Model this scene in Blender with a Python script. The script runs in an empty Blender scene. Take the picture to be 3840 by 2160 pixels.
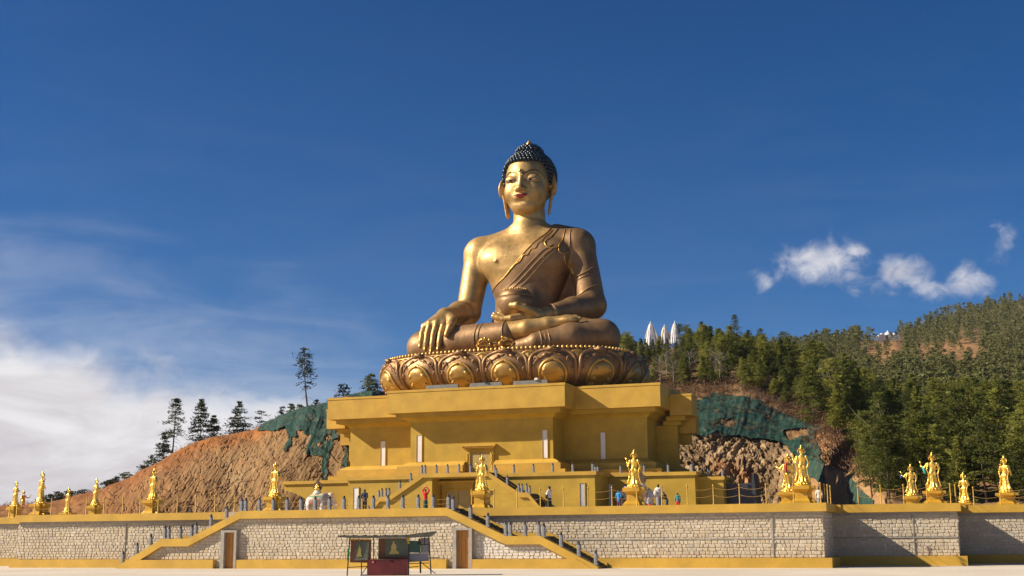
import bpy, math, random
import numpy as np
from mathutils import Vector, Matrix
random.seed(7)
RNG = np.random.default_rng(7)
scn = bpy.context.scene
COL = scn.collection

# ------------------------------------------------------------------ camera
# Site frame: X runs right along the terrace walls, Y into the hill, Z up (metres).
FPX, YAW, PITCH, ROLL = 4800.0, math.radians(19.3), math.atan(940 / 4800.0), 0.0075
CAM = np.array([0.0, 0.0, 2.0])
_f = np.array([-math.sin(YAW) * math.cos(PITCH), math.cos(YAW) * math.cos(PITCH), math.sin(PITCH)])
_r0 = np.array([math.cos(YAW), math.sin(YAW), 0.0])
_u0 = np.cross(_r0, _f)
_r = _r0 * math.cos(ROLL) - _u0 * math.sin(ROLL)
_u = _u0 * math.cos(ROLL) + _r0 * math.sin(ROLL)
cam_d = bpy.data.cameras.new('camera')
cam_d.sensor_width = 36.0
cam_d.lens = 36.0 * FPX / 3840.0
cam_d.clip_start = 0.5
cam_d.clip_end = 8000.0
cam = bpy.data.objects.new('camera', cam_d)
COL.objects.link(cam)
cam.matrix_world = Matrix(((_r[0], _u[0], -_f[0], CAM[0]), (_r[1], _u[1], -_f[1], CAM[1]), (_r[2], _u[2], -_f[2], CAM[2]), (0, 0, 0, 1)))
scn.camera = cam

def ray(px, py):
    return _f + _r * (px - 1920) / FPX - _u * (py - 1080) / FPX
def on(px, py, ax, v):                      # pixel -> point on the plane axis=v
    d = ray(px, py)
    return CAM + d * ((v - CAM[ax]) / d[ax])
def at_r(px, py, r):                        # pixel -> point at horizontal distance r
    d = ray(px, py)
    return CAM + d * (r / math.hypot(d[0], d[1]))

# ------------------------------------------------------------------ world, sun, exposure
SUNV = np.array([-5.0, -2.0, 3.4])
SUNV = SUNV / np.linalg.norm(SUNV)
SUN_EL = math.asin(SUNV[2])
SUN_ROT = math.atan2(SUNV[0], SUNV[1])
world = bpy.data.worlds.new('World')
scn.world = world
world.use_nodes = True
wn, wl = world.node_tree.nodes, world.node_tree.links
wn.clear()
def W(t, **k):
    n = wn.new(t)
    for a, b in k.items():
        setattr(n, a, b)
    return n
def wm(op, a, b=None, c=None, clamp=False):
    n = W('ShaderNodeMath', operation=op, use_clamp=clamp)
    for i, v in enumerate((a, b, c)):
        if v is None:
            continue
        if isinstance(v, (int, float)):
            n.inputs[i].default_value = v
        else:
            wl.new(v, n.inputs[i])
    return n.outputs[0]
def wss(x, lo, hi):
    n = W('ShaderNodeMapRange', interpolation_type='SMOOTHSTEP')
    wl.new(x, n.inputs[0])
    n.inputs[1].default_value, n.inputs[2].default_value = lo, hi
    return n.outputs[0]
sky = W('ShaderNodeTexSky', sky_type='NISHITA')
sky.sun_disc = False
sky.sun_elevation = SUN_EL
sky.sun_rotation = SUN_ROT
sky.altitude = 3600.0
sky.air_density = 1.0
sky.dust_density = 1.1
sky.ozone_density = 2.5
tc = W('ShaderNodeTexCoord')
sep = W('ShaderNodeSeparateXYZ')
wl.new(tc.outputs['Generated'], sep.inputs[0])
# azimuth measured from the site's view bearing, elevation in radians
ax_ = wm('ADD', wm('MULTIPLY', sep.outputs[0], math.cos(YAW)), wm('MULTIPLY', sep.outputs[1], math.sin(YAW)))
ay_ = wm('ADD', wm('MULTIPLY', sep.outputs[0], -math.sin(YAW)), wm('MULTIPLY', sep.outputs[1], math.cos(YAW)))
AZ = wm('ARCTAN2', ax_, ay_)
EL = wm('ARCSINE', sep.outputs[2])
def az_el(px, py):
    d = ray(px, py)
    x = d[0] * math.cos(YAW) + d[1] * math.sin(YAW)
    y = -d[0] * math.sin(YAW) + d[1] * math.cos(YAW)
    return math.atan2(x, y), math.asin(d[2] / np.linalg.norm(d))
def wnoise(scale, detail, rough, sx=1.0, sz=1.0, off=0.0, dist=0.0):
    mp = W('ShaderNodeMapping')
    mp.inputs['Scale'].default_value = (sx, sx, sz)
    mp.inputs['Location'].default_value = (off, off * 0.7, off * 1.3)
    wl.new(tc.outputs['Generated'], mp.inputs[0])
    n = W('ShaderNodeTexNoise')
    n.inputs['Scale'].default_value = scale
    n.inputs['Detail'].default_value = detail
    n.inputs['Roughness'].default_value = rough
    n.inputs['Distortion'].default_value = dist
    wl.new(mp.outputs[0], n.inputs[0])
    return n.outputs[0]
nz_big = wnoise(9.0, 8, 0.55, 1.0, 1.6, 3.1, 0.3)
nz_fine = wnoise(30.0, 6, 0.55, 1.0, 1.3, 1.7, 0.6)
nz_wisp = wnoise(5.0, 7, 0.6, 1.0, 5.0, 8.2, 1.2)
# low cloud bank: its top falls from left to right, ragged by noise
top_ = wm('SUBTRACT', wm('ADD', wm('MULTIPLY', AZ, -0.17), 0.100), wm('MULTIPLY', wss(AZ, -0.19, 0.05), 0.090))
bank_h = wm('SUBTRACT', wm('MINIMUM', top_, 0.19), EL)          # >0 inside the bank
bank_h = wm('ADD', bank_h, wm('MULTIPLY', wm('SUBTRACT', nz_big, 0.5), 0.10))
bank_h = wm('ADD', bank_h, wm('MULTIPLY', wm('SUBTRACT', nz_fine, 0.5), 0.03))
bank = wss(bank_h, -0.006, 0.050)
veil = wss(wm('ADD', bank_h, wm('MULTIPLY', wm('SUBTRACT', nz_wisp, 0.45), 0.14)), -0.09, 0.10)
bank = wm('MAXIMUM', bank, wm('MULTIPLY', veil, 0.38))
bank = wm('MULTIPLY', bank, wss(EL, 0.42, 0.20))
# the far fair-weather puffs over the right-hand mountain
puff = None
for (px, py, rx, ry, a) in [(3150, 995, 170, 80, 1.0), (3245, 945, 70, 35, .85), (3010, 985, 150, 70, .62), (2900, 1030, 50, 60, .55), (3405, 1010, 110, 75, .92), (3300, 1050, 130, 50, .6),
                            (3520, 1090, 80, 45, .62), (3690, 1050, 100, 60, .85), (3760, 985, 80, 50, .6), (3800, 905, 50, 60, .45), (3760, 840, 40, 40, .4), (4150, 1010, 160, 80, .9), (4500, 940, 200, 90, .95), (-1200, 560, 220, 60, .6)]:
    a0, e0 = az_el(px - 35, py)
    dx = wm('DIVIDE', wm('SUBTRACT', AZ, a0), rx * 1.05 / FPX)
    dy = wm('DIVIDE', wm('SUBTRACT', EL, e0), ry * 1.1 / FPX)
    g = wm('EXPONENT', wm('MULTIPLY', wm('ADD', wm('MULTIPLY', dx, dx), wm('MULTIPLY', dy, dy)), -1.0))
    g = wm('MULTIPLY', g, a)
    puff = g if puff is None else wm('MAXIMUM', puff, g)
pn = wm('ADD', wm('MULTIPLY', wm('SUBTRACT', nz_fine, 0.5), 1.75), wm('MULTIPLY', wm('SUBTRACT', wnoise(70.0, 5, .58, 1, 1.2, 5.5, .8), 0.5), 0.85))
puff = wm('MULTIPLY', wss(wm('ADD', puff, pn), 0.30, 1.25), wss(puff, 0.05, 0.35))
cloud = wm('MAXIMUM', bank, wm('MULTIPLY', puff, 0.85), clamp=True)
cir = wm('MULTIPLY', wss(nz_wisp, 0.42, 0.8), 0.03)
cloud = wm('MAXIMUM', cloud, wm('MULTIPLY', cir, wss(EL, 0.5, 0.1)), clamp=True)
ccol = W('ShaderNodeMix', data_type='RGBA')
shade_ = wss(wm('ADD', nz_wisp, wm('MULTIPLY', EL, 1.2)), 0.35, 0.85)
wl.new(shade_, ccol.inputs[0])
ccol.inputs[6].default_value = (6.8, 6.4, 6.8, 1)
ccol.inputs[7].default_value = (10.0, 9.8, 10.0, 1)
sat = W('ShaderNodeHueSaturation')
sat.inputs['Saturation'].default_value = 1.40
sat.inputs['Hue'].default_value = 0.506
wl.new(sky.outputs[0], sat.inputs['Color'])
mixc = W('ShaderNodeMix', data_type='RGBA')
wl.new(cloud, mixc.inputs[0])
wl.new(sat.outputs[0], mixc.inputs[6])
wl.new(ccol.outputs[2], mixc.inputs[7])
bg = W('ShaderNodeBackground')
bg.inputs[1].default_value = 0.05
wl.new(mixc.outputs[2], bg.inputs[0])
wo = W('ShaderNodeOutputWorld')
wl.new(bg.outputs[0], wo.inputs[0])

sun_d = bpy.data.lights.new('sun', 'SUN')
sun_d.energy = 5.0
sun_d.angle = math.radians(0.53)
sun_d.color = (1.0, 0.87, 0.68)
sun = bpy.data.objects.new('sun', sun_d)
COL.objects.link(sun)
sun.rotation_euler = Vector(SUNV).to_track_quat('Z', 'Y').to_euler()
sun.location = (-120, -40, 90)
vs = scn.view_settings
vs.view_transform = 'Standard'
vs.look = 'None'
vs.exposure = 0.80
vs.gamma = 1.0
vs.use_curve_mapping = False
scn.cycles.max_bounces = 6

# ------------------------------------------------------------------ materials
def new_mat(name):
    m = bpy.data.materials.new(name)
    m.use_nodes = True
    nt = m.node_tree
    b = nt.nodes['Principled BSDF']
    return m, nt, b
def nmix(nt, fac, a, b, blend='MIX'):
    n = nt.nodes.new('ShaderNodeMix')
    n.data_type = 'RGBA'
    n.blend_type = blend
    for i, v in ((0, fac), (6, a), (7, b)):
        if isinstance(v, (int, float)):
            n.inputs[i].default_value = v
        elif isinstance(v, tuple):
            n.inputs[i].default_value = v + (1,) if len(v) == 3 else v
        else:
            nt.links.new(v, n.inputs[i])
    return n.outputs[2]
def nnoise(nt, scale, detail=4, rough=0.55, stretch=None, coord='Object', dist=0.0):
    t = nt.nodes.new('ShaderNodeTexCoord')
    n = nt.nodes.new('ShaderNodeTexNoise')
    n.inputs['Scale'].default_value = scale
    n.inputs['Detail'].default_value = detail
    n.inputs['Roughness'].default_value = rough
    n.inputs['Distortion'].default_value = dist
    src = t.outputs[coord]
    if coord == 'World':
        pass
    if stretch:
        mp = nt.nodes.new('ShaderNodeMapping')
        mp.inputs['Scale'].default_value = stretch
        nt.links.new(src, mp.inputs[0])
        src = mp.outputs[0]
    nt.links.new(src, n.inputs[0])
    return n.outputs[0]
def nramp(nt, x, lo, hi):
    n = nt.nodes.new('ShaderNodeMapRange')
    n.interpolation_type = 'SMOOTHSTEP'
    nt.links.new(x, n.inputs[0])
    n.inputs[1].default_value, n.inputs[2].default_value = lo, hi
    return n.outputs[0]
def nmath(nt, op, a, b=None):
    n = nt.nodes.new('ShaderNodeMath')
    n.operation = op
    for i, v in enumerate((a, b)):
        if v is None:
            continue
        if isinstance(v, (int, float)):
            n.inputs[i].default_value = v
        else:
            nt.links.new(v, n.inputs[i])
    return n.outputs[0]
def nbump(nt, b, h, strength=0.3, dist=0.05):
    n = nt.nodes.new('ShaderNodeBump')
    n.inputs['Strength'].default_value = strength
    n.inputs['Distance'].default_value = dist
    nt.links.new(h, n.inputs['Height'])
    nt.links.new(n.outputs[0], b.inputs['Normal'])
def simple(name, col, rough=0.6, metal=0.0, var=0.25, scale=3.0, bump=0.15, bdist=0.02, spec=0.5):
    m, nt, b = new_mat(name)
    n = nnoise(nt, scale, 5, 0.6)
    dark = tuple(c * (1 - var) for c in col)
    lite = tuple(min(1, c * (1 + var * .6)) for c in col)
    nt.links.new(nmix(nt, nramp(nt, n, .25, .75), dark, lite), b.inputs['Base Color'])
    b.inputs['Roughness'].default_value = rough
    b.inputs['Metallic'].default_value = metal
    b.inputs['Specular IOR Level'].default_value = spec
    if bump:
        nbump(nt, b, nnoise(nt, scale * 5, 4, .6), bump, bdist)
    return m

M = {}
# painted render of the building: ochre yellow with cloudy weathering and drip streaks
def ochre(name, col, streak=0.5):
    m, nt, b = new_mat(name)
    big = nramp(nt, nnoise(nt, .55, 6, .6), .3, .72)
    fine = nramp(nt, nnoise(nt, 4.0, 5, .65), .3, .7)
    drip = nramp(nt, nnoise(nt, 1.0, 5, .7, (2.2, 2.2, .12)), .56, .78)
    c = nmix(nt, big, tuple(x * .80 for x in col), tuple(x * 1.06 for x in col))
    c = nmix(nt, nmath(nt, 'MULTIPLY', fine, .30), c, tuple(x * .74 for x in col))
    c = nmix(nt, nmath(nt, 'MULTIPLY', drip, streak * .55), c, (col[0] * .72, col[1] * .75, col[2] * 1.6))
    pale = nramp(nt, nnoise(nt, 2.6, 4, .6, (1.5, 1.5, .10)), .70, .78)
    c = nmix(nt, nmath(nt, 'MULTIPLY', pale, streak * .5), c, (.62, .50, .30))
    nt.links.new(c, b.inputs['Base Color'])
    b.inputs['Roughness'].default_value = .62
    b.inputs['Specular IOR Level'].default_value = .35
    nbump(nt, b, nnoise(nt, 9.0, 5, .6), .12, .03)
    return m
M['ochre'] = ochre('ochre_paint', (.50, .320, .036))
M['ochre2'] = ochre('ochre_coping_paint', (.57, .345, .048), .6)
def metal_gold(name, col, rough, metal, var, scale=.6, patch=.5):
    m, nt, b = new_mat(name)
    n1 = nramp(nt, nnoise(nt, scale, 6, .6), .3, .7)
    n2 = nramp(nt, nnoise(nt, scale * 4.2, 5, .6), .35, .7)
    c = nmix(nt, n1, tuple(x * (1 - var) for x in col), tuple(min(1, x * (1 + var * .5)) for x in col))
    c = nmix(nt, nmath(nt, 'MULTIPLY', n2, patch * .5), c, (col[0] * .8, col[1] * .74, col[2] * .6))
    nt.links.new(c, b.inputs['Base Color'])
    r = nt.nodes.new('ShaderNodeMapRange')
    nt.links.new(n2, r.inputs[0])
    r.inputs[3].default_value, r.inputs[4].default_value = rough - .06, rough + .1
    nt.links.new(r.outputs[0], b.inputs['Roughness'])
    b.inputs['Metallic'].default_value = metal
    nbump(nt, b, nnoise(nt, scale * 2.2, 4, .55), .38, .12)
    return m
M['skin'] = metal_gold('gilded_skin', (.49, .315, .120), .50, .60, .26)
M['robe'] = metal_gold('bronze_robe', (.27, .160, .075), .55, .52, .26)
M['hem'] = metal_gold('gilded_hem', (.62, .36, .09), .36, .8, .15, 2)
M['gold'] = metal_gold('bright_gilding', (.92, .60, .12), .33, .80, .08, 2.0, .2)
M['petal'] = metal_gold('bronze_petal', (.29, .165, .075), .50, .55, .25)
M['petal_gold'] = metal_gold('petal_gilding', (.50, .31, .09), .44, .58, .22)
M['hair'] = simple('dark_blue_hair', (.004, .013, .024), .3, 0, .3, 2, 0)
M['red_lip'] = simple('red_lip_paint', (.24, .012, .022), .4, 0, .2, 3, 0)
M['eye_white'] = simple('eye_white_paint', (.72, .68, .60), .4, 0, .05, 3, 0)
M['black'] = simple('black_paint', (.012, .010, .009), .4, 0, .2, 3, 0)
M['iris'] = simple('brown_iris_paint', (.045, .018, .008), .3, 0, .2, 3, 0)
M['white'] = simple('white_window', (.74, .72, .70), .5, 0, .08, 1, .05)
M['greypost'] = simple('grey_stone_post', (.22, .23, .25), .6, 0, .3, 6, .2)
M['knob'] = simple('dark_knob', (.02, .02, .022), .35, 0, .2, 6, 0)
M['goldpost'] = simple('gold_painted_post', (.50, .30, .055), .45, .25, .2, 6, .1)
M['rope'] = simple('ochre_rope', (.42, .25, .06), .8, 0, .2, 20, .2)
M['concrete'] = simple('grey_concrete', (.34, .31, .27), .85, 0, .25, 3, .25)
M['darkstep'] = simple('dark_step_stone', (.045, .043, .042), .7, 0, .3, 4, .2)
M['slate'] = simple('slate_blue_panel', (.030, .032, .045), .5, 0, .2, 2, .1)
M['lampgrey'] = simple('lamp_housing_grey', (.20, .21, .20), .5, .2, .2, 3, .1)
M['mortar'] = simple('lime_mortar', (.50, .42, .30), .9, 0, .3, 5, .4)
def wood(name, col):
    m, nt, b = new_mat(name)
    n = nnoise(nt, 2.5, 6, .6, (9, 9, .8))
    nt.links.new(nmix(nt, nramp(nt, n, .3, .7), tuple(c * .62 for c in col), col), b.inputs['Base Color'])
    b.inputs['Roughness'].default_value = .5
    nbump(nt, b, n, .2, .02)
    return m
M['wood'] = wood('varnished_wood', (.56, .24, .038))
M['bark'] = wood('conifer_bark', (.085, .058, .042))
M['deadwood'] = wood('pale_dead_wood', (.26, .22, .18))
def stone_mat(wash=False):
    m, nt, b = new_mat('whitewashed_stone' if wash else 'rubble_stone')
    oi = nt.nodes.new('ShaderNodeObjectInfo')
    at = nt.nodes.new('ShaderNodeAttribute')
    at.attribute_name = 'rnd'
    s = nmath(nt, 'FRACT', nmath(nt, 'ADD', oi.outputs['Random'], at.outputs['Fac']))
    r = nt.nodes.new('ShaderNodeValToRGB')
    els = r.color_ramp.elements
    els[0].position, els[0].color = 0, (.50, .425, .315, 1)
    els[1].position, els[1].color = 1, (.66, .59, .47, 1)
    for p, c in ((.2, (.58, .505, .39, 1)), (.4, (.53, .455, .345, 1)), (.55, (.58, .51, .40, 1)), (.72, (.53, .43, .29, 1)), (.86, (.48, .44, .37, 1))):
        e = els.new(p)
        e.color = c
    nt.links.new(s, r.inputs[0])
    n = nramp(nt, nnoise(nt, 9, 5, .65), .3, .75)
    c = nmix(nt, nmath(nt, 'MULTIPLY', n, .28), r.outputs[0], (.30, .25, .17))
    if wash: c = nmix(nt, .62, c, (.74, .72, .68))
    geo = nt.nodes.new('ShaderNodeNewGeometry')
    wn_ = nt.nodes.new('ShaderNodeTexNoise')
    wn_.inputs['Scale'].default_value = .42
    wn_.inputs['Detail'].default_value = 6
    wn_.inputs['Roughness'].default_value = .65
    nt.links.new(geo.outputs['Position'], wn_.inputs[0])
    st_ = nramp(nt, wn_.outputs[0], .42, .72)
    c = nmix(nt, nmath(nt, 'MULTIPLY', st_, .26), c, nmix(nt, 1.0, c, (.62, .56, .48), 'MULTIPLY'))
    nt.links.new(c, b.inputs['Base Color'])
    b.inputs['Roughness'].default_value = .85
    nbump(nt, b, nnoise(nt, 14, 5, .65), .4, .03)
    return m
M['stone'] = stone_mat()
M['stone_w'] = stone_mat(True)

# ------------------------------------------------------------------ object helpers
def tag(o, label=None, cat=None, group=None, kind=None):
    if label: o['label'] = label
    if cat: o['category'] = cat
    if group: o['group'] = group
    if kind: o['kind'] = kind
    return o
def empty(name, loc=(0, 0, 0), rz=0.0, label=None, cat=None, group=None):
    o = bpy.data.objects.new(name, None)
    COL.objects.link(o)
    o.location = tuple(float(v) for v in loc)
    o.rotation_euler = (0, 0, rz)
    return tag(o, label, cat, group)
def link(name, me, parent=None, loc=None, rot=None, scale=None):
    o = bpy.data.objects.new(name, me)
    COL.objects.link(o)
    if parent is not None: o.parent = parent
    if loc is not None: o.location = tuple(float(v) for v in loc)
    if rot is not None: o.rotation_euler = tuple(float(v) for v in rot)
    if scale is not None: o.scale = tuple(float(v) for v in scale)
    return o
def np_mesh(name, V, Fq, mats, smooth=True, fmat=None):
    """V (n,3), Fq: (m,3) or (m,4) int array"""
    V = np.asarray(V, np.float32)
    Fq = np.asarray(Fq, np.int32)
    me = bpy.data.meshes.new(name)
    k = Fq.shape[1]
    me.vertices.add(len(V))
    me.vertices.foreach_set('co', V.ravel())
    me.loops.add(Fq.size)
    me.loops.foreach_set('vertex_index', Fq.ravel())
    me.polygons.add(len(Fq))
    me.polygons.foreach_set('loop_start', np.arange(0, Fq.size, k, dtype=np.int32))
    for m in (mats if isinstance(mats, (list, tuple)) else [mats]):
        me.materials.append(m)
    if fmat is not None:
        me.polygons.foreach_set('material_index', np.asarray(fmat, np.int32))
    me.polygons.foreach_set('use_smooth', np.full(len(Fq), smooth, bool))
    me.update(calc_edges=True)
    return me
class MB:
    """collects polygons, then makes ONE mesh object"""
    def __init__(s):
        s.v, s.f = [], []
    def add(s, v, f):
        n = len(s.v)
        s.v += [tuple(float(c) for c in p) for p in v]
        s.f += [tuple(i + n for i in q) for q in f]
        return s
    def box(s, x0, x1, y0, y1, z0, z1, b=0.0):
        if b <= 0:
            v = [(x0, y0, z0), (x1, y0, z0), (x1, y1, z0), (x0, y1, z0), (x0, y0, z1), (x1, y0, z1), (x1, y1, z1), (x0, y1, z1)]
            f = [(0, 3, 2, 1), (4, 5, 6, 7), (0, 1, 5, 4), (1, 2, 6, 5), (2, 3, 7, 6), (3, 0, 4, 7)]
            return s.add(v, f)
        # chamfered on the vertical and the top edges
        pl = lambda o: [(x0 + b - o, y0 + 0 * o), (x1 - b + o, y0), (x1, y0 + b - o), (x1, y1 - b + o), (x1 - b + o, y1), (x0 + b - o, y1), (x0, y1 - b + o), (x0, y0 + b - o)]
        p = pl(0)
        cx, cy = (x0 + x1) / 2, (y0 + y1) / 2
        kx, ky = 1 - 2 * b / max(1e-6, x1 - x0), 1 - 2 * b / max(1e-6, y1 - y0)
        top = [(cx + (x - cx) * kx, cy + (y - cy) * ky) for x, y in p]
        v = [(x, y, z0) for x, y in p] + [(x, y, z1 - b) for x, y in p] + [(x, y, z1) for x, y in top]
        f = [tuple(range(7, -1, -1)), tuple(range(16, 24))]
        for k in range(2):
            for i in range(8):
                j = (i + 1) % 8
                f.append((k * 8 + i, k * 8 + j, k * 8 + 8 + j, k * 8 + 8 + i))
        return s.add(v, f)
    def prism(s, poly, y0, y1):
        """polygon in (x,z), counter-clockwise seen from -Y, extruded from y0 to y1"""
        n = len(poly)
        v = [(x, y0, z) for x, z in poly] + [(x, y1, z) for x, z in poly]
        f = [tuple(range(n)), tuple(range(2 * n - 1, n - 1, -1))]
        for i in range(n):
            j = (i + 1) % n
            f.append((i, i + n, j + n, j))
        return s.add(v, f)
    def slab(s, poly, z0, z1, poly1=None):
        """plan polygon (x,y) counter-clockwise, extruded up; poly1 = other outline at the top"""
        n = len(poly)
        q = poly1 or poly
        v = [(x, y, z0) for x, y in poly] + [(x, y, z1) for x, y in q]
        f = [tuple(range(n - 1, -1, -1)), tuple(range(n, 2 * n))]
        for i in range(n):
            j = (i + 1) % n
            f.append((i, j, j + n, i + n))
        return s.add(v, f)
    def lathe(s, prof, c=(0, 0, 0), n=12, sx=1.0, sy=1.0):
        v, f = [], []
        for r, z in prof:
            for i in range(n):
                a = 2 * math.pi * i / n
                v.append((c[0] + r * sx * math.cos(a), c[1] + r * sy * math.sin(a), c[2] + z))
        for k in range(len(prof) - 1):
            for i in range(n):
                j = (i + 1) % n
                f.append((k * n + i, k * n + j, k * n + n + j, k * n + n + i))
        f.append(tuple(range(n - 1, -1, -1)))
        m = (len(prof) - 1) * n
        f.append(tuple(range(m, m + n)))
        return s.add(v, f)
    def tube(s, pts, r, n=6, closed=False):
        pts = [np.asarray(p, float) for p in pts]
        m = len(pts)
        rr = r if isinstance(r, (list, tuple, np.ndarray)) else [r] * m
        v, f = [], []
        prev = None
        for i, p in enumerate(pts):
            a = pts[(i - 1) % m] if (closed or i > 0) else p
            b = pts[(i + 1) % m] if (closed or i < m - 1) else p
            t = b - a
            t = t / (np.linalg.norm(t) + 1e-9)
            ref = prev if prev is not None else (np.array([0, 0, 1.]) if abs(t[2]) < .9 else np.array([1., 0, 0]))
            x = ref - t * (ref @ t)
            x /= (np.linalg.norm(x) + 1e-9)
            prev = x
            y = np.cross(t, x)
            for k in range(n):
                an = 2 * math.pi * k / n
                v.append(p + (x * math.cos(an) + y * math.sin(an)) * rr[i])
        for i in range(m if closed else m - 1):
            for k in range(n):
                l = (k + 1) % n
                i2 = (i + 1) % m
                f.append((i * n + k, i * n + l, i2 * n + l, i2 * n + k))
        if not closed:
            f.append(tuple(range(n - 1, -1, -1)))
            f.append(tuple(range((m - 1) * n, m * n)))
        return s.add(v, f)
    def mesh(s, name, mat, smooth=False):
        me = bpy.data.meshes.new(name)
        me.from_pydata(s.v, [], s.f)
        for x in (mat if isinstance(mat, (list, tuple)) else [mat]):
            me.materials.append(x)
        if smooth:
            me.polygons.foreach_set('use_smooth', [True] * len(me.polygons))
        me.update()
        return me
    def build(s, name, mat, parent=None, smooth=False, loc=None, rot=None):
        return link(name, s.mesh(name, mat, smooth), parent, loc, rot)
def copy_tree(o, parent=None):
    c = o.copy()
    COL.objects.link(c)
    if parent is not None:
        c.parent = parent
    for ch in list(KIDS(o)):
        copy_tree(ch, c)
    return c
def KIDS(o):
    return [x for x in o.children]

# ------------------------------------------------------------------ sculpting engine (signed distances + surface nets)
def smin(a, b, k):
    if k <= 0: return np.minimum(a, b)
    h = np.maximum(k - np.abs(a - b), 0) / k
    return np.minimum(a, b) - h * h * k * .25
def smax(a, b, k):
    return -smin(-a, -b, k)
class Field:
    def __init__(s, lo, hi, h):
        s.lo, s.h = np.array(lo, float), float(h)
        s.n = [int(math.ceil((hi[i] - lo[i]) / h)) + 1 for i in range(3)]
        s.g = [(s.lo[i] + np.arange(s.n[i]) * h).astype(np.float32) for i in range(3)]
        s.F = np.full(s.n, 50.0, np.float32)
    def sl(s, lo, hi, pad):
        out = []
        for i in range(3):
            a = int(max(0, math.floor((lo[i] - pad - s.lo[i]) / s.h)))
            b = int(min(s.n[i], math.ceil((hi[i] + pad - s.lo[i]) / s.h) + 1))
            if b <= a: return None
            out.append(slice(a, b))
        return tuple(out)
    def xyz(s, q):
        return s.g[0][q[0]][:, None, None], s.g[1][q[1]][None, :, None], s.g[2][q[2]][None, None, :]
    def op(s, fn, lo, hi, k=.2, mode='add'):
        q = s.sl(lo, hi, k + 3 * s.h)
        if q is None: return s
        d = fn(*s.xyz(q)).astype(np.float32)
        if mode == 'add': s.F[q] = smin(s.F[q], d, k)
        elif mode == 'sub': s.F[q] = smax(s.F[q], -d, k)
        return s
    def ell(s, c, r, k=.2, R=None, mode='add'):
        c = np.array(c, float); r = np.array(r, float)
        if R is not None: R = np.array(R)
        def fn(X, Y, Z):
            x, y, z = X - c[0], Y - c[1], Z - c[2]
            if R is not None:
                x, y, z = (R[0, 0] * x + R[1, 0] * y + R[2, 0] * z, R[0, 1] * x + R[1, 1] * y + R[2, 1] * z, R[0, 2] * x + R[1, 2] * y + R[2, 2] * z)
            x, y, z = x / r[0], y / r[1], z / r[2]
            k0 = np.sqrt(x * x + y * y + z * z) + 1e-6
            k1 = np.sqrt((x / r[0]) ** 2 + (y / r[1]) ** 2 + (z / r[2]) ** 2) + 1e-6
            return k0 * (k0 - 1) / k1
        m = r.max() if R is not None else r
        return s.op(fn, c - m, c + m, k, mode)
    def cone(s, a, b, ra, rb, k=.2, mode='add', flat=None):
        a = np.array(a, float); b = np.array(b, float)
        ba = b - a
        L2 = ba @ ba + 1e-9
        def fn(X, Y, Z):
            x, y, z = X - a[0], Y - a[1], Z - a[2]
            t = np.clip((x * ba[0] + y * ba[1] + z * ba[2]) / L2, 0, 1)
            dx, dy, dz = x - t * ba[0], y - t * ba[1], z - t * ba[2]
            if flat is not None:
                n, kf = flat
                w = (dx * n[0] + dy * n[1] + dz * n[2]) * (kf - 1)
                dx, dy, dz = dx + n[0] * w, dy + n[1] * w, dz + n[2] * w
            return np.sqrt(dx * dx + dy * dy + dz * dz) - (ra + (rb - ra) * t)
        m = max(ra, rb)
        return s.op(fn, np.minimum(a, b) - m, np.maximum(a, b) + m, k, mode)
    def chain(s, pts, rs, k=.15):
        for i in range(len(pts) - 1):
            s.cone(pts[i], pts[i + 1], rs[i], rs[i + 1], k if i == 0 else min(k, .6 * min(rs[i], rs[i + 1])))
        return s
    def loft(s, tab, cx=0.0, k=.3, mode='add', power=2.0):
        """stack of ellipses: rows (z, half x, half y, centre y[, centre x])"""
        T = np.array([tuple(t) + ((cx,) if len(t) == 4 else ()) for t in tab], float)
        z0, z1 = T[0, 0], T[-1, 0]
        def fn(X, Y, Z):
            zz = Z.ravel()
            a, b, cy, cxx = (np.interp(zz, T[:, 0], T[:, i])[None, None, :].astype(np.float32) for i in (1, 2, 3, 4))
            x, y = (X - cxx), (Y - cy)
            e = (np.abs(x / a) ** power + np.abs(y / b) ** power) ** (1 / power)
            d = (e - 1) * np.minimum(a, b)
            return np.maximum(d, np.maximum(z0 - Z, Z - z1))
        lo = (T[:, 4].min() - T[:, 1].max(), (T[:, 3] - T[:, 2]).min(), z0)
        hi = (T[:, 4].max() + T[:, 1].max(), (T[:, 3] + T[:, 2]).max(), z1)
        return s.op(fn, lo, hi, k, mode)
    def full(s):
        return s.g[0][:, None, None], s.g[1][None, :, None], s.g[2][None, None, :]
    def copy(s):
        c = object.__new__(Field)
        c.lo, c.h, c.n, c.g, c.F = s.lo, s.h, s.n, s.g, s.F.copy()
        return c
    def sample(s, P):
        q = (np.asarray(P, float) - s.lo) / s.h
        i = np.clip(np.floor(q).astype(int), 0, np.array(s.n) - 2)
        f = q - i
        o = 0
        for a in (0, 1):
            for b in (0, 1):
                for c in (0, 1):
                    w = (f[..., 0] if a else 1 - f[..., 0]) * (f[..., 1] if b else 1 - f[..., 1]) * (f[..., 2] if c else 1 - f[..., 2])
                    o = o + w * s.F[i[..., 0] + a, i[..., 1] + b, i[..., 2] + c]
        return o
    def front(s, x, z, sgn=1):
        """first surface met going along +Y (sgn=1) at (x,z)"""
        ys = s.g[1].astype(float)
        if sgn < 0: ys = ys[::-1]
        P = np.stack([np.full(len(ys), x), ys, np.full(len(ys), z)], -1)
        d = s.sample(P)
        k = np.argmax(d < 0)
        if d[k] >= 0: return None
        if k == 0: return float(ys[0])
        t = d[k - 1] / (d[k - 1] - d[k] + 1e-9)
        return float(ys[k - 1] + (ys[k] - ys[k - 1]) * t)
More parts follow.
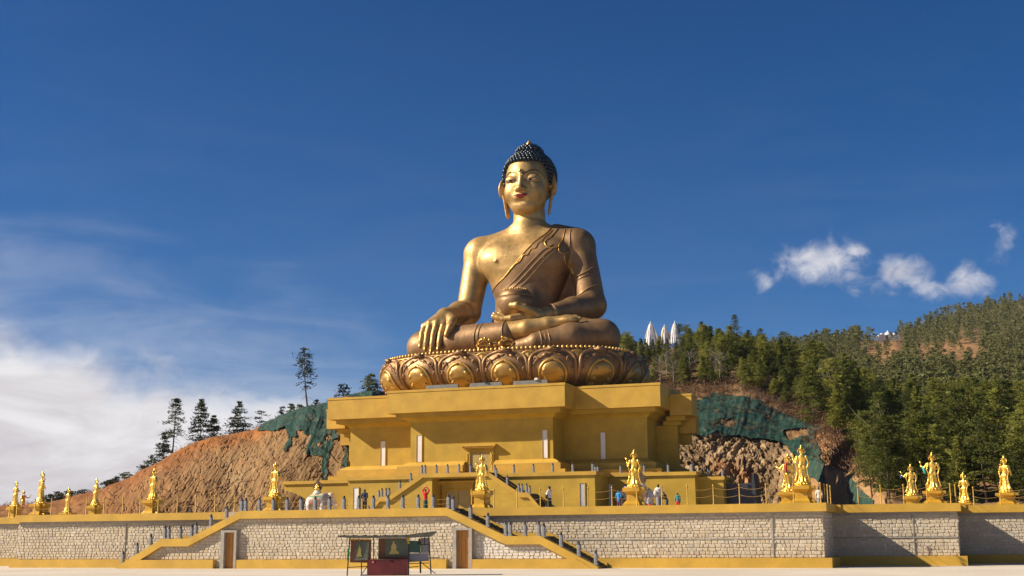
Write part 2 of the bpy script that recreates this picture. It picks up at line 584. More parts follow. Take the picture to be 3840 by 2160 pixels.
    def verts(s):
        F = s.F
        S = F < 0
        nx, ny, nz = s.n
        cnt = np.zeros((nx - 1, ny - 1, nz - 1), np.int8)
        for a in (0, 1):
            for b in (0, 1):
                for c in (0, 1):
                    cnt += S[a:nx - 1 + a, b:ny - 1 + b, c:nz - 1 + c]
        act = np.argwhere((cnt > 0) & (cnt < 8))
        I, J, K = act.T
        cor = {}
        for a in (0, 1):
            for b in (0, 1):
                for c in (0, 1):
                    cor[a, b, c] = F[I + a, J + b, K + c]
        acc = np.zeros((len(act), 3)); num = np.zeros(len(act))
        for ax in range(3):
            for p in (0, 1):
                for q in (0, 1):
                    k0 = [0, 0, 0]; k0[(ax + 1) % 3] = p; k0[(ax + 2) % 3] = q
                    k1 = list(k0); k1[ax] = 1
                    f0, f1 = cor[tuple(k0)], cor[tuple(k1)]
                    cr = (f0 < 0) != (f1 < 0)
                    t = np.where(cr, f0 / np.where(cr, f0 - f1, 1), 0)
                    pt = np.tile(np.array(k0, float), (len(act), 1)); pt[:, ax] = t
                    acc += pt * cr[:, None]; num += cr
        V = s.lo + (act + acc / num[:, None]) * s.h
        idx = np.full((nx - 1, ny - 1, nz - 1), -1, np.int64)
        idx[I, J, K] = np.arange(len(act))
        Q = []
        for ax in range(3):
            b, c = (ax + 1) % 3, (ax + 2) % 3
            s0 = [slice(None)] * 3; s1 = [slice(None)] * 3
            s0[ax] = slice(0, s.n[ax] - 1); s1[ax] = slice(1, s.n[ax])
            for d in (b, c):
                s0[d] = slice(1, s.n[d] - 1); s1[d] = slice(1, s.n[d] - 1)
            A, B = S[tuple(s0)], S[tuple(s1)]
            e = np.argwhere(A != B)
            if len(e) == 0: continue
            ins = A[e[:, 0], e[:, 1], e[:, 2]]
            e = e.copy(); e[:, b] += 1; e[:, c] += 1
            def cell(db, dc):
                w = e.copy(); w[:, b] += db; w[:, c] += dc
                return idx[w[:, 0], w[:, 1], w[:, 2]]
            q = np.stack([cell(-1, -1), cell(0, -1), cell(0, 0), cell(-1, 0)], 1)
            q[~ins] = q[~ins][:, ::-1]
            Q.append(q)
        Q = np.concatenate(Q)
        return V, Q[(Q >= 0).all(1)]
    def mesh(s, name, mat, relax=1):
        V, Q = s.verts()
        for _ in range(relax):
            A = np.zeros_like(V); n = np.zeros(len(V))
            for i in range(4):
                np.add.at(A, Q[:, i], V[Q[:, (i + 1) % 4]]); np.add.at(n, Q[:, i], 1)
                np.add.at(A, Q[:, i], V[Q[:, (i - 1) % 4]]); np.add.at(n, Q[:, i], 1)
            V = V * .4 + A / np.maximum(n, 1)[:, None] * .6
        return np_mesh(name, V, Q, mat)
    def build(s, name, mat, parent=None, relax=1):
        return link(name, s.mesh(name, mat, relax), parent)
def rot(ax, deg):
    return np.array(Matrix.Rotation(math.radians(deg), 3, ax))
def vnoise(P, seed=0, octaves=4, freq=1.0, gain=.5):
    """value noise at points P (n,3) or (n,2)"""
    P = np.asarray(P, float)
    D = P.shape[-1]
    out = np.zeros(P.shape[:-1]); amp = 1.0; tot = 0
    for o in range(octaves):
        q = P * freq + seed * 17.3 + o * 5.1
        i = np.floor(q).astype(np.int64); f = q - i
        f = f * f * (3 - 2 * f)
        v = 0
        for c in range(2 ** D):
            w = 1.0; hsh = np.zeros(P.shape[:-1], np.int64) + seed * 1013 + o * 7919
            for d in range(D):
                bit = (c >> d) & 1
                w = w * (f[..., d] if bit else 1 - f[..., d])
                hsh = (hsh * 73856093) ^ ((i[..., d] + bit) * (19349663, 83492791, 2654435)[d])
            hsh = (hsh ^ (hsh >> 13)) * 1274126177
            hsh = hsh ^ (hsh >> 16)
            v = v + w * ((hsh & 0xFFFF) / 65535.0)
        out += amp * v; tot += amp; amp *= gain; freq *= 2
    return out / tot
# ================================================================== SETTING: plaza and terrace
def plaza_mat():
    m, nt, b = new_mat('pale_paving')
    big = nramp(nt, nnoise(nt, .09, 6, .6), .3, .7)
    fine = nramp(nt, nnoise(nt, 1.6, 6, .65), .3, .75)
    c = nmix(nt, big, (.50, .43, .34), (.62, .55, .45))
    c = nmix(nt, nmath(nt, 'MULTIPLY', fine, .25), c, (.48, .42, .34))
    stain = nramp(nt, nnoise(nt, .22, 7, .7, (.35, 1.4, 1), 'Object', 1.2), .56, .72)
    c = nmix(nt, nmath(nt, 'MULTIPLY', stain, .35), c, (.34, .28, .21))
    nt.links.new(c, b.inputs['Base Color'])
    b.inputs['Roughness'].default_value = .8
    nbump(nt, b, nnoise(nt, 3, 6, .6), .15, .02)
    return m
M['plaza'] = plaza_mat()
def sheet(name, x0, x1, y0, y1, z, mat, n=1):
    b = MB()
    b.add([(x0, y0, z), (x1, y0, z), (x1, y1, z), (x0, y1, z)], [(0, 1, 2, 3)])
    return tag(b.build(name, mat), kind='structure')
sheet('ground', -4000, 4000, -400, 7000, -.9, simple('valley_soil', (.14, .11, .06), .9, 0, .3, .05, .2))
plz = MB().slab([(-160, -60), (60, -60), (60, 105), (-160, 105)], -.5, 0).build('plaza', M['plaza'])
tag(plz, 'pale beige paved plaza in front of the stone walls', 'plaza', kind='structure')

Y0, YA, YB, YC, YL = 84.0, 86.5, 93.0, 100.0, 93.0          # wall planes: stair block, walls beside it, stepped-back walls
ZT, ZC = 4.15, 3.60                                          # coping top and bottom
XL = float(on(65, 2130, 1, YA)[0])
XA1, XB1 = -9.0, -0.8
fl = MB().slab([(-130, YL + .4), (XL + .4, YL + .4), (XL + .4, YA + .4), (-53, YA + .4), (-52.2, Y0 + .4), (-34.6, Y0 + .4), (-34, YA + .4), (XA1 - .4, YA + .4), (XA1 - .4, YB + .4), (XB1 - .4, YB + .4), (XB1 - .4, YC + .4), (60, YC + .4), (60, 170), (-130, 170)], 3.2, 4.10)
tag(fl.build('terrace', simple('terrace_paving', (.42, .36, .29), .8, 0, .2, .8, .1)), kind='structure')

# ---- rubble stones: shared unit meshes (1 x 1 face in X,Z, depth 1 in -Y)
def unit_stone(seed):
    rg = random.Random(seed)
    n = 8
    base, top = [], []
    for i in range(n):
        a = 2 * math.pi * (i + .5) / n
        cx, cz = math.cos(a), math.sin(a)
        sx_, sz_ = (.5, .5 - rg.uniform(.07, .20)) if i % 2 == 0 else (.5 - rg.uniform(.05, .16), .5)
        if i in (0, 3, 4, 7): sx_, sz_ = .5 - rg.uniform(0, .03), .5 - rg.uniform(.08, .20)
        else: sx_, sz_ = .5 - rg.uniform(.05, .15), .5 - rg.uniform(0, .03)
        base.append((math.copysign(sx_, cx), 0, math.copysign(sz_, cz)))
    for (x, _, z) in base:
        s_ = rg.uniform(.80, .92)
        top.append((x * s_, -rg.uniform(.6, 1.0), z * s_))
    v = base + top
    f = [tuple(range(n, 2 * n))]
    for i in range(n):
        j = (i + 1) % n
        f.append((i, j, n + j, n + i))
    return v, f
STONES = [unit_stone(i) for i in range(14)]
STONE_ME = []
for i, (v, f) in enumerate(STONES):
    me = bpy.data.meshes.new('stone')
    me.from_pydata(v, [], f)
    me.materials.append(M['stone'])
    me.update()
    STONE_ME.append(me)
STONE_MW = []
for me in STONE_ME:
    m2 = me.copy(); m2.materials.clear(); m2.materials.append(M['stone_w']); STONE_MW.append(m2)
def lay_stones(parent, x0, x1, z0, z1, Y, inside, seed, limit=300, org=(0, 0, 0), rh=(.17, .255), white=False):
    rg = random.Random(seed)
    items = []
    z = z0
    while z < z1 - .12:
        h = min(rg.uniform(*rh), z1 - z)
        x = x0 + rg.uniform(-.2, 0)
        while x < x1:
            w = rg.uniform(.20, .48) * (1.3 if rg.random() < .12 else 1)
            g = .018
            cx, cz = x + w / 2, z + h / 2 + rg.uniform(-.018, .018)
            if inside(x + .03, cz - h * .4) and inside(x + w - .03, cz - h * .4) and inside(x + .03, cz + h * .4) and inside(x + w - .03, cz + h * .4) and x + w < x1 + .1:
                items.append((cx, cz, w - g, h - g, rg.uniform(.025, .06), rg.randrange(14), rg.choice((1, -1)), rg.random()))
            elif w > .34 and inside(x + .03, cz) and inside(x + w * .5, cz - h * .4) and inside(x + w * .5, cz + h * .4):
                items.append((x + w * .25, cz, w * .5 - g, h - g, .05, rg.randrange(14), 1, rg.random()))
            x += w
        z += h
    items.sort(key=lambda t: -t[2] * t[3])
    for (cx, cz, w, h, d, k, fl_, rn) in items[:limit]:
        link('stone', (STONE_MW if white else STONE_ME)[k], parent, (cx - org[0], Y - org[1], cz - org[2]), (0, rg.uniform(-.05, .05), 0), (w, d, h))
    V, F, R = [], [], []
    for (cx, cz, w, h, d, k, fl_, rn) in items[limit:]:
        v, f = STONES[k]
        n = len(V)
        V += [(cx - org[0] + x * w, Y - org[1] + y * d, cz - org[2] + zz * h) for x, y, zz in v]
        F += [tuple(i + n for i in q) for q in f]
        R += [rn] * len(f)
    if V:
        me = bpy.data.meshes.new('stones')
        me.from_pydata(V, [], F)
        me.materials.append(M['stone_w' if white else 'stone'])
        at = me.attributes.new('rnd', 'FLOAT', 'FACE')
        at.data.foreach_set('value', R)
        me.update()
        tag(link('stones', me, parent), kind='stuff')
    return len(items)

def wall_run(label, x0, x1, Y, jog_r=0.0, seed=1, end_l=False, zc=ZC, seam=False, joints=()):
    """straight rubble wall from x0 to x1 with painted plinth and coping; jog_r = depth of the return at its right end"""
    t = empty('stone_wall', ((x0 + x1) / 2, Y, 0), 0, label, 'wall', 'stone walls below the terrace')
    o = t.location
    def pt(mb, name, mat):
        mb.v = [(a - o[0], b - o[1], c - o[2]) for a, b, c in mb.v]
        return mb.build(name, mat, t)
    yb = Y + .5
    pt(MB().box(x0, x1, Y, yb, 0, zc), 'wall_core', M['mortar'])
    pt(MB().box(x0 - (.3 if end_l else 0), x1 + (.3 if jog_r else 0), Y - .32, Y + .7, zc, ZT), 'coping', M['ochre2'])
    pt(MB().box(x0 - (.5 if end_l else 0), x1 + (.5 if jog_r else 0), Y - .42, Y - .003, 0, .64), 'plinth', M['ochre2'])
    if zc - .0:
        pt(MB().box(x0, x1 + .02, Y - .07, Y - .002, zc - .2, zc - .003), 'bed_course', M['concrete'])
    if jog_r:
        pt(MB().box(x1 - .5, x1, yb + .002, Y + jog_r - .002, 0, zc - .002), 'return_wall', M['mortar'])
        pt(MB().box(x1 - .7, x1 + .3, Y + .702, Y + jog_r - .33, zc, ZT - .003), 'coping', M['ochre2'])
        pt(MB().box(x1 + .003, x1 + .5, Y + .002, Y + jog_r - .44, 0, .637), 'plinth', M['ochre2'])
        lay_stones(t, .05, jog_r - .5, .66, zc - .05, 0, lambda x, z: True, seed + 50, 0)
        r = [c for c in t.children if c.name.startswith('stones')][-1]
        r.location = (x1 - o[0], Y - o[1], 0)
        r.rotation_euler = (0, 0, math.pi / 2)
    for jx, w in joints:
        pt(MB().box(jx, jx + w, Y - .075, Y - .004, .66, zc - .2), 'joint_strip', M['concrete'])
    if seam:
        pt(MB().box(x0 + .03, x1 - .03, Y - .062, Y - .004, 1.86, 1.93), 'seam_course', M['concrete'])
    def ins(x, z):
        if seam and 1.85 < z < 1.94: return False
        if z > zc - .21 or z < .655: return False
        for jx, w in joints:
            if jx - .02 < x < jx + w + .02: return False
        return True
    lay_stones(t, x0 + .02, x1 - .02, .66, zc - .2, Y, ins, seed, 300, o)
    return t
xs_l = float(on(450, 2130, 1, YA)[0])
wall_run('long cream rubble wall with ochre coping behind the left outer staircase', XL, -50.5, YA, 0, 1, True, joints=((-62.6, .05),))
wall_run('short set-back rubble wall at the far left edge of the terrace', -110, XL + .0, YL, 0, 2)
wall_run('long cream rubble wall with a white vertical joint, right of the right outer staircase', -36, XA1, YA, YB - YA, 3, False, seam=True, joints=((float(on(2893, 2000, 1, YA)[0]), .12),))
wall_run('rubble wall half crossed by a diagonal shadow, right of the long wall', XA1, XB1, YB, YC - YB, 4, False, seam=True, joints=((float(on(3424, 2000, 1, YB)[0]), .07),))
wall_run('rubble wall at the far right edge with the smaller diagonal shadow', XB1, 58, YC, 0, 5)

# ---- stair block in front of the walls
Yf = Y0 - .32
def xz(px, py, Y=Y0): 
    p = on(px, py, 1, Y)
    return float(p[0]), float(p[2])
lx = [xz(446, 2120), xz(614, 2023), xz(713, 2021), xz(908, 1917)]
rx = [xz(1681, 1901), xz(1901, 2008), xz(2029, 2008), xz(2247, 2113)]
zl = (lx[1][1] + lx[2][1] + rx[1][1] + rx[2][1]) / 4
PAR = [(lx[0][0], .12), (lx[1][0], zl), (lx[2][0], zl), (lx[3][0], ZT), (rx[0][0], ZT), (rx[1][0], zl), (rx[2][0], zl), (rx[3][0], .12)]
def par_z(x):
    return float(np.interp(x, [p[0] for p in PAR], [p[1] for p in PAR]))
BH = .56
sb = empty('stair_block', ((PAR[0][0] + PAR[-1][0]) / 2, Y0, 0), 0, 'projecting stone stair block with ochre parapet, outer stairs on both sides and two wooden doors', 'staircase')
so = sb.location
def sbp(mb, name, mat, parent=sb):
    mb.v = [(a - so[0], b - so[1], c - so[2]) for a, b, c in mb.v]
    return mb.build(name, mat, parent)
low = [(x, max(z - BH, .002)) for x, z in PAR]
sbp(MB().prism([(PAR[0][0], 0.0)] + [(PAR[0][0] + .9, .002)] + low[1:-1] + [(PAR[-1][0] - .9, .002), (PAR[-1][0], 0.0)] + PAR[::-1], Yf, Y0 + .36), 'parapet', M['ochre2'])
sbp(MB().prism([(PAR[0][0] + .6, -.01), (PAR[-1][0] - .6, -.01)] + [(x, z - .3) for x, z in PAR[1:-1]][::-1], Y0, Y0 + .3), 'wall_core', M['mortar'])
dl = (xz(833, 2130)[0], xz(892, 2130)[0], xz(846, 2130)[0], xz(883, 2130)[0])
dr = (xz(1704, 2130)[0], xz(1776, 2130)[0], xz(1717, 2130)[0], xz(1764, 2130)[0])
ZD = xz(1740, 1988)[1]
def under(x, z):
    if not (PAR[0][0] + .5 < x < PAR[-1][0] - .5): return False
    if z > par_z(x) - BH - .02 or z < .655: return False
    for d in (dl, dr):
        if d[0] - .02 < x < d[1] + .02 and z < ZD + .2: return False
    return True
lay_stones(sb, PAR[0][0] + .5, dr[0], .66, ZT - BH, Y0, under, 6, 225, so)
lay_stones(sb, dr[0] - .1, PAR[-1][0] - .5, .66, ZT - BH, Y0, lambda x, z: under(x, z) and (x > dr[1] or z > ZD + .2), 8, 75, so, (.17, .255), True)
px_ = [PAR[0][0] + .6, dl[0] - .55, dl[1] + .1, dr[0] - .45, dr[1] + .05, PAR[-1][0] - .4]
for a, b in ((0, 1), (2, 3), (4, 5)):
    za = .635
    x0_, x1_ = px_[a], px_[b]
    if a == 0:
        x1m = x0_ + 1.05
        sbp(MB().prism([(x0_, 0), (x1_, 0), (x1_, za), (x1m, za)], Yf - .09, Y0 - .003), 'plinth', M['ochre2'])
    elif b == 5:
        x0m = x1_ - 1.1
        sbp(MB().prism([(x0_, 0), (x1_, 0), (x0m, za), (x0_, za)], Yf - .09, Y0 - .003), 'plinth', M['ochre2'])
    else:
        sbp(MB().box(x0_, x1_, Yf - .09, Y0 - .003, 0, za), 'plinth', M['ochre2'])
for d in (dl, dr):
    fr = MB().box(d[0], d[2], Yf - .03, Y0 + .1, 0, ZD + .16).box(d[3], d[1], Yf - .03, Y0 + .1, 0, ZD + .16).box(d[2] + .001, d[3] - .001, Yf - .028, Y0 + .1, ZD, ZD + .158)
    lf = sbp(MB().box(d[2] + .003, d[3] - .003, Y0 - .02, Y0 + .05, 0, ZD - .003), 'door', M['wood'])
    sbp(fr, 'door_frame', M['concrete'])
    w = (d[3] - d[2]) / 3
    for k in range(3):
        sbp(MB().box(d[2] + k * w + .02, d[2] + (k + 1) * w - .02, Y0 - .045, Y0 - .021, .06, ZD - .08), 'door_plank', M['wood'], lf)
    sbp(MB().box(d[3] - .12, d[3] - .06, Y0 - .10, Y0 - .046, .95, 1.12), 'door_handle', M['knob'], lf)
def steps(a, b, y0, y1, parent, off, mat, name='step'):
    """flight between (x,z) a (low) and b (high)"""
    n = max(2, int(round(abs(b[1] - a[1]) / .165)))
    for i in range(n):
        xa = a[0] + (b[0] - a[0]) * i / n
        xb = a[0] + (b[0] - a[0]) * (i + 1) / n
        z1 = a[1] + (b[1] - a[1]) * (i + 1) / n
        lo_, hi_ = min(xa, xb), max(xa, xb)
        mb = MB().box(lo_, hi_, y0, y1, max(-.005, z1 - .35), z1 - .015).box(lo_ - .02, hi_ + .02, y0 - 0, y1, z1 - .014, z1 + .02)
        mb.v = [(p - off[0], q - off[1], r - off[2]) for p, q, r in mb.v]
        mb.build(name, mat, parent)
for seq in ((PAR[0], PAR[1]), (PAR[2], PAR[3]), (PAR[7], PAR[6]), (PAR[5], PAR[4])):
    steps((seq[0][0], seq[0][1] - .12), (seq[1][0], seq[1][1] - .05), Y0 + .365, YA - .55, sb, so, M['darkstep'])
for a, b in ((1, 2), (5, 6)):
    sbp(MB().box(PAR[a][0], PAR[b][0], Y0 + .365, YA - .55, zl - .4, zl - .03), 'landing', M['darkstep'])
for i in range(3):
    for q in ((PAR[i], PAR[i + 1]), (PAR[4 + i], PAR[5 + i])):
        (xa, za), (xb, zb) = q
        sbp(MB().prism([(xa, max(za - .3, 0)), (xb, max(zb - .3, 0)), (xb, zb + .22), (xa, za + .22)], YA - .545, YA - .34), 'rear_kerb', M['ochre2'])

# ---- grey posts with dark knobs
def make_post(h, w, label, group):
    t = empty('stone_post', (0, 0, 0), 0, label, 'post', group)
    MB().box(-w / 2, w / 2, -w / 2, w / 2, 0, h * .80, w * .2).box(-w * .6, w * .6, -w * .6, w * .6, h * .002, h * .10, w * .1).build('shaft', M['greypost'], t)
    MB().lathe([(w * .52, h * .80), (w * .52, h * .83), (w * .30, h * .85), (w * .26, h * .87), (w * .42, h * .91), (w * .36, h * .96), (w * .12, h)], n=10).build('knob', M['knob'], t, True)
    return t
post0 = make_post(.97, .235, '', '')
used0 = []
def place(proto, used, loc, rz, label, group, sc=1.0):
    if not used:
        o = proto; used.append(1)
    else:
        o = copy_tree(proto)
    o.location = tuple(float(v) for v in loc); o.rotation_euler = (0, 0, rz); o.scale = (sc,) * 3
    o['label'] = label; o['group'] = group
    return o
ORD = ['first', 'second', 'third', 'fourth', 'fifth', 'sixth', 'seventh', 'eighth', 'ninth', 'tenth', 'eleventh', 'twelfth', 'thirteenth', 'fourteenth', 'fifteenth', 'sixteenth', 'seventeenth', 'eighteenth', 'nineteenth', 'twentieth']
def z2px(x): return 800 + x * .3865
row = [z2px(x) for x in (278, 318, 450, 585, 720, 855, 990, 1130, 1270, 1412, 1555, 1697, 1840, 1990, 2135, 2285, 2330)]
PROW = []
for i, p in enumerate(row):
    x = xz(p, 1905)[0]
    PROW.append(x)
    place(post0, used0, (x, Y0 - .05, par_z(x)), 0, 'grey post with black knob on the stair block parapet, %s from its left end' % ORD[i], 'grey posts along the front parapet')
for i, p in enumerate((466, 517, 567, 619, 634, 677, 719, 735, 790, 848)):
    x = xz(p, 2030)[0]
    place(post0, used0, (x, Y0 - .05, par_z(x)), 0, 'grey post with black knob on the left outer stair parapet, %s from the bottom' % ORD[i], 'grey posts up the left outer stair')
for i, p in enumerate((1766, 1831, 1898, 1915, 1970, 2022, 2040, 2105, 2171, 2234)):
    x = xz(p, 2020)[0]
    place(post0, used0, (x, Y0 - .05, par_z(x)), 0, 'grey post with black knob on the right outer stair parapet, %s from the top' % ORD[i], 'grey posts down the right outer stair')
def rope(a, b, sag, label, group, mat, r=.012, n=7):
    a, b = np.array(a, float), np.array(b, float)
    pts = [a + (b - a) * t - np.array([0, 0, sag * 4 * t * (1 - t)]) for t in np.linspace(0, 1, n)]
    c = (a + b) / 2
    o = MB().tube([p - c for p in pts], r, 5).build('rope', mat, None, True, c)
    return tag(o, label, 'rope', group)
for i in range(len(PROW) - 1):
    if PROW[i + 1] - PROW[i] > 1.0:
        for zz in (.30, .62):
            rope((PROW[i], Y0 - .05, ZT + zz), (PROW[i + 1], Y0 - .05, ZT + zz), .05, 'thin ochre rope strung between grey posts on the stair block parapet', 'ropes between the grey posts', M['rope'], .012)

# ---- gold fence along the terrace edges
def make_gpost():
    t = empty('fence_post', (0, 0, 0), 0, '', 'post', '')
    MB().lathe([(.06, 0), (.06, .04), (.036, .06), (.036, 1.2)], n=8).build('shaft', M['goldpost'], t, True)
    MB().lathe([(.04, 1.2), (.06, 1.24), (.055, 1.3), (.02, 1.34)], n=8).build('cap', M['goldpost'], t, True)
    return t
gp0 = make_gpost()
gused = []
def fence(pts, where, group):
    for i, (x, y) in enumerate(pts):
        place(gp0, gused, (x, y, ZT), 0, 'slim gold fence post on the %s, %s from the left' % (where, ORD[i]), group)
        if i:
            x0_, y0_ = pts[i - 1]
            for zz in (.62, 1.12):
                rope((x0_, y0_, ZT + zz), (x, y, ZT + zz), .16, 'sagging gold rope between fence posts on the %s' % where, 'ropes on the %s' % where, M['rope'])
def fx(px, Y): return float(on(px, 1880, 1, Y)[0])
def lsp(a, b, n): return [float(v) for v in np.linspace(a, b, n)]
fence([(fx(p, YA), YA + .1) for p in (62, 129, 191, 257, 322, 388, 458, 524, 591, 663, 732, 804, 877)], 'coping of the long left wall', 'gold fence on the left wall')
fence([(fx(p, YL), YL + .1) for p in (-90, -25, 35)], 'coping at the far left edge', 'gold fence at the left edge')
fence([(fx(p, YA), YA + .1) for p in (1767, 1851, 1937, 2025, 2112, 2204, 2294, 2387, 2481, 2577, 2675, 2773, 2873, 2976, 3078)], 'coping of the long right wall', 'gold fence on the right wall')
fence([(XA1 + .0, y) for y in lsp(YA + 2, YB - .6, 3)], 'return beside the long right wall', 'gold fence on the first return')
fence([(x, YB + .1) for x in lsp(XA1 + 1.8, XB1 - .3, 5)], 'coping of the diagonally shaded wall', 'gold fence on the shaded wall')
fence([(XB1, y) for y in lsp(YB + 2, YC - .6, 3)], 'return beside the diagonally shaded wall', 'gold fence on the second return')
fence([(x, YC + .1) for x in lsp(XB1 + 1.2, 9.5, 6)], 'coping at the far right edge', 'gold fence at the right edge')

# ================================================================== PODIUM with the upper terrace
AX = -50.6
ZU = 8.45
pod = empty('podium', (AX, 130, 4.1), 0, 'ochre podium with twin stairs, portal niche and upper terrace below the throne building', 'podium')
po = pod.location
def shift(mb, o):
    mb.v = [(a - o[0], b - o[1], c - o[2]) for a, b, c in mb.v]
    return mb
def pp(mb, name, mat=None, parent=None, smooth=False):
    return shift(mb, po).build(name, mat or M['ochre'], parent or pod, smooth)
YP, Y2, Y3 = 127.0, 129.5, 135.0
h2, h3l, h3r = 14.2, 25.3, 23.6
pp(MB().slab([(AX - h2, Y2), (AX + h2, Y2), (AX + h2, Y3 + .3), (AX - h2, Y3 + .3)], 4.1, ZU - .002), 'wall')
pp(MB().slab([(AX - h3l, Y3), (AX + h3r, Y3), (AX + h3r, 160), (AX - h3l, 160)], 4.1, ZU - .004), 'wall')
def cop(x0, x1, y0, y1, z0=ZU, z1=ZU + .38):
    pp(MB().box(x0, x1, y0, y1, z0, z1), 'coping', M['ochre2'])
PX0, PX1 = xz(1584, 1779, YP)[0], xz(1834, 1778, YP)[0]
NX0, NX1 = xz(1620, 1850, YP)[0], xz(1783, 1850, YP)[0]
cop(AX - h2 - .2, PX0, Y2 - .2, Y2 + .4); cop(PX1, AX + h2 + .2, Y2 - .2, Y2 + .4)
cop(AX + h2 - .4, AX + h2 + .2, Y2 + .402, Y3 - .2); cop(AX - h2 - .2, AX - h2 + .4, Y2 + .402, Y3 - .2)
cop(AX + h2 - .4, AX + h3r + .2, Y3 - .197, Y3 + .4); cop(AX - h3l - .2, AX - h2 + .4, Y3 - .197, Y3 + .4)
cop(AX + h3r - .4, AX + h3r + .2, Y3 + .402, 158)
# portal block with its niche
NZ = xz(1700, 1792, YP)[1]
pp(MB().box(PX0, NX0, YP, Y2 - .003, 4.1, ZU), 'wall'); pp(MB().box(NX1, PX1, YP, Y2 - .003, 4.1, ZU), 'wall')
pp(MB().box(NX0 + .002, NX1 - .002, YP + .002, Y2 - .003, NZ, ZU - .003), 'lintel')
cop(PX0 - .05, PX1 + .05, YP - .22, Y2 + .402, ZU + .002, ZU + .42)
def ornate_door(x0, x1, z0, z1, Y, name, dx0, dx1, dz1):
    """carved gateway on a wall plane Y: outer frame x0..x1 up to z1, leaf dx0..dx1 up to dz1"""
    d = pp(MB().box(x0, dx0, Y - .22, Y - .002, z0, z1).box(dx1, x1, Y - .22, Y - .002, z0, z1).box(dx0 + .001, dx1 - .001, Y - .218, Y - .002, dz1, z1 - .001), name)
    pp(MB().box(dx0 + .002, (dx0 + dx1) / 2 - .02, Y - .10, Y - .003, z0, dz1 - .003), 'door_leaf', M['dleaf'], d)
    pp(MB().box((dx0 + dx1) / 2 + .02, dx1 - .002, Y - .10, Y - .003, z0, dz1 - .003), 'door_leaf', M['dleaf'], d)
    pp(MB().box(x0 - .35, x1 + .35, Y - .62, Y - .004, z1 + .22, z1 + .44, .0), 'canopy', M['ochre2'], d)
    pp(MB().box(x0 - .15, x1 + .15, Y - .40, Y - .004, z1 + .003, z1 + .218), 'canopy_bed', M['ochre2'], d)
    n = int((x1 - x0 + .5) / .30)
    for i in range(n):
        xx = x0 - .25 + (x1 - x0 + .5) * (i + .5) / n
        pp(MB().box(xx - .08, xx + .08, Y - .56, Y - .405, z1 + .06, z1 + .217), 'dentil', M['ochre2'], d)
    # carved foliage on lintel and jambs
    rg = random.Random(int(x0 * 10))
    mb = MB()
    for i in range(int((dx1 - dx0) / .16)):
        xx = dx0 + .1 + i * .16
        mb.lathe([(.07, -.05), (.09, 0), (.05, .05), (.01, .07)], (xx, Y - .22, dz1 + rg.uniform(.12, .35)), 6, 1, .8)
    for i in range(int((dz1 - z0) / .17)):
        for xx in ((x0 + dx0) / 2, (x1 + dx1) / 2):
            mb.lathe([(.08, -.06), (.11, 0), (.06, .06), (.01, .08)], (xx + rg.uniform(-.06, .06), Y - .22, z0 + .1 + i * .17), 6, 1, .8)
    tag(pp(mb, 'carving', M['hem2'], d, True), kind='stuff')
    return d
M['dleaf'] = simple('door_leaf_paint', (.40, .29, .09), .5, 0, .15, 1, .1)
M['hem2'] = simple('carved_gilding', (.60, .37, .04), .42, .35, .3, 4, .2)
wz = lambda px, py, Y: float(on(px, py, 1, Y)[2])
wx = lambda px, py, Y: float(on(px, py, 1, Y)[0])
ornate_door(wx(1660, 1850, Y2), wx(1776, 1850, Y2), 4.1, wz(1700, 1820, Y2), Y2, 'portal_frame', wx(1677, 1850, Y2), wx(1764, 1850, Y2), wz(1700, 1841, Y2))
# twin stairs along the podium face
def pod_stair(pts, left):
    P_ = [xz(a, b, YP) for a, b in pts]
    top = ZU + .42
    zl_ = (P_[1][1] + P_[2][1]) / 2
    Q = [(P_[0][0], top), (P_[1][0], zl_), (P_[2][0], zl_), (P_[3][0], 4.25)]
    low_ = [(x, max(z - .5, 4.1)) for x, z in Q]
    poly = (Q + low_[::-1]) 
    if not left: poly = poly[::-1]
    pp(MB().prism(poly, YP - .2, YP + .12), 'stair_parapet', M['ochre2'])
    bod = [(Q[0][0], 4.1)] + [(x, z - .3) for x, z in Q[:-1]] + [(Q[3][0], 4.1)]
    if left: bod = bod[::-1]
    pp(MB().prism(bod[::-1], YP, YP + .1), 'stair_wall')
    for a, b in ((Q[1], Q[0]), (Q[3], Q[2])):
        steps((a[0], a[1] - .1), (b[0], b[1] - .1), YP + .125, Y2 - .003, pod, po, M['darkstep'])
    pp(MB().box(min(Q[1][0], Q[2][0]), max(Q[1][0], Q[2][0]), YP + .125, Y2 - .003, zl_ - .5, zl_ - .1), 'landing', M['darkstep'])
    return Q
QL = pod_stair([(1584, 1779), (1460, 1862), (1427, 1864), (1375, 1902)], True)
QR = pod_stair([(1834, 1778), (1948, 1847), (1981, 1847), (2055, 1891)], False)
def slit(px0, px1, py0, py1, Y, org, parent, glass=None):
    x0_, x1_ = wx(px0, (py0 + py1) / 2, Y), wx(px1, (py0 + py1) / 2, Y)
    z0_, z1_ = wz((px0 + px1) / 2, py1, Y), wz((px0 + px1) / 2, py0, Y)
    z0_ = max(z0_, 4.12)
    b_ = .07
    w = shift(MB().box(x0_ - b_, x0_, Y - .09, Y - .002, z0_, z1_ + b_).box(x1_, x1_ + b_, Y - .09, Y - .002, z0_, z1_ + b_).box(x0_ + .001, x1_ - .001, Y - .089, Y - .002, z1_, z1_ + b_ - .001), org).build('window', M['ochre2'], parent)
    shift(MB().box(x0_ + .002, x1_ - .002, Y - .03, Y - .003, z0_ + .002, z1_ - .002), org).build('pane', glass or M['white'], w)
    return w
M['glassgrey'] = simple('frosted_pane', (.42, .43, .44), .25, 0, .15, 1, 0)
slit(1325, 1345, 1829, 1908, Y2, po, pod, M['white'])
slit(2175, 2193, 1812, 1898, Y2, po, pod, M['glassgrey'])
slit(2280, 2299, 1816, 1898, Y3, po, pod, M['white'])
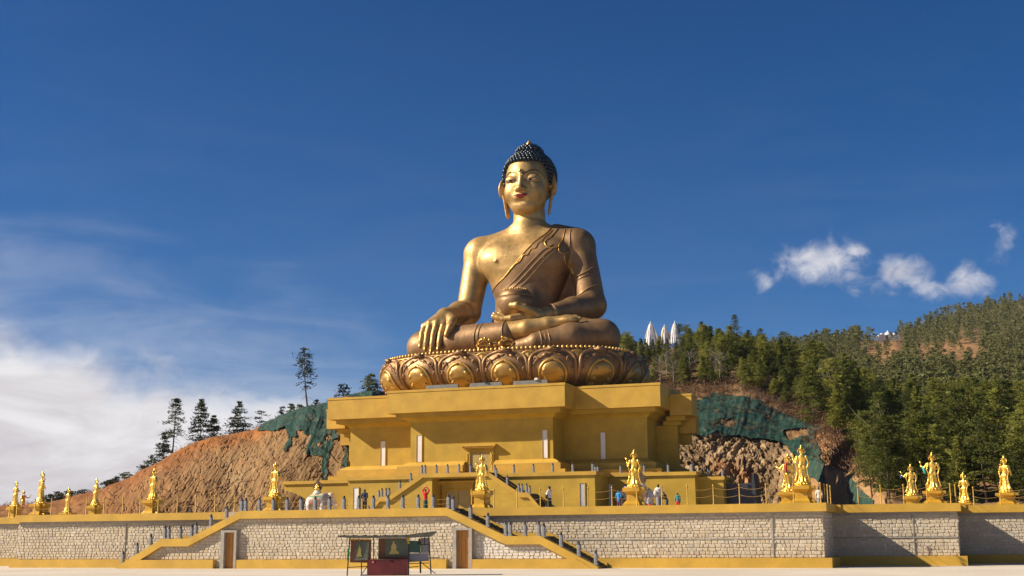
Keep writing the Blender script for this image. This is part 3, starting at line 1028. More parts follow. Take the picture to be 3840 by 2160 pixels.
# low annex and slate stair wall to the right
an = empty('annex_block', (wx(2660, 1880, 137), 137, 4.1), 0, 'low ochre annex block right of the podium against the rock cut', 'block')
ax0, ax1 = wx(2622, 1840, 137), wx(2714, 1840, 137)
az1 = wz(2660, 1800, 137)
shift(MB().box(ax0, ax1, 137, 143, 4.1, az1), an.location).build('wall', M['ochre'], an)
shift(MB().box(ax0 - .15, ax1 + .15, 136.8, 143.2, az1 + .002, az1 + .35), an.location).build('coping', M['ochre2'], an)
sx0, sx1 = ax1 + .05, wx(2822, 1850, 138.5)
sl = empty('slate_wall', ((sx0 + sx1) / 2, 138.5, 4.1), 0, 'dark slate-blue panelled wall between the ochre annex and the rock cut', 'wall')
sz = wz(2770, 1812, 138.5)
nb = 5
for i in range(nb):
    z0_, z1_ = 4.1 + (sz - 4.1) * i / nb, 4.1 + (sz - 4.1) * (i + 1) / nb
    shift(MB().box(sx0, sx1, 138.5, 138.8, z0_, z1_ - .02), sl.location).build('panel', M['slate'], sl)
shift(MB().prism([(sx1 + .02, 4.1), (sx1 + .55, 4.1), (sx1 + .25, sz + 1.0), (sx1 + .02, sz + .8)], 138.2, 141.5), sl.location).build('end_post', M['slate'], sl)
# posts on the upper terrace and its stairs
post1u = [1]
def up_post(x, y, z, label, grp):
    place(post0, used0, (x, y, z), 0, label, grp, .98)
upl = [(1582, ), (1593, ), (1636, ), (1678, ), (1721, ), (1764, )]
for i, p in enumerate((1582, 1594, 1636, 1678, 1721, 1764)):
    up_post(wx(p, 1760, YP), YP + .02, ZU + .42, 'small grey post on the portal roof edge, %s from the left' % ORD[i], 'grey posts on the portal roof')
for i, p in enumerate((1854, 1926, 1999, 2072, 2147, 2222)):
    up_post(wx(p, 1760, Y2), Y2 + .1, ZU + .38, 'small grey post on the podium coping right of the portal, %s from the left' % ORD[i], 'grey posts on the right podium coping')
for i, p in enumerate((2232, 2241, 2327, 2415, 2505, 2594)):
    up_post(wx(p, 1760, Y3), Y3 + .1, ZU + .38, 'small grey post on the set-back podium coping at the right, %s from the left' % ORD[i], 'grey posts on the set-back coping')
up_post(wx(2655, 1770, 137.3), 137.4, az1 + .36, 'small grey post on the left of the ochre annex roof', 'grey posts on the annex'); up_post(wx(2709, 1770, 137.3), 137.4, az1 + .36, 'small grey post on the right corner of the ochre annex roof', 'grey posts on the annex')
def qz(Q, x):
    q = sorted(Q)
    return float(np.interp(x, [a for a, _ in q], [b for _, b in q]))
for i, p in enumerate((1541, 1500, 1460, 1448, 1433, 1422, 1385)):
    x = wx(p, 1830, YP); up_post(x, YP - .04, qz(QL, x), 'small grey post on the left podium stair, %s from the top' % ORD[i], 'grey posts on the left podium stair')
for i, p in enumerate((1862, 1903, 1946, 1958, 1975, 1987, 2048)):
    x = wx(p, 1830, YP); up_post(x, YP - .04, qz(QR, x), 'small grey post on the right podium stair, %s from the top' % ORD[i], 'grey posts on the right podium stair')
for Q, nm in ((QL, 'left'), (QR, 'right')):
    for zz in (.35, .75):
        rope((Q[0][0], YP - .04, Q[0][1] + zz), (Q[1][0], YP - .04, Q[1][1] + zz), .12, 'ochre rope along the upper flight of the %s podium stair' % nm, 'ropes along the podium stairs', M['rope'], .014)

# ================================================================== THRONE BUILDING (pedestal of the statue)
bld = empty('throne_building', (AX, 150, ZU), 0, 'stepped ochre throne building with deep flat cornice, slit windows and central door', 'building')
bo = bld.location
def plan(o):
    a, b = 8.45 + o, 18.0 + o
    y1, y2, yb = 133.5 - o, 137.5 - o, 153 + o
    return [(AX + x, y) for x, y in [(-a, y1), (a, y1), (a, y2), (b, y2), (b, yb), (-b, yb), (-b, y2), (-a, y2)]]
def tier(z0, z1, o0, o1, name, mat):
    return shift(MB().slab(plan(o0), z0, z1, plan(o1)), bo).build(name, mat, bld)
tier(ZU - .05, 14.96, 0, 0, 'wall', M['ochre'])
# base mouldings, split by the doorway
DX0, DX1 = wx(1752, 1720, 133.5), wx(1858, 1720, 133.5)
def base_tier(z0, z1, o0, o1, name):
    p0, p1 = plan(o0), plan(o1)
    # left run and right run, cut at the door
    out = []
    for p in (p0, p1):
        out.append(([p[0], (DX0 - .1, p[0][1]), (DX0 - .1, 138.4), (AX - 10, 138.4), (AX - 10, p[5][1]), p[5], p[6], p[7]],
                    [(DX1 + .1, p[1][1]), p[1], p[2], p[3], p[4], (AX + 10, p[4][1]), (AX + 10, 138.4), (DX1 + .1, 138.4)]))
    for k in (0, 1):
        shift(MB().slab(out[0][k], z0, z1, out[1][k]), bo).build(name, M['ochre2'], bld)
for k in range(5):
    a, b = k / 5, (k + 1) / 5
    f_ = lambda t: .75 * math.cos(t * math.pi / 2)
    base_tier(10.02 + .48 * a, 10.02 + .48 * b - .0004, .12 + f_(a), .12 + f_(b), 'base_moulding')
base_tier(9.30, 10.018, 1.15, 1.15, 'base_step')
base_tier(8.85, 9.298, 1.9, 1.9, 'base_step')
base_tier(8.40, 8.848, 2.5, 2.5, 'base_step')
# cornice: cyma, step, deep fascia band, thin lip
for k in range(5):
    a, b = k / 5, (k + 1) / 5
    f_ = lambda t: .15 + .62 * (1 - math.cos(t * math.pi / 2))
    tier(14.96 + .5 * a + .0004, 14.96 + .5 * b, f_(a), f_(b), 'cornice_moulding', M['ochre'])
tier(15.462, 15.93, 1.28, 1.28, 'cornice_step', M['ochre'])
tier(15.932, 18.22, 2.03, 2.03, 'fascia', M['ochre2'])
tier(18.222, 18.48, 2.08, 2.08, 'fascia_lip', M['ochre2'])
# lower side wings, stepping back and down on both flanks
for sg in (-1, 1):
    def wing(x0, x1, y0, y1, z0, z1, name, mat):
        xa, xb = sorted((AX + sg * x0, AX + sg * x1))
        shift(MB().box(xa, xb, y0, y1, z0, z1), bo).build(name, mat, bld)
    wing(18.003, 20.4, 142.0, 142.9, ZU - .04, 14.35, 'wing_wall', M['ochre'])
    wing(18.9, 20.9, 141.6, 142.95, 14.352, 14.8, 'wing_moulding', M['ochre'])
    wing(19.4, 21.5, 140.9, 143.0, 14.802, 15.28, 'wing_moulding', M['ochre'])
    wing(20.034, 22.5, 140.0, 143.05, 15.282, 17.42, 'wing_fascia', M['ochre2'])
    wing(20.09, 22.55, 139.95, 143.1, 17.422, 17.64, 'wing_lip', M['ochre2'])
    wing(20.05, 21.3, 144.2, 145.6, 12.4, 13.5, 'wing_wall', M['ochre'])
    wing(20.04, 22.25, 143.2, 145.6, 13.502, 15.7, 'wing_fascia', M['ochre2'])
    wing(20.0, 21.6, 141.2, 143.4, ZU - .03, 9.25, 'wing_step', M['ochre2'])
slit(2035, 2053, 1613, 1717, 133.5, bo, bld); slit(1563, 1582, 1632, 1732, 133.5, bo, bld)
slit(1428, 1445, 1655, 1748, 137.5, bo, bld); slit(2253, 2271, 1622, 1721, 137.5, bo, bld)
_po = po
po = bo
pod_, pod = pod, bld
d_ = ornate_door(wx(1745, 1720, 133.5), wx(1853, 1720, 133.5), ZU + .01, wz(1790, 1682, 133.5), 133.5, 'doorway', wx(1765, 1720, 133.5), wx(1840, 1720, 133.5), wz(1800, 1697, 133.5))
d_.parent = bld
for c_ in d_.children: pass
po, pod = _po, pod_
# flood lights lying along the cornice edge
for i, (a, b) in enumerate(((1596, 1722), (1760, 1886), (1923, 2057))):
    x0_, x1_ = wx(a, 1440, 133.2), wx(b, 1440, 133.2)
    t = empty('flood_light', ((x0_ + x1_) / 2, 133.2, 18.48), 0, '%s of the three long grey flood-light troughs in front of the lotus petals' % ('leftmost', 'middle', 'rightmost')[i], 'flood light', 'flood lights on the cornice')
    hw = (x1_ - x0_) / 2
    MB().prism([(-hw, 0), (hw, 0), (hw - .15, .62), (-hw + .15, .62)], -.12, .25).build('housing', M['lampgrey'], t)
    for s_ in (-.45, .0, .45):
        MB().box(s_ * hw - .12, s_ * hw + .12, -.35, -.123, 0, .18).build('bracket', M['lampgrey'], t)
    if i: 
        MB().box(hw * (.25 if i == 2 else -.1), hw * (.25 if i == 2 else -.1) + .45, -.3, .3, .622, .86, .08).build('lamp_head', M['eye_white'] if i == 2 else M['black'], t)
# ================================================================== LOTUS THRONE
LA, LB, LN, LYC = 15.25, 10.5, 2.75, 145.0
def ring_pt(t, off=0.0):
    c, s_ = math.cos(t), math.sin(t)
    x = LA * math.copysign(abs(c) ** (2 / LN), c)
    y = LB * math.copysign(abs(s_) ** (2 / LN), s_)
    nx = math.copysign(abs(x / LA) ** (LN - 1), x) / LA
    ny = math.copysign(abs(y / LB) ** (LN - 1), y) / LB
    L = math.hypot(nx, ny)
    return x + nx / L * off, y + ny / L * off, nx / L, ny / L
def ring_even(n, off=0.0, phase=0.0):
    ts = np.linspace(0, 2 * math.pi, 4001)
    P = np.array([ring_pt(t)[:2] for t in ts])
    d = np.concatenate([[0], np.cumsum(np.hypot(*np.diff(P, axis=0).T))])
    out = []
    i0 = np.argmin(np.abs(ts - 1.5 * math.pi))
    for k in range(n):
        s_ = (d[i0] + (k + phase) * d[-1] / n) % d[-1]
        t = np.interp(s_, d, ts)
        out.append(ring_pt(t, off))
    return out, d[-1]
thr = empty('lotus_throne', (AX, LYC, 18.48), 0, 'huge bronze and gold lotus throne with bead rim under the seated statue', 'lotus throne')
def ring_slab(prof, name, mat, n=72, smooth=True):
    v, f = [], []
    for off, z in prof:
        for k in range(n):
            x, y, _, _ = ring_pt(2 * math.pi * k / n + .01, off)
            v.append((x, y, z))
    m = len(prof)
    for j in range(m - 1):
        for k in range(n):
            l = (k + 1) % n
            f.append((j * n + k, j * n + l, j * n + n + l, j * n + n + k))
    f.append(tuple(range(n - 1, -1, -1)))
    f.append(tuple(range((m - 1) * n, m * n)))
    return MB().add(v, f).build(name, mat, thr, smooth)
ring_slab([(-2.2, 0), (-1.5, .8), (-.75, 2.4), (-.7, 3.6), (-.45, 4.2), (-.3, 4.3)], 'core', M['petal'])
ring_slab([(-.28, 4.05), (.14, 4.08), (.16, 4.30), (.0, 4.36), (-.6, 4.38), (-2, 4.40)], 'rim_ledge', M['petal'])
bead_me = MB().lathe([(.03, -.235), (.17, -.17), (.24, -.02), (.17, .15), (.03, .225)], n=9).mesh('bead', M['petal_gold'], True)
pts, per = ring_even(168, .02)
for x, y, nx, ny in pts:
    link('bead', bead_me, thr, (x, y, 4.53), (0, 0, random.random()), (1, 1, 1))
# one petal in its own frame: x along the rim, -y outwards, z up
NP = 16
PW = per / NP / 2 * 1.04
def p_w(v):
    if v < .42: return PW * (.93 + .07 * math.sin(v / .42 * math.pi / 2))
    q = (v - .42) / .58
    return PW * math.sqrt(max(0, 1 - q ** 4.2))
def p_out(v):
    return float(np.interp(v, [0, .12, .3, .5, .7, .85, .95, 1.0], [-1.35, -.65, .30, .72, .80, .62, .48, .66]))
def p_pt(u, v, lift=0.0, wmul=1.0):
    w = p_w(v) * wmul
    o = p_out(v) - .62 * abs(u) ** 2.4 * (1 - .3 * v) + lift
    return (u * w, -o, .05 + 4.22 * v + (.08 * max(0, 1 - abs(u) * 5) * max(0, v - .93) / .07))
def petal_mesh():
    nu, nv = 14, 15
    v, f = [], []
    vs_ = [1 - (1 - k / nv) ** 1.5 for k in range(nv + 1)]
    for k in range(nv + 1):
        for j in range(nu + 1):
            v.append(p_pt(-1 + 2 * j / nu, vs_[k]))
    off = len(v)
    for k in range(nv + 1):
        for j in range(nu + 1):
            x, y, z = p_pt(-1 + 2 * j / nu, vs_[k], 0)
            v.append((x * .93, y + .28, z))
    w = nu + 1
    for k in range(nv):
        for j in range(nu):
            a = k * w + j
            f.append((a, a + 1, a + w + 1, a + w))
            f.append((off + a, off + a + w, off + a + w + 1, off + a + 1))
    return MB().add(v, f).mesh('petal', M['petal'], True)
def on_petal(u, v, lift): return p_pt(u, v, lift)
def rim_mesh():
    pts_ = []
    for k in range(25):
        v = .06 + .93 * math.sin(k / 24 * math.pi / 2)
        pts_.append(p_pt(-.93, min(v, .985), .05))
    full = pts_ + [p_pt(0, 1.0, .1)] + [(-x, y, z) for x, y, z in pts_[::-1]]
    mb = MB().tube(full, .23, 8)
    return mb.mesh('rim', M['petal'], True)
def wave_mesh():
    # scalloped inner moulding under the tip
    pts_ = []
    for k in range(41):
        a = -1 + 2 * k / 40
        v = .90 - .30 * abs(a) ** 2 + .022 * math.cos(a * 16)
        pts_.append(p_pt(a * .80, v, .05))
    return MB().tube(pts_, .075, 5).mesh('scallop', M['petal'], True)
def boss_mesh():
    nu, nv = 14, 10
    v, f = [], []
    for k in range(nv + 1):
        ph = math.pi / 2 * k / nv
        for j in range(nu):
            th = 2 * math.pi * j / nu
            x, z = 1.36 * math.sin(ph) * math.cos(th), 1.44 * math.sin(ph) * math.sin(th)
            vv = (1.42 + z) / 4.22
            o = p_out(max(0, vv)) + .46 * math.cos(ph) ** .8 - (.10 if k == nv else 0)
            v.append((x, -o, .05 + 1.42 + z))
    for k in range(nv):
        for j in range(nu):
            l = (j + 1) % nu
            f.append((k * nu + j, k * nu + nu + j, k * nu + nu + l, k * nu + l))
    return MB().add(v, f).mesh('boss', M['petal_gold'], True)
def boss_rim_mesh():
    pts_ = []
    for k in range(31):
        th = math.radians(-50 + 280 * k / 30)
        x, z = 1.50 * math.cos(th), 1.58 * math.sin(th) + (.16 if k == 15 else 0)
        vv = (1.42 + z) / 4.22
        pts_.append((x, -(p_out(max(0, vv)) + .06 - .62 * abs(x / PW) ** 2.4), .05 + 1.42 + z))
    return MB().tube(pts_, .19, 6).mesh('boss_rim', M['petal_gold'], True)
def scroll_mesh(sg, r0, mat):
    pts_, rr = [], []
    for k in range(22):
        a = k / 21 * 2.2 * 2 * math.pi * .72
        r = r0 * (1 - k / 26)
        pts_.append((sg * r * math.cos(a), -.03, r * math.sin(a)))
        rr.append(.07 * (1.15 - k / 40))
    for k in range(2):
        pts_.insert(0, (sg * (r0 + .05 * k), -.03, -.16 * (k + 1)))
        rr.insert(0, .06 - .02 * k)
    return MB().tube(pts_, rr, 5).mesh('scroll', mat, True)
def leaf_mesh(mat):
    mb = MB()
    n = 8
    top = [(.34 * math.cos(2 * math.pi * k / n), -.10 if k % 2 else -.05, .17 * math.sin(2 * math.pi * k / n)) for k in range(n)]
    v = [(x * 1.15, .06, z * 1.15) for x, y, z in top] + top + [(0, -.16, 0)]
    f = [(k, (k + 1) % n, n + (k + 1) % n, n + k) for k in range(n)] + [(n + k, n + (k + 1) % n, 2 * n) for k in range(n)]
    return mb.add(v, f).mesh('leaf', mat, True)
PM = dict(petal=petal_mesh(), rim=rim_mesh(), wave=wave_mesh(), boss=boss_mesh(), brim=boss_rim_mesh(), sl=scroll_mesh(1, .30, M['petal']), sr=scroll_mesh(-1, .30, M['petal']),
          gl=scroll_mesh(1, .22, M['petal_gold']), gr=scroll_mesh(-1, .22, M['petal_gold']), lf=leaf_mesh(M['petal']), glf=leaf_mesh(M['petal_gold']))
# gold tips of the inner petals, seen in the gaps
def tip_mesh():
    prof = [(-1.25, 3.1), (-1.15, 3.75), (-.6, 3.98), (0, 4.14), (.6, 3.98), (1.15, 3.75), (1.25, 3.1), (.7, 2.7), (0, 2.6), (-.7, 2.7)]
    n = len(prof)
    v = [(x, -.30 - .42 * max(0, 1 - abs(x) / 1.6) * (z / 4.2), z) for x, z in prof] + [(x * .92, .2, z - .05) for x, z in prof] + [(0, -.70, 3.3)]
    f = [(i, (i + 1) % n, 2 * n) for i in range(n)] + [(i, n + i, n + (i + 1) % n, (i + 1) % n) for i in range(n)]
    return MB().add(v, f).mesh('inner_petal', M['petal_gold'])
def tip_rim_mesh():
    pts_ = [(-1.24, -.36, 3.55), (-1.12, -.40, 3.76), (-.58, -.56, 3.98), (0, -.74, 4.16), (.58, -.56, 3.98), (1.12, -.40, 3.76), (1.24, -.36, 3.55)]
    return MB().tube(pts_, .10, 5).mesh('inner_rim', M['petal_gold'], True)
TIP, TIPR = tip_mesh(), tip_rim_mesh()
for x, y, nx, ny in ring_even(NP, -.28, .0)[0]:
    a = math.atan2(ny, nx) + math.pi / 2
    q = link('inner_petal', TIP, thr, (x, y, 0), (0, 0, a))
    link('inner_rim', TIPR, q)
for x, y, nx, ny in ring_even(NP, -.10, .5)[0]:
    a = math.atan2(ny, nx) + math.pi / 2
    p = link('petal', PM['petal'], thr, (x, y, 0), (0, 0, a))
    link('rim', PM['rim'], p)
    link('scallop', PM['wave'], p)
    link('boss', PM['boss'], p)
    link('boss_rim', PM['brim'], p)
    for sg, me, lf in ((-1, PM['sl'], 0), (1, PM['sr'], 0)):
        for (u, v, sc) in ((.70, .74, 1.0), (.84, .50, .8), (.84, .24, .7)):
            w = p_pt(sg * u, v, .05)
            link('scroll', me, p, w, (0, 0, sg * .35), (sc,) * 3)
        w = p_pt(sg * .36, .84, .04)
        link('leaf', PM['lf'], p, w, (.15, sg * .5, sg * .1))
    for sg, me in ((-1, PM['gl']), (1, PM['gr'])):
        for (xx, zz) in ((1.0, 1.0), (.86, .4)):
            o = p_out(max(0, zz / 4.22)) + .30
            link('scroll', me, p, (sg * xx, -o, zz + .1), (0, 0, sg * .6))
        link('leaf', PM['glf'], p, (sg * .95, -(p_out(.42) + .30), 1.9), (0, sg * .7, sg * .5))

# ================================================================== SEATED STATUE
BY = 146.0
bud = empty('seated_statue', (AX, BY, 22.86), 0, 'giant golden seated Buddha statue in bronze robe with dark blue hair, on the lotus throne', 'statue')
h = .115
SK = Field((-10.5, -8.6, -.4), (11, 8.6, 21), h)         # bare skin
TORSO = [(-.3, 6.0, 4.0, 2.6), (2.5, 5.5, 3.9, 2.6), (5, 4.5, 3.35, 2.8), (7.2, 3.9, 2.85, 3.05), (8.6, 3.95, 2.85, 3.15), (10, 4.5, 3.05, 3.25), (12, 5.35, 3.35, 3.4), (13.6, 5.95, 3.4, 3.55), (15, 6.3, 3.0, 3.9), (16.1, 6.0, 2.45, 4.2), (16.9, 5.0, 1.95, 4.4), (17.5, 3.7, 1.7, 4.45), (18.1, 2.5, 1.6, 4.45)]
def torso(Fd, grow=0.0):
    Fd.loft([(z, a + grow, b + grow, cy, .3) for z, a, b, cy in TORSO], .3, .2)
    for sx in (-2.65, 3.25):
        Fd.ell((sx, 1.85, 13.45), (2.7 + grow, 1.3 + grow, 1.9 + grow), 1.3)
    Fd.ell((.3, .6, 7.0), (2.3 + grow, 1.0 + grow, 2.0 + grow), 1.2)
torso(SK)
SK.cone((.35, 4.45, 16.5), (.35, 4.4, 20.6), 2.15, 1.98, .9)
SK.cone((-1.6, 4.4, 16.5), (-5.9, 4.2, 15.25), 1.45, 1.9, 1.0)
SK.cone((2.2, 4.4, 16.5), (6.4, 4.2, 15.1), 1.45, 1.75, 1.0)
SK.ell((-6.2, 4.15, 15.1), (2.0, 1.95, 1.9), .9)
SK.cone((-6.45, 4.1, 14.7), (-7.2, 2.4, 7.3), 1.82, 1.54, .7)
SK.chain([(-7.2, 2.2, 7.1), (-7.5, 0, 6.75), (-7.9, -2.7, 6.0)], [1.52, 1.42, .98], .5)
# bare shin and foot of the crossed leg
SK.chain([(.2, -5.6, 3.0), (3.4, -5.9, 3.2), (5.8, -5.5, 3.6)], [1.38, 1.12, .92], .3)
SK.chain([(5.8, -5.5, 3.6), (8.0, -5.0, 4.0), (9.0, -4.75, 4.25)], [.92, .70, .48], .3)
SK.ell((8.0, -5.35, 4.0), (1.5, .75, .5), .3)
for i in range(5):
    SK.cone((8.9, -5.1 + .24 * i, 4.1 + .05 * i), (9.65 - .09 * i, -5.15 + .25 * i, 4.2 + .06 * i), .24, .20, .06)
# nipples
for sx in (-2.7, 3.5):
    y = SK.front(sx, 13.05)
    SK.ell((sx, y, 13.05), (.22, .22, .22), .12)
body = SK.build('body', M['skin'], bud)
# right hand laid over the shin
RH = Field((-11.2, -8.2, -.1), (-5.2, -1.6, 7.6), .075)
kn = [(-9.85, -5.35, 4.35), (-9.02, -5.65, 4.60), (-8.15, -5.68, 4.62), (-7.32, -5.45, 4.50)]
tips = [(-10.0, -6.35, 1.75), (-9.22, -6.62, 1.30), (-8.42, -6.70, 1.00), (-7.55, -6.60, 1.25)]
RH.cone((-7.6, -1.2, 6.4), (-8.0, -3.0, 5.95), 1.2, .98, .2)
for q in kn:
    RH.cone((-8.15, -3.0, 5.75), q, .95, .52, .45)
for q, t in zip(kn, tips):
    q, t = np.array(q), np.array(t)
    m1 = q + (t - q) * .42 + np.array([0, -.28, .10]); m2 = q + (t - q) * .74 + np.array([0, -.20, .03])
    RH.chain([q, m1, m2, t], [.44, .36, .31, .23], .05)
RH.chain([(-7.4, -3.6, 5.5), (-6.35, -5.2, 4.9), (-6.15, -6.35, 3.95), (-6.45, -6.75, 2.95)], [.80, .58, .47, .34], .2)
hand = RH.build('right_hand', M['skin'], bud)
nail = MB().lathe([(.17, 0), (.15, .05), (.02, .07)], n=8, sy=1.5).mesh('nail', M['hem'], True)
for t in tips:
    link('fingernail', nail, hand, (t[0], t[1] - .24, t[2] + .12), (math.radians(80), 0, 0))
# left hand in the lap, palm up, and its thumb
LH = Field((-1.9, -7.6, 3.2), (6.4, -2.4, 7.2), .075)
LH.cone((5.6, -2.9, 5.35), (4.4, -4.0, 5.05), 1.05, .86, .2)
kn = [(1.5, -6.1, 4.55), (1.25, -5.45, 4.35), (1.3, -4.8, 4.35), (1.5, -4.15, 4.4)]
tips = [(-.75, -6.15, 4.95), (-1.05, -5.45, 5.0), (-1.1, -4.8, 5.45), (-.7, -4.2, 5.6)]
for q in kn:
    LH.cone((4.2, -4.4, 4.95), q, .74, .45, .35)
for q, t in zip(kn, tips):
    q, t = np.array(q), np.array(t)
    m1 = q + (t - q) * .45 + np.array([0, 0, -.18]); m2 = q + (t - q) * .75 + np.array([0, 0, -.10])
    LH.chain([q, m1, m2, t], [.42, .35, .31, .25], .05)
LH.chain([(3.9, -4.9, 5.2), (3.1, -6.0, 5.7), (2.3, -6.45, 6.02), (1.55, -6.35, 6.08)], [.66, .48, .40, .30], .15)
lhand = LH.build('left_hand', M['skin'], bud)
link('thumbnail', nail, lhand, (1.62, -6.35, 6.33), (0, 0, math.pi / 2))
# robe: left arm, legs and the diagonal cloth over the torso
RB = Field((-13.6, -9.4, -.5), (14.6, 8.6, 18.9), h + .01)
TO = Field((-13.6, -9.4, -.5), (14.6, 8.6, 18.9), h + .01)
torso(TO, .10)
lx_ = [-8, -5.4, -3.78, -1.57, .12, 1.9, 3.5, 4.3]
lz_ = [7.6, 8.8, 9.7, 11.05, 12.75, 14.95, 17.0, 18.6]
X, Y, Z = TO.full()
line = np.interp(X.ravel(), lx_, lz_).astype(np.float32)[:, None, None]
RB.F = np.maximum(TO.F, (Z - line) * .62)
RB.op(lambda a, b, c: np.where(False, a + b + c, 50.0), (0, 0, 0), (.1, .1, .1), .1)
RB.ell((6.85, 4.2, 15.0), (2.05, 2.0, 2.0), .7)
RB.cone((7.0, 4.15, 14.9), (8.95, 2.7, 7.1), 1.9, 1.66, .6)
RB.chain([(8.95, 2.6, 7.0), (7.3, -.2, 6.25), (5.3, -3.1, 5.35)], [1.66, 1.42, 1.02], .5)
RB.ell((6.4, 5.0, 9.0), (2.9, .6, 4.6), .7)
RB.ell((.3, 2.3, 1.8), (7.2, 4.4, 2.9), .8)
RB.chain([(-3.2, .6, 2.5), (-8.0, -1.6, 2.45), (-10.85, -2.9, 2.15)], [2.4, 2.25, 2.12], .6)
RB.chain([(-10.85, -3.0, 2.1), (-6, -4.6, 2.35), (.75, -5.75, 2.75)], [2.12, 1.98, 1.55], .5)
RB.chain([(3.8, .6, 2.5), (8.6, -1.6, 2.45), (11.5, -2.8, 2.15)], [2.4, 2.3, 2.14], .6)
RB.chain([(11.5, -2.9, 2.1), (8.6, -5.3, 1.8), (4.9, -7.2, 1.35)], [2.14, 1.85, 1.15], .5)
RB.chain([(4.9, -7.2, 1.35), (2.5, -6.9, 1.0)], [.95, .8], .2)
# shoulder folds
FL = ((0, .80, .60), 4.5)
RB.cone((2.6, 4.4, 16.6), (6.4, 4.2, 15.25), 1.55, 1.95, .8)
RB.cone((4.2, 4.4, 17.35), (6.6, 4.6, 16.7), .7, .6, .7)
robe = RB.build('robe', M['robe'], bud)
UN = RB.copy()
# hems follow the surface of the cloth
def onsurf(pts_, Fd, lift=.02, n=40):
    P_ = np.array(pts_, float)
    Q_ = np.vstack([2 * P_[0] - P_[1], P_, 2 * P_[-1] - P_[-2]])
    s_ = np.linspace(0, len(P_) - 1 - 1e-6, n)
    out = []
    for q in s_:
        i_ = int(q); t = q - i_
        a_, b_, c_, d_ = Q_[i_:i_ + 4]
        x, z = .5 * (2 * b_ + (c_ - a_) * t + (2 * a_ - 5 * b_ + 4 * c_ - d_) * t * t + (3 * b_ - a_ - 3 * c_ + d_) * t ** 3)
        y = Fd.front(x, z)
        if y is not None: out.append((x, y - lift, z))
    return out
def hem(pts_, r, Fd=None, mat='hem', n=44, lift=.03, name='hem'):
    p_ = onsurf(pts_, Fd or RB, lift, n)
    if len(p_) > 2:
        MB().tube(p_, r, 6).build(name, M[mat], robe, True)
edge = [(x, np.interp(x, lx_, lz_) - .10) for x in np.linspace(-4.2, 3.7, 14)]
hem(edge, .075)
wavy = [(3.95, 17.0), (3.3, 15.9), (3.15, 15.2), (2.75, 15.0), (2.45, 14.3), (1.9, 14.25), (1.55, 13.55), (.95, 13.45), (.5, 12.75), (-.3, 12.3)]
hem(wavy, .065)
hem([(4.6, 14.7), (3.2, 13.7), (1.5, 12.1), (-.2, 10.4), (-1.7, 9.2)], .05, None, 'robe')
hem([(4.9, 14.3), (3.6, 13.3), (1.9, 11.7), (.2, 10.0), (-1.2, 8.8)], .065, None, 'robe')
hem([(5.1, 13.9), (3.9, 12.95), (2.3, 11.3), (.7, 9.6), (-.5, 8.5)], .04, None, 'robe')
hem([(4.6, 17.2), (4.0, 15.9), (3.6, 14.9), (4.3, 14.2), (5.2, 14.35)], .09)
hem([(5.6, 17.0), (5.5, 15.6), (5.3, 14.6), (5.4, 13.75), (5.95, 13.5), (6.35, 13.9)], .07)
hem([(6.3, 16.9), (6.4, 15.4), (6.3, 13.9)], .08, None, 'robe')
hem([(5.9, 13.3), (5.95, 12.3), (6.4, 11.9), (6.75, 12.2)], .07)
for i in range(4):
    hem([(6.3 + .1 * i, 12.0), (6.45 + .13 * i, 11.2 - .15 * (i % 2))], .08, None, 'hem', 8)
hem([(9.75, 12.3), (8.6, 11.2), (7.2, 10.6)], .09, None, 'robe')
hem([(10.1, 9.6), (8.7, 8.9), (7.6, 8.0)], .09, None, 'robe')
hem([(9.9, 11.8), (8.6, 10.75), (7.2, 10.1)], .05, None, 'robe')
def cuff(c, t, r, w, mat='hem'):
    """ring of radius r round axis t at c"""
    c, t = np.array(c, float), np.array(t, float); t /= np.linalg.norm(t)
    x = np.cross(t, (0, 0, 1.)); x /= np.linalg.norm(x); y = np.cross(t, x)
    MB().tube([c + (x * math.cos(a) + y * math.sin(a)) * r for a in np.linspace(0, 2 * math.pi, 28, False)], w, 6, True).build('cuff', M[mat], robe, True)
cuff((.95, -5.8, 2.78), (1, -.15, .06), 1.50, .10, 'robe')
cuff((5.15, -3.3, 5.3), (-.52, -.72, -.22), 1.0, .08, 'robe')
cuff((5.45, -2.95, 5.42), (-.52, -.72, -.22), 1.08, .06, 'robe')
for d_, w_ in ((0, .10), (.45, .06), (.9, .10)):
    cuff((5.3 + d_ * .9, -7.0 + d_ * .45, 1.38 + .08 * d_), (-.88, -.46, -.1), 1.22 + .13 * d_, w_, 'robe')
for x0_ in (-2.6, -2.1):
    hem([(x0_, 4.25), (x0_ - .3, 2.6), (x0_ - .4, 1.0)], .06, None, 'robe', 14)

# ---- head
HX = .35
hd = Field((-3.6, -.5, 17.6), (4.3, 8.9, 28.2), .075)
hd.ell((HX, 4.75, 24.3), (3.05, 3.6, 3.5), .1)
hd.ell((HX, 3.75, 22.6), (2.86, 2.62, 2.95), .8)
hd.ell((HX, 3.4, 21.05), (2.46, 2.15, 2.25), .8)
hd.ell((HX, 2.2, 19.75), (1.45, .85, .85), .9)
hd.cone((HX, 4.5, 17.0), (HX, 4.5, 21), 2.0, 1.9, .6)
for sg in (-1, 1):
    hd.ell((HX + sg * 1.55, 2.15, 21.9), (1.0, .75, 1.1), .8)
    hd.ell((HX + sg * 1.32, .95, 23.28), (1.02, .40, .42), .35, None, 'sub')
    hd.ell((HX + sg * 1.32, 1.72, 23.42), (1.02, .60, .56), .14)
hd.ell((HX, 1.55, 21.0), (1.15, .55, .62), .5)
hd.cone((HX, 1.28, 24.2), (HX, .72, 21.98), .26, .40, .35)
hd.ell((HX, .62, 21.92), (.43, .42, .34), .2)
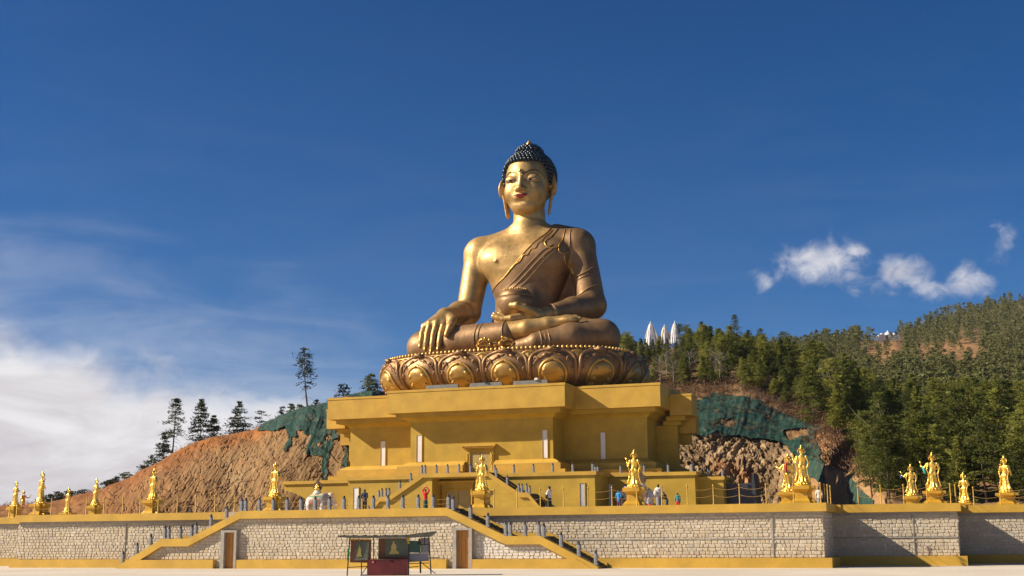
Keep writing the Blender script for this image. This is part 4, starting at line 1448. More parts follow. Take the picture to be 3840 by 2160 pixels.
for sg in (-1, 1):
    hd.ell((HX + sg * .45, .98, 21.86), (.34, .38, .27), .18)
    hd.ell((HX + sg * .25, .70, 21.60), (.13, .20, .10), .05, None, 'sub')
hd.ell((HX, .95, 20.35), (.7, .35, .22), .4, None, 'sub')
head = hd.build('head', M['skin'], bud)
def patch(name, xs, zt, zb, bulge, mat, parent, lift=.02, m=7, Fd=hd):
    v, f = [], []
    n = len(xs)
    for i, x in enumerate(xs):
        a, b = zt(x), zb(x)
        for j in range(m):
            t = j / (m - 1)
            z = b + (a - b) * t
            y = Fd.front(x, z)
            if y is None: y = 2.0
            s_ = 4 * t * (1 - t)
            e_ = 1 - abs(2 * i / (n - 1) - 1) ** 3
            v.append((x, y - lift - bulge * s_ * e_, z))
    for i in range(n - 1):
        for j in range(m - 1):
            f.append((i * m + j, (i + 1) * m + j, (i + 1) * m + j + 1, i * m + j + 1))
    return MB().add(v, f).build(name, mat, parent, True)
for sg in (-1, 1):
    ex = HX + sg * 1.34
    xs = np.linspace(ex - .84, ex + .84, 15)
    U = lambda x: (x - ex) / .84
    zt = lambda x: 23.16 + .06 * sg * U(x) + .055 * (1 - U(x) ** 2)
    zb = lambda x: 23.14 + .06 * sg * U(x) - .125 * (1 - U(x) ** 2)
    eye = patch('eye', xs, zt, zb, .03, M['eye_white'], head)
    xi = np.linspace(ex - .30, ex + .18, 9)
    patch('iris', xi, lambda x: min(zt(x), 23.3 + .0 * x), lambda x: zb(x) + .02, .03, M['iris'], eye, .045, 5)
    MB().tube([(x, (hd.front(x, zt(x)) or 1.5) - .06, zt(x) + .02) for x in np.linspace(ex - .92, ex + .92, 15)], [.03 + .05 * (1 - abs(k / 7 - 1)) for k in range(15)], 6).build('upper_lid', M['iris'], eye, True)
    MB().tube([(x, (hd.front(x, zb(x)) or 1.5) - .03, zb(x)) for x in np.linspace(ex - .86, ex + .86, 13)], .03, 5).build('lower_lid', M['robe'], eye, True)
    bx = np.linspace(.22, 2.78, 19)
    br = []
    for b_ in bx:
        t = (b_ - .22) / 2.56
        z = 23.75 + .72 * math.sin(min(1, t * 1.55 + .06) * math.pi / 2) if t < .58 else 24.47 - 1.0 * ((t - .58) / .42) ** 1.9
        x = HX + sg * b_
        br.append((x, (hd.front(x, z) or 2.5), z))
    MB().tube([(x, y - .03, z) for x, y, z in br], [.05 + .05 * math.sin(math.pi * k / 18) for k in range(19)], 6).build('eyebrow', M['black'], head, True)
    MB().tube([(x, y - .02, z - .11) for x, y, z in br], .055, 6).build('brow_ridge', M['hem'], head, True)
lx2 = np.linspace(HX - 1.0, HX + 1.0, 21)
lu = lambda x: (x - HX) / 1.0
mid = lambda x: 21.02 + .13 * lu(x) ** 2 - .03 * math.cos(lu(x) * 6)
patch('upper_lip', lx2, lambda x: mid(x) + .005 + .27 * (1 - lu(x) ** 2) ** .8 * (1 - .35 * math.exp(-(lu(x) / .16) ** 2)), mid, .16, M['red_lip'], head)
patch('lower_lip', lx2, lambda x: mid(x) - .01, lambda x: mid(x) - .012 - .30 * max(0, 1 - abs(lu(x) / .86) ** 3), .17, M['red_lip'], head)
MB().tube([(x, hd.front(x, mid(x)) - .04, mid(x)) for x in lx2], .028, 5).build('lip_line', M['iris'], head, True)
yu = hd.front(HX, 24.35)
MB().lathe([(.26, 0), (.27, .08), (.18, .17), (.02, .2)], n=12).build('urna', M['hem'], head, True, (HX, yu + .02, 24.35), (math.pi / 2, 0, 0))
MB().lathe([(.13, 0), (.10, .06), (.01, .08)], n=10).build('urna_stone', M['black'], head, True, (HX, yu - .17, 24.35), (math.pi / 2, 0, 0))
# ears with long lobes
for sg in (-1, 1):
    er = Field((HX + sg * 3.2 - 1.1, 2.6, 18.4), (HX + sg * 3.2 + 1.1, 6.4, 24.9), .07)
    c = (HX + sg * 3.38, 4.45, 23.05)
    er.ell(c, (.34, 1.05, 1.5), .1, rot('Y', -sg * 6) @ rot('Z', sg * 38))
    er.ell((c[0] + sg * .30, c[1] - .22, c[2] + .15), (.26, .60, 1.0), .12, rot('Y', -sg * 6) @ rot('Z', sg * 38), 'sub')
    er.cone((HX + sg * 3.25, 4.35, 22.0), (HX + sg * 2.86, 4.1, 19.2), .56, .38, .25, 'add', ((.85, .52 * sg, 0), 2.3))
    er.cone((HX + sg * 3.02, 4.22, 20.7), (HX + sg * 2.92, 4.14, 19.6), .16, .12, .08, 'sub')
    er.cone((HX + sg * 2.7, 4.5, 22.9), (HX + sg * 3.3, 4.45, 22.8), .6, .4, .2)
    er.build('ear', M['skin'], head)
# hair cap with snail curls and the finial jewel
HC = Field((-3.9, .2, 21.0), (4.6, 9.2, 29.2), .11)
zh = lambda y: 25.75 - np.maximum(0, y - 2.55) * 2.2
HC.ell((HX, 4.85, 24.45), (3.36, 3.78, 3.45), .05)
HC.ell((HX, 4.7, 27.35), (1.80, 1.85, 1.40), .35)
X, Y, Z = HC.full()
HC.F = np.maximum(HC.F, (zh(Y) - Z) * .6 + 0 * X)
HC.F = np.maximum(HC.F, 21.6 - Z + 0 * X + 0 * Y)
hair = HC.build('hair', M['hair'], bud, 2)
curl = MB().lathe([(.27, -.08), (.285, .04), (.24, .19), (.14, .30), (.02, .34)], n=9).mesh('curl', M['hair'], True)
cpts = []
for (cc, rr, zlo, zhi, rows) in (((HX, 4.85, 24.45), (3.36, 3.78, 3.45), 21.8, 27.2, 15), ((HX, 4.7, 27.35), (1.80, 1.85, 1.40), 27.45, 28.7, 5)):
    for r_ in range(rows):
        el_ = math.asin(max(-1, min(1, (zlo + (zhi - zlo) * r_ / (rows - 1) - cc[2]) / rr[2])))
        if rows == 15: el_ = math.radians(-48 + 118 * r_ / 14)
        else: el_ = math.radians(5 + 70 * r_ / 4)
        ce = math.cos(el_)
        n_ = max(5, int(2 * math.pi * rr[0] * ce / .49))
        for k in range(n_):
            a = 2 * math.pi * (k + .5 * (r_ % 2)) / n_
            p = np.array([cc[0] + rr[0] * ce * math.cos(a), cc[1] + rr[1] * ce * math.sin(a), cc[2] + rr[2] * math.sin(el_)])
            if p[2] < zh(p[1]) + .12 or p[2] < 21.8: continue
            if rows == 15 and ((p[0] - HX) / 1.80) ** 2 + ((p[1] - 4.7) / 1.85) ** 2 + ((p[2] - 27.35) / 1.4) ** 2 < 1.02: continue
            nv_ = Vector(((p[0] - cc[0]) / rr[0] ** 2, (p[1] - cc[1]) / rr[1] ** 2, (p[2] - cc[2]) / rr[2] ** 2)).normalized()
            cpts.append((p, nv_))
cpts.sort(key=lambda t: t[0][1])
for p, nv_ in cpts[:298]:
    o = link('curl', curl, hair, p)
    o.rotation_euler = (nv_ + Vector((0, 0, .25))).to_track_quat('Z', 'Y').to_euler()
V_, F_ = [], []
bv = [tuple(v.co) for v in curl.vertices]; bf = [tuple(q.vertices) for q in curl.polygons]
for p, nv_ in cpts[298:]:
    R_ = (nv_ + Vector((0, 0, .25))).to_track_quat('Z', 'Y').to_matrix()
    n_ = len(V_)
    V_ += [tuple(R_ @ Vector(v) + Vector(p)) for v in bv]
    F_ += [tuple(i + n_ for i in q) for q in bf]
if V_:
    tag(MB().add(V_, F_).build('curls', M['hair'], hair, True), kind='stuff')
MB().lathe([(.30, 0), (.42, .18), (.40, .42), (.26, .72), (.10, .95), (.02, 1.05)], n=14).build('finial', M['hem'], hair, True, (HX, 4.7, 28.62))

for o_ in (head, hair):
    s_ = .965; c_ = np.array([HX - .1, 4.5, 23.4])
    o_.scale = (s_,) * 3
    o_.location = tuple(c_ * (1 - s_) + np.array([-.02, 0, .32]))
# alms bowl held in the lap, and the vajra in front of the legs
bowl = empty('alms_bowl', (AX + 1.35, BY - 4.0, 22.86 + 4.95), 0, 'big round bronze alms bowl held on the left palm of the giant statue', 'bowl')
MB().lathe([(.5, 0), (1.1, .12), (1.7, .65), (2.05, 1.35), (2.12, 1.95), (2.02, 2.42)], n=28).build('body', M['robe'], bowl, True)
MB().lathe([(2.03, 2.43), (2.05, 2.5), (1.86, 2.95), (1.55, 3.22), (1.2, 3.28)], n=28).build('collar', M['petal'], bowl, True)
bb = MB().lathe([(.03, -.12), (.11, -.05), (.11, .06), (.03, .12)], n=7).mesh('bead', M['petal_gold'], True)
for k in range(30):
    a = 2 * math.pi * k / 30
    link('bead', bb, bowl, (1.42 * math.cos(a), 1.42 * math.sin(a), 3.34))
vaj = empty('vajra', (AX + .7, BY - 9.3, 22.86 + 1.02), 0, 'golden ritual vajra lying on the throne in front of the crossed legs', 'vajra')
MB().lathe([(.08, -.42), (.30, -.3), (.40, 0), (.30, .3), (.08, .42)], n=12).build('ball', M['hem'], vaj, True, (0, 0, 0), (0, math.pi / 2, 0))
for sg in (-1, 1):
    MB().lathe([(.10, .35), (.42, .48), (.5, .62), (.28, .75), (.36, .86), (.15, 1.0)], n=12).build('lotus_cup', M['hem'], vaj, True, (0, 0, 0), (0, sg * math.pi / 2, 0))
    MB().tube([(sg * .9, 0, 0), (sg * 1.6, 0, 0), (sg * 2.45, 0, 0)], [.16, .13, .06], 8).build('spike', M['hem'], vaj, True)
    for k in range(4):
        a = math.pi / 4 + k * math.pi / 2
        pr = [(.75, .25), (.95, .62), (1.3, .92), (1.7, .80), (2.05, .42), (2.35, .10)]
        MB().tube([(sg * x, r * math.cos(a), r * math.sin(a)) for x, r in pr], [.15, .15, .13, .12, .10, .05], 7).build('prong', M['hem'], vaj, True)
        x, r = 1.05, .98
        MB().lathe([(.02, -.2), (.15, -.08), (.13, .1), (.02, .24)], n=7).build('knob', M['hem'], vaj, True, (sg * x, r * math.cos(a), r * math.sin(a)))
# ================================================================== GOLDEN STANDING STATUES
def statue_figure(variant):
    """standing crowned figure facing -Y, about 2.45 m tall, feet at z=0; returns (figure mesh, crown mesh, held mesh or None)"""
    g = Field((-.95, -.75, -.06), (.95, .6, 2.62), .032)
    sw = .03 if variant != 1 else -.02
    g.loft([(0, .37, .32, .02, 0), (.10, .33, .28, .02, 0), (.35, .255, .22, .01, sw), (.85, .25, .21, 0, sw * 1.6), (1.12, .265, .21, 0, sw * 1.6), (1.28, .22, .17, 0, sw), (1.5, .245, .175, 0, 0), (1.72, .315, .18, .01, -sw * .5), (1.83, .29, .15, .01, -sw * .5), (1.9, .12, .10, .01, -sw * .5)], 0, .06)
    n = 9
    for k in range(n):
        a = 2 * math.pi * k / n + .1
        c, s_ = math.cos(a), math.sin(a)
        g.chain([(.225 * c + sw, .18 * s_, .95), (.26 * c, .22 * s_, .35), (.40 * c, .35 * s_, .02)], [.025, .04, .07], .06)
    g.cone((0, .01, 1.85), (0, 0, 2.05), .085, .08, .05)
    g.ell((0, -.02, 2.14), (.135, .155, .175), .03)
    g.ell((0, -.175, 2.12), (.025, .035, .045), .03)
    for sx in (-1, 1):
        g.ell((sx * .145, .01, 2.1), (.025, .04, .09), .02)
        g.ell((sx * .33, .0, 1.76), (.11, .12, .11), .06)
        # scarf falling from the shoulder, flaring at the hem
        g.chain([(sx * .31, .12, 1.8), (sx * .45, .14, 1.35), (sx * .33, .16, .95), (sx * .38, .15, .5), (sx * .50, .12, .10)], [.05, .05, .045, .06, .08], .05)
        g.ell((sx * .14, .15, 1.05), (.12, .10, .14), .06)
    pose = {0: (((.36, 0, 1.76), (.52, -.06, 1.42), (.62, -.30, 1.66)), ((-.36, 0, 1.76), (-.50, .02, 1.38), (-.42, -.18, 1.12))),
            1: (((.36, 0, 1.76), (.47, -.10, 1.40), (.06, -.36, 1.52)), ((-.36, 0, 1.76), (-.47, -.10, 1.40), (-.06, -.36, 1.52))),
            2: (((.36, 0, 1.76), (.60, -.10, 1.50), (.80, -.42, 1.62)), ((-.36, 0, 1.76), (-.48, -.08, 1.40), (-.20, -.36, 1.38)))}[variant]
    for a, b, c in pose:
        g.chain([a, b, c], [.095, .075, .05], .05)
        g.ell(c, (.06, .06, .075), .03)
        d = np.array(c) - np.array(b); d /= np.linalg.norm(d)
        for f_ in range(4):
            o = np.array([(f_ - 1.5) * .026, 0, 0])
            g.cone(np.array(c) + o, np.array(c) + o + d * .13 + np.array([0, 0, .03]), .02, .014, .01)
    fig = g.mesh('figure', M['gold'], 1)
    cr = MB().lathe([(.15, 2.19), (.17, 2.24), (.14, 2.28), (.10, 2.38), (.11, 2.42), (.07, 2.48), (.05, 2.58), (.01, 2.66)], n=12)
    for k in range(7):
        a = 2 * math.pi * k / 7 - math.pi / 2
        c, s_ = math.cos(a), math.sin(a)
        cr.add([(.165 * c - .05 * s_, .165 * s_ + .05 * c, 2.22), (.165 * c + .05 * s_, .165 * s_ - .05 * c, 2.22), (.20 * c + .055 * s_, .20 * s_ - .055 * c, 2.31), (.185 * c, .185 * s_, 2.45), (.20 * c - .055 * s_, .20 * s_ + .055 * c, 2.31), (.12 * c, .12 * s_, 2.3)],
               [(0, 1, 2, 3, 4), (1, 0, 5), (2, 1, 5), (3, 2, 5), (4, 3, 5), (0, 4, 5)])
    for sx in (-1, 1):
        cr.tube([(sx * .16, .02, 2.22), (sx * .24, .03, 2.28), (sx * .26, .04, 2.16), (sx * .22, .05, 2.02)], [.03, .035, .03, .015], 6)
    crown = cr.mesh('crown', M['gold'], True)
    held = None
    if variant != 1:
        c = np.array(pose[0][2])
        fl_ = MB().tube([c + (0, 0, -.12), c + (0, -.02, .1), c + (.03, -.04, .24)], [.015, .018, .015], 6)
        q = c + np.array((.03, -.04, .24))
        for k in range(6):
            a = 2 * math.pi * k / 6
            dx, dy = math.cos(a), math.sin(a)
            fl_.add([tuple(q), tuple(q + (dx * .10 - dy * .05, dy * .10 + dx * .05, .05)), tuple(q + (dx * .13, dy * .13, .14)), tuple(q + (dx * .10 + dy * .05, dy * .10 - dx * .05, .05)), tuple(q + (dx * .07, dy * .07, .02))],
                    [(0, 3, 2, 1), (4, 1, 2, 3)])
        held = fl_.mesh('lotus_flower', M['gold'], True)
    return fig, crown, held
SFIG = [statue_figure(v) for v in range(3)]
def lotus_foot():
    mb = MB().lathe([(.52, 0), (.56, .04), (.50, .10), (.44, .15), (.52, .22), (.46, .27), (.3, .28)], n=20, sy=.85)
    for k in range(14):
        a = 2 * math.pi * k / 14
        mb.lathe([(.02, -.09), (.10, -.04), (.10, .03), (.02, .08)], (.50 * math.cos(a), .425 * math.sin(a), .12), 6)
    return mb.mesh('lotus_base', M['gold'], True)
LFOOT = lotus_foot()
def cross_slab(w0, w1, z0, z1, mb):
    def o(w):
        c = w * .62
        return [(-c, -w), (c, -w), (c, -c), (w, -c), (w, c), (c, c), (c, w), (-c, w), (-c, c), (-w, c), (-w, -c), (-c, -c)]
    mb.slab(o(w0), z0, z1, o(w1))
def pedestal_parts(t, h):
    for nm, w0, w1, a, b in (('pedestal_foot', .80, .80, 0, .16), ('pedestal_foot', .78, .60, .162, .32), ('pedestal_shaft', .54, .52, .322, .66), ('pedestal_neck', .54, .70, .662, .80), ('pedestal_top', .78, .78, .802, 1.0)):
        mb = MB(); cross_slab(w0, w1, a * h, b * h - .002, mb)
        mb.build(nm, M['pedgold'], t)
M['pedgold'] = simple('pedestal_gold_paint', (.62, .36, .035), .38, .3, .15, 1.5, .1)
def statue(px, top, ped, rz, variant, label, zoff=0, Ymin=0, scarf=None, extra_scale=1.0):
    k = 1.4907
    d = FPX * 2.72 / ((ped - top) * k)
    P_ = CAM + ray(px * k, ped * k) * d
    if Ymin and P_[1] < Ymin:
        t_ = (Ymin - CAM[1]) / (P_[1] - CAM[1])
        P_ = CAM + (P_ - CAM) * t_; d *= t_
    hp = P_[2] - 4.1
    sc = (ped - top) * k * d / FPX / 2.94
    t = empty('golden_statue', (P_[0], P_[1], 4.1), 0, label, 'statue', 'golden statues along the terrace')
    pedestal_parts(t, hp)
    f_, c_, h_ = SFIG[variant]
    R_ = (0, 0, rz)
    link('lotus_base', LFOOT, t, (0, 0, hp), R_, (sc,) * 3)
    fg = link('figure', f_, t, (0, 0, hp + .27 * sc), R_, (sc,) * 3)
    link('crown', c_, t, (0, 0, hp + .27 * sc), R_, (sc,) * 3)
    if h_: link('held_lotus', h_, t, (0, 0, hp + .27 * sc), R_, (sc,) * 3)
    if scarf:
        col, pts_ = scarf
        o = MB().tube(pts_, [.07, .09, .09, .06][:len(pts_)], 6).build('silk_scarf', M[col], None, True, (P_[0], P_[1], 4.1 + hp + .27 * sc), R_)
        o.scale = (sc, sc * .6, sc)
        tag(o, {'scarf_red': 'red silk scarf tied on the golden statue ', 'scarf_teal': 'turquoise silk scarf tied on the golden statue ', 'scarf_blue': 'dark blue silk scarf tied on the golden statue '}[col] + where_, 'scarf')
    return t
M['scarf_red'] = simple('red_silk', (.55, .012, .015), .5, 0, .2, 6, .2)
M['scarf_teal'] = simple('turquoise_silk', (.03, .42, .42), .5, 0, .2, 6, .2)
M['scarf_blue'] = simple('blue_silk', (.03, .05, .35), .5, 0, .2, 6, .2)
PI = math.pi
where_ = ''
statue(38, 1210, 1275, PI - .5, 1, 'golden standing statue at the far left edge, in front of one with an outstretched arm')
statue(57, 1232, 1285, PI - 1.6, 2, 'small golden statue with outstretched arm at the far left edge')
where_ = 'on the second tall pedestal from the left'
statue(103, 1185, 1268, PI - .6, 0, 'tall golden crowned statue on high pedestal near the left edge, against the sky', 0, 88.3, ('scarf_red', [(.55, -.3, 1.7), (.62, -.34, 1.5), (.60, -.3, 1.3)]))
statue(170, 1225, 1290, PI - .6, 1, 'smaller low-standing golden statue between two taller ones at the left')
statue(240, 1203, 1272, PI - .6, 1, 'golden statue where the bare earth slope meets the skyline at the left')
statue(385, 1177, 1258, PI - .35, 0, 'golden statue alone in front of the left end of the bare earth slope')
statue(692, 1162, 1250, PI - .25, 0, 'golden statue beside the left end of the podium, before the earth cut')
statue(1213, 1145, 1235, PI - .1, 0, 'golden statue in front of the central portal, seen from behind', 0, 88.6)
statue(1597, 1130, 1227, PI + .05, 0, 'golden statue seen from behind, before the right-hand painted elephant', 0, 88.6)
where_ = 'half hidden left of the tallest one'
statue(1986, 1140, 1238, PI + .3, 2, 'golden statue with a red scarf, half hidden behind the tallest right-hand one', 0, 92.0, ('scarf_red', [(.12, .30, 1.95), (.22, .32, 1.6), (.20, .30, 1.25), (.10, .30, 1.0)]))
statue(2020, 1118, 1222, PI + .1, 0, 'largest golden statue, seen from behind at the right end of the long wall', 0, 88.2)
where_ = 'left of the pair before the forest'
statue(2295, 1167, 1248, PI + .1, 2, 'smaller of the two golden statues with raised arms before the forest', 0, 0, ('scarf_blue', [(.82, -.42, 1.62), (.88, -.42, 1.5), (.86, -.4, 1.4)]))
where_ = 'right of the pair before the forest'
statue(2350, 1137, 1235, PI + .1, 2, 'larger of the two golden statues with raised arms before the forest', 0, 95.2, ('scarf_teal', [(.72, -.40, 1.60), (.62, -.30, 1.35), (.56, -.2, 1.05)]))
where_ = 'on a low pedestal near the right edge'
statue(2428, 1187, 1265, PI - .5, 1, 'slender golden statue with a red scarf near the right edge', 0, 0, ('scarf_red', [(.0, -.42, 1.6), (-.1, -.45, 1.45), (-.05, -.42, 1.15)]))
statue(2532, 1145, 1240, PI - .7, 0, 'rightmost golden statue on a large pedestal before the forest', 0, 102.0)
statue(2219, 1243, 1275, PI, 1, 'tiny far golden statue low behind the shaded wall, left one of two')
statue(2254, 1232, 1275, PI, 0, 'tiny far golden statue low behind the shaded wall, right one of two')

# ================================================================== PAINTED ELEPHANTS
def cloth_mat():
    m, nt, b = new_mat('painted_saddle_cloth')
    t = nt.nodes.new('ShaderNodeTexCoord'); sp = nt.nodes.new('ShaderNodeSeparateXYZ')
    nt.links.new(t.outputs['Object'], sp.inputs[0])
    r = nt.nodes.new('ShaderNodeValToRGB'); r.color_ramp.interpolation = 'CONSTANT'
    e = r.color_ramp.elements
    e[0].position, e[0].color = 0, (.05, .16, .06, 1)
    e[1].position, e[1].color = 1, (.62, .50, .16, 1)
    for p, c in ((.07, (.50, .36, .08, 1)), (.11, (.05, .18, .16, 1)), (.17, (.26, .14, .10, 1)), (.62, (.34, .20, .15, 1)), (.74, (.07, .20, .09, 1)), (.88, (.50, .42, .28, 1))):
        x = e.new(p); x.color = c
    z = nmath(nt, 'MULTIPLY', nmath(nt, 'SUBTRACT', sp.outputs[2], .75), 1 / 1.3)
    z = nmath(nt, 'ADD', z, nmath(nt, 'MULTIPLY', nmath(nt, 'SUBTRACT', nnoise(nt, 4, 3), .5), .12))
    nt.links.new(z, r.inputs[0])
    nt.links.new(r.outputs[0], b.inputs['Base Color'])
    b.inputs['Roughness'].default_value = .5
    return m
M['cloth'] = cloth_mat()
M['elephant'] = simple('painted_elephant_white', (.62, .54, .50), .5, 0, .22, 1.6, .1)
M['ear'] = simple('elephant_ear_grey', (.30, .28, .29), .5, 0, .25, 2, .1)
def elephant(loc, flip, label):
    t = empty('painted_elephant', loc, PI if flip else 0, label, 'elephant statue')
    t.scale = (1.24,) * 3
    MB().box(-1.7, 2.2, -.8, .8, -.42, -.002, .06).build('plinth', M['ochre2'], t)
    g = Field((-1.7, -.95, -.05), (2.35, .95, 2.4), .05)
    g.ell((-.1, 0, 1.35), (1.15, .66, .74), .1)
    g.ell((.62, 0, 1.42), (.6, .56, .66), .2)
    g.ell((1.22, 0, 1.62), (.46, .40, .50), .2)
    g.ell((1.30, 0, 1.95), (.26, .30, .2), .15)
    g.chain([(1.48, 0, 1.5), (1.72, 0, 1.1), (1.74, 0, .65), (1.80, 0, .34), (2.02, 0, .22)], [.27, .22, .17, .13, .10], .12)
    for x in (-.75, .62):
        for y in (-.34, .34):
            g.chain([(x, y, 1.0), (x + .03, y, .5), (x, y, .12)], [.32, .25, .27], .12)
            g.loft([(0, .28, .28, y, x), (.12, .27, .27, y, x)], 0, .05)
    g.chain([(-1.18, 0, 1.55), (-1.36, 0, 1.1), (-1.34, 0, .7)], [.08, .05, .06], .05)
    c = g.copy()
    g.build('body', M['elephant'], t)
    X, Y, Z = c.full()
    c.F = np.maximum(c.F - .05, np.maximum(np.abs(X + .1) - .62 - (Z - 1.3) * .12, .78 - Z + .10 * np.abs(np.sin(X * 6))) + 0 * Y)
    c.build('saddle_cloth', M['cloth'], t)
    for sy in (-1, 1):
        e = Field((.5, sy * .6 - .5, .8), (1.5, sy * .6 + .5, 2.25), .045)
        e.ell((1.0, sy * .56, 1.55), (.46, .07, .58), .05, rot('Z', -sy * 25))
        e.ell((.95, sy * .60, 1.15), (.22, .06, .28), .1, rot('Z', -sy * 25))
        e.build('ear', M['ear'], t)
        MB().tube([(1.50, sy * .2, 1.35), (1.78, sy * .26, 1.05), (2.0, sy * .24, 1.02), (2.15, sy * .22, 1.12)], [.06, .055, .04, .01], 7).build('tusk', M['eye_white'], t, True)
        MB().lathe([(.045, -.03), (.05, 0), (.02, .03)], n=8).build('eye', M['black'], t, True, (1.48, sy * .32, 1.70), (-sy * PI / 2, 0, 0))
    MB().lathe([(.30, 2.0), (.46, 2.10), (.40, 2.2), (.26, 2.24), (.36, 2.34), (.2, 2.38)], (-.1, 0, 0), 14).build('lotus_seat', M['eye_white'], t, True)
    fl_ = MB()
    out = [(-.1 + x, z) for x, z in ((0, 2.30), (.26, 2.36), (.42, 2.58), (.44, 2.84), (.30, 3.08), (.24, 3.0), (.10, 3.26), (0, 3.38), (-.10, 3.26), (-.24, 3.0), (-.30, 3.08), (-.44, 2.84), (-.42, 2.58), (-.26, 2.36))]
    fl_.prism(out, -.07, .07)
    fl_.build('flame_halo', M['flame'], t)
    for (x, z, r) in ((-.1, 2.62, .17), (-.26, 2.52, .11), (.06, 2.52, .11), (-.1, 2.88, .11), (-.24, 2.74, .09), (.04, 2.74, .09)):
        MB().lathe([(.02, -r), (r * .75, -r * .6), (r, 0), (r * .7, r * .7), (.02, r * 1.3)], n=9).build('jewel', M['gold'], t, True, (x, -.10, z))
    return t
M['flame'] = simple('flame_halo_paint', (.10, .055, .03), .5, .2, .4, 5, .2)
xe1 = float(on(1200, 1880, 1, 131.6)[0]); xe2 = float(on(2402, 1870, 1, 131.8)[0])
elephant((xe1 - .2, 131.6, 4.1 + .42 * 1.18), False, 'white painted elephant statue with saddle cloth at the left of the podium, facing right')
elephant((xe2, 131.8, 4.1 + .42 * 1.18), True, 'painted elephant statue with flaming jewel, half hidden behind a golden statue at the right')

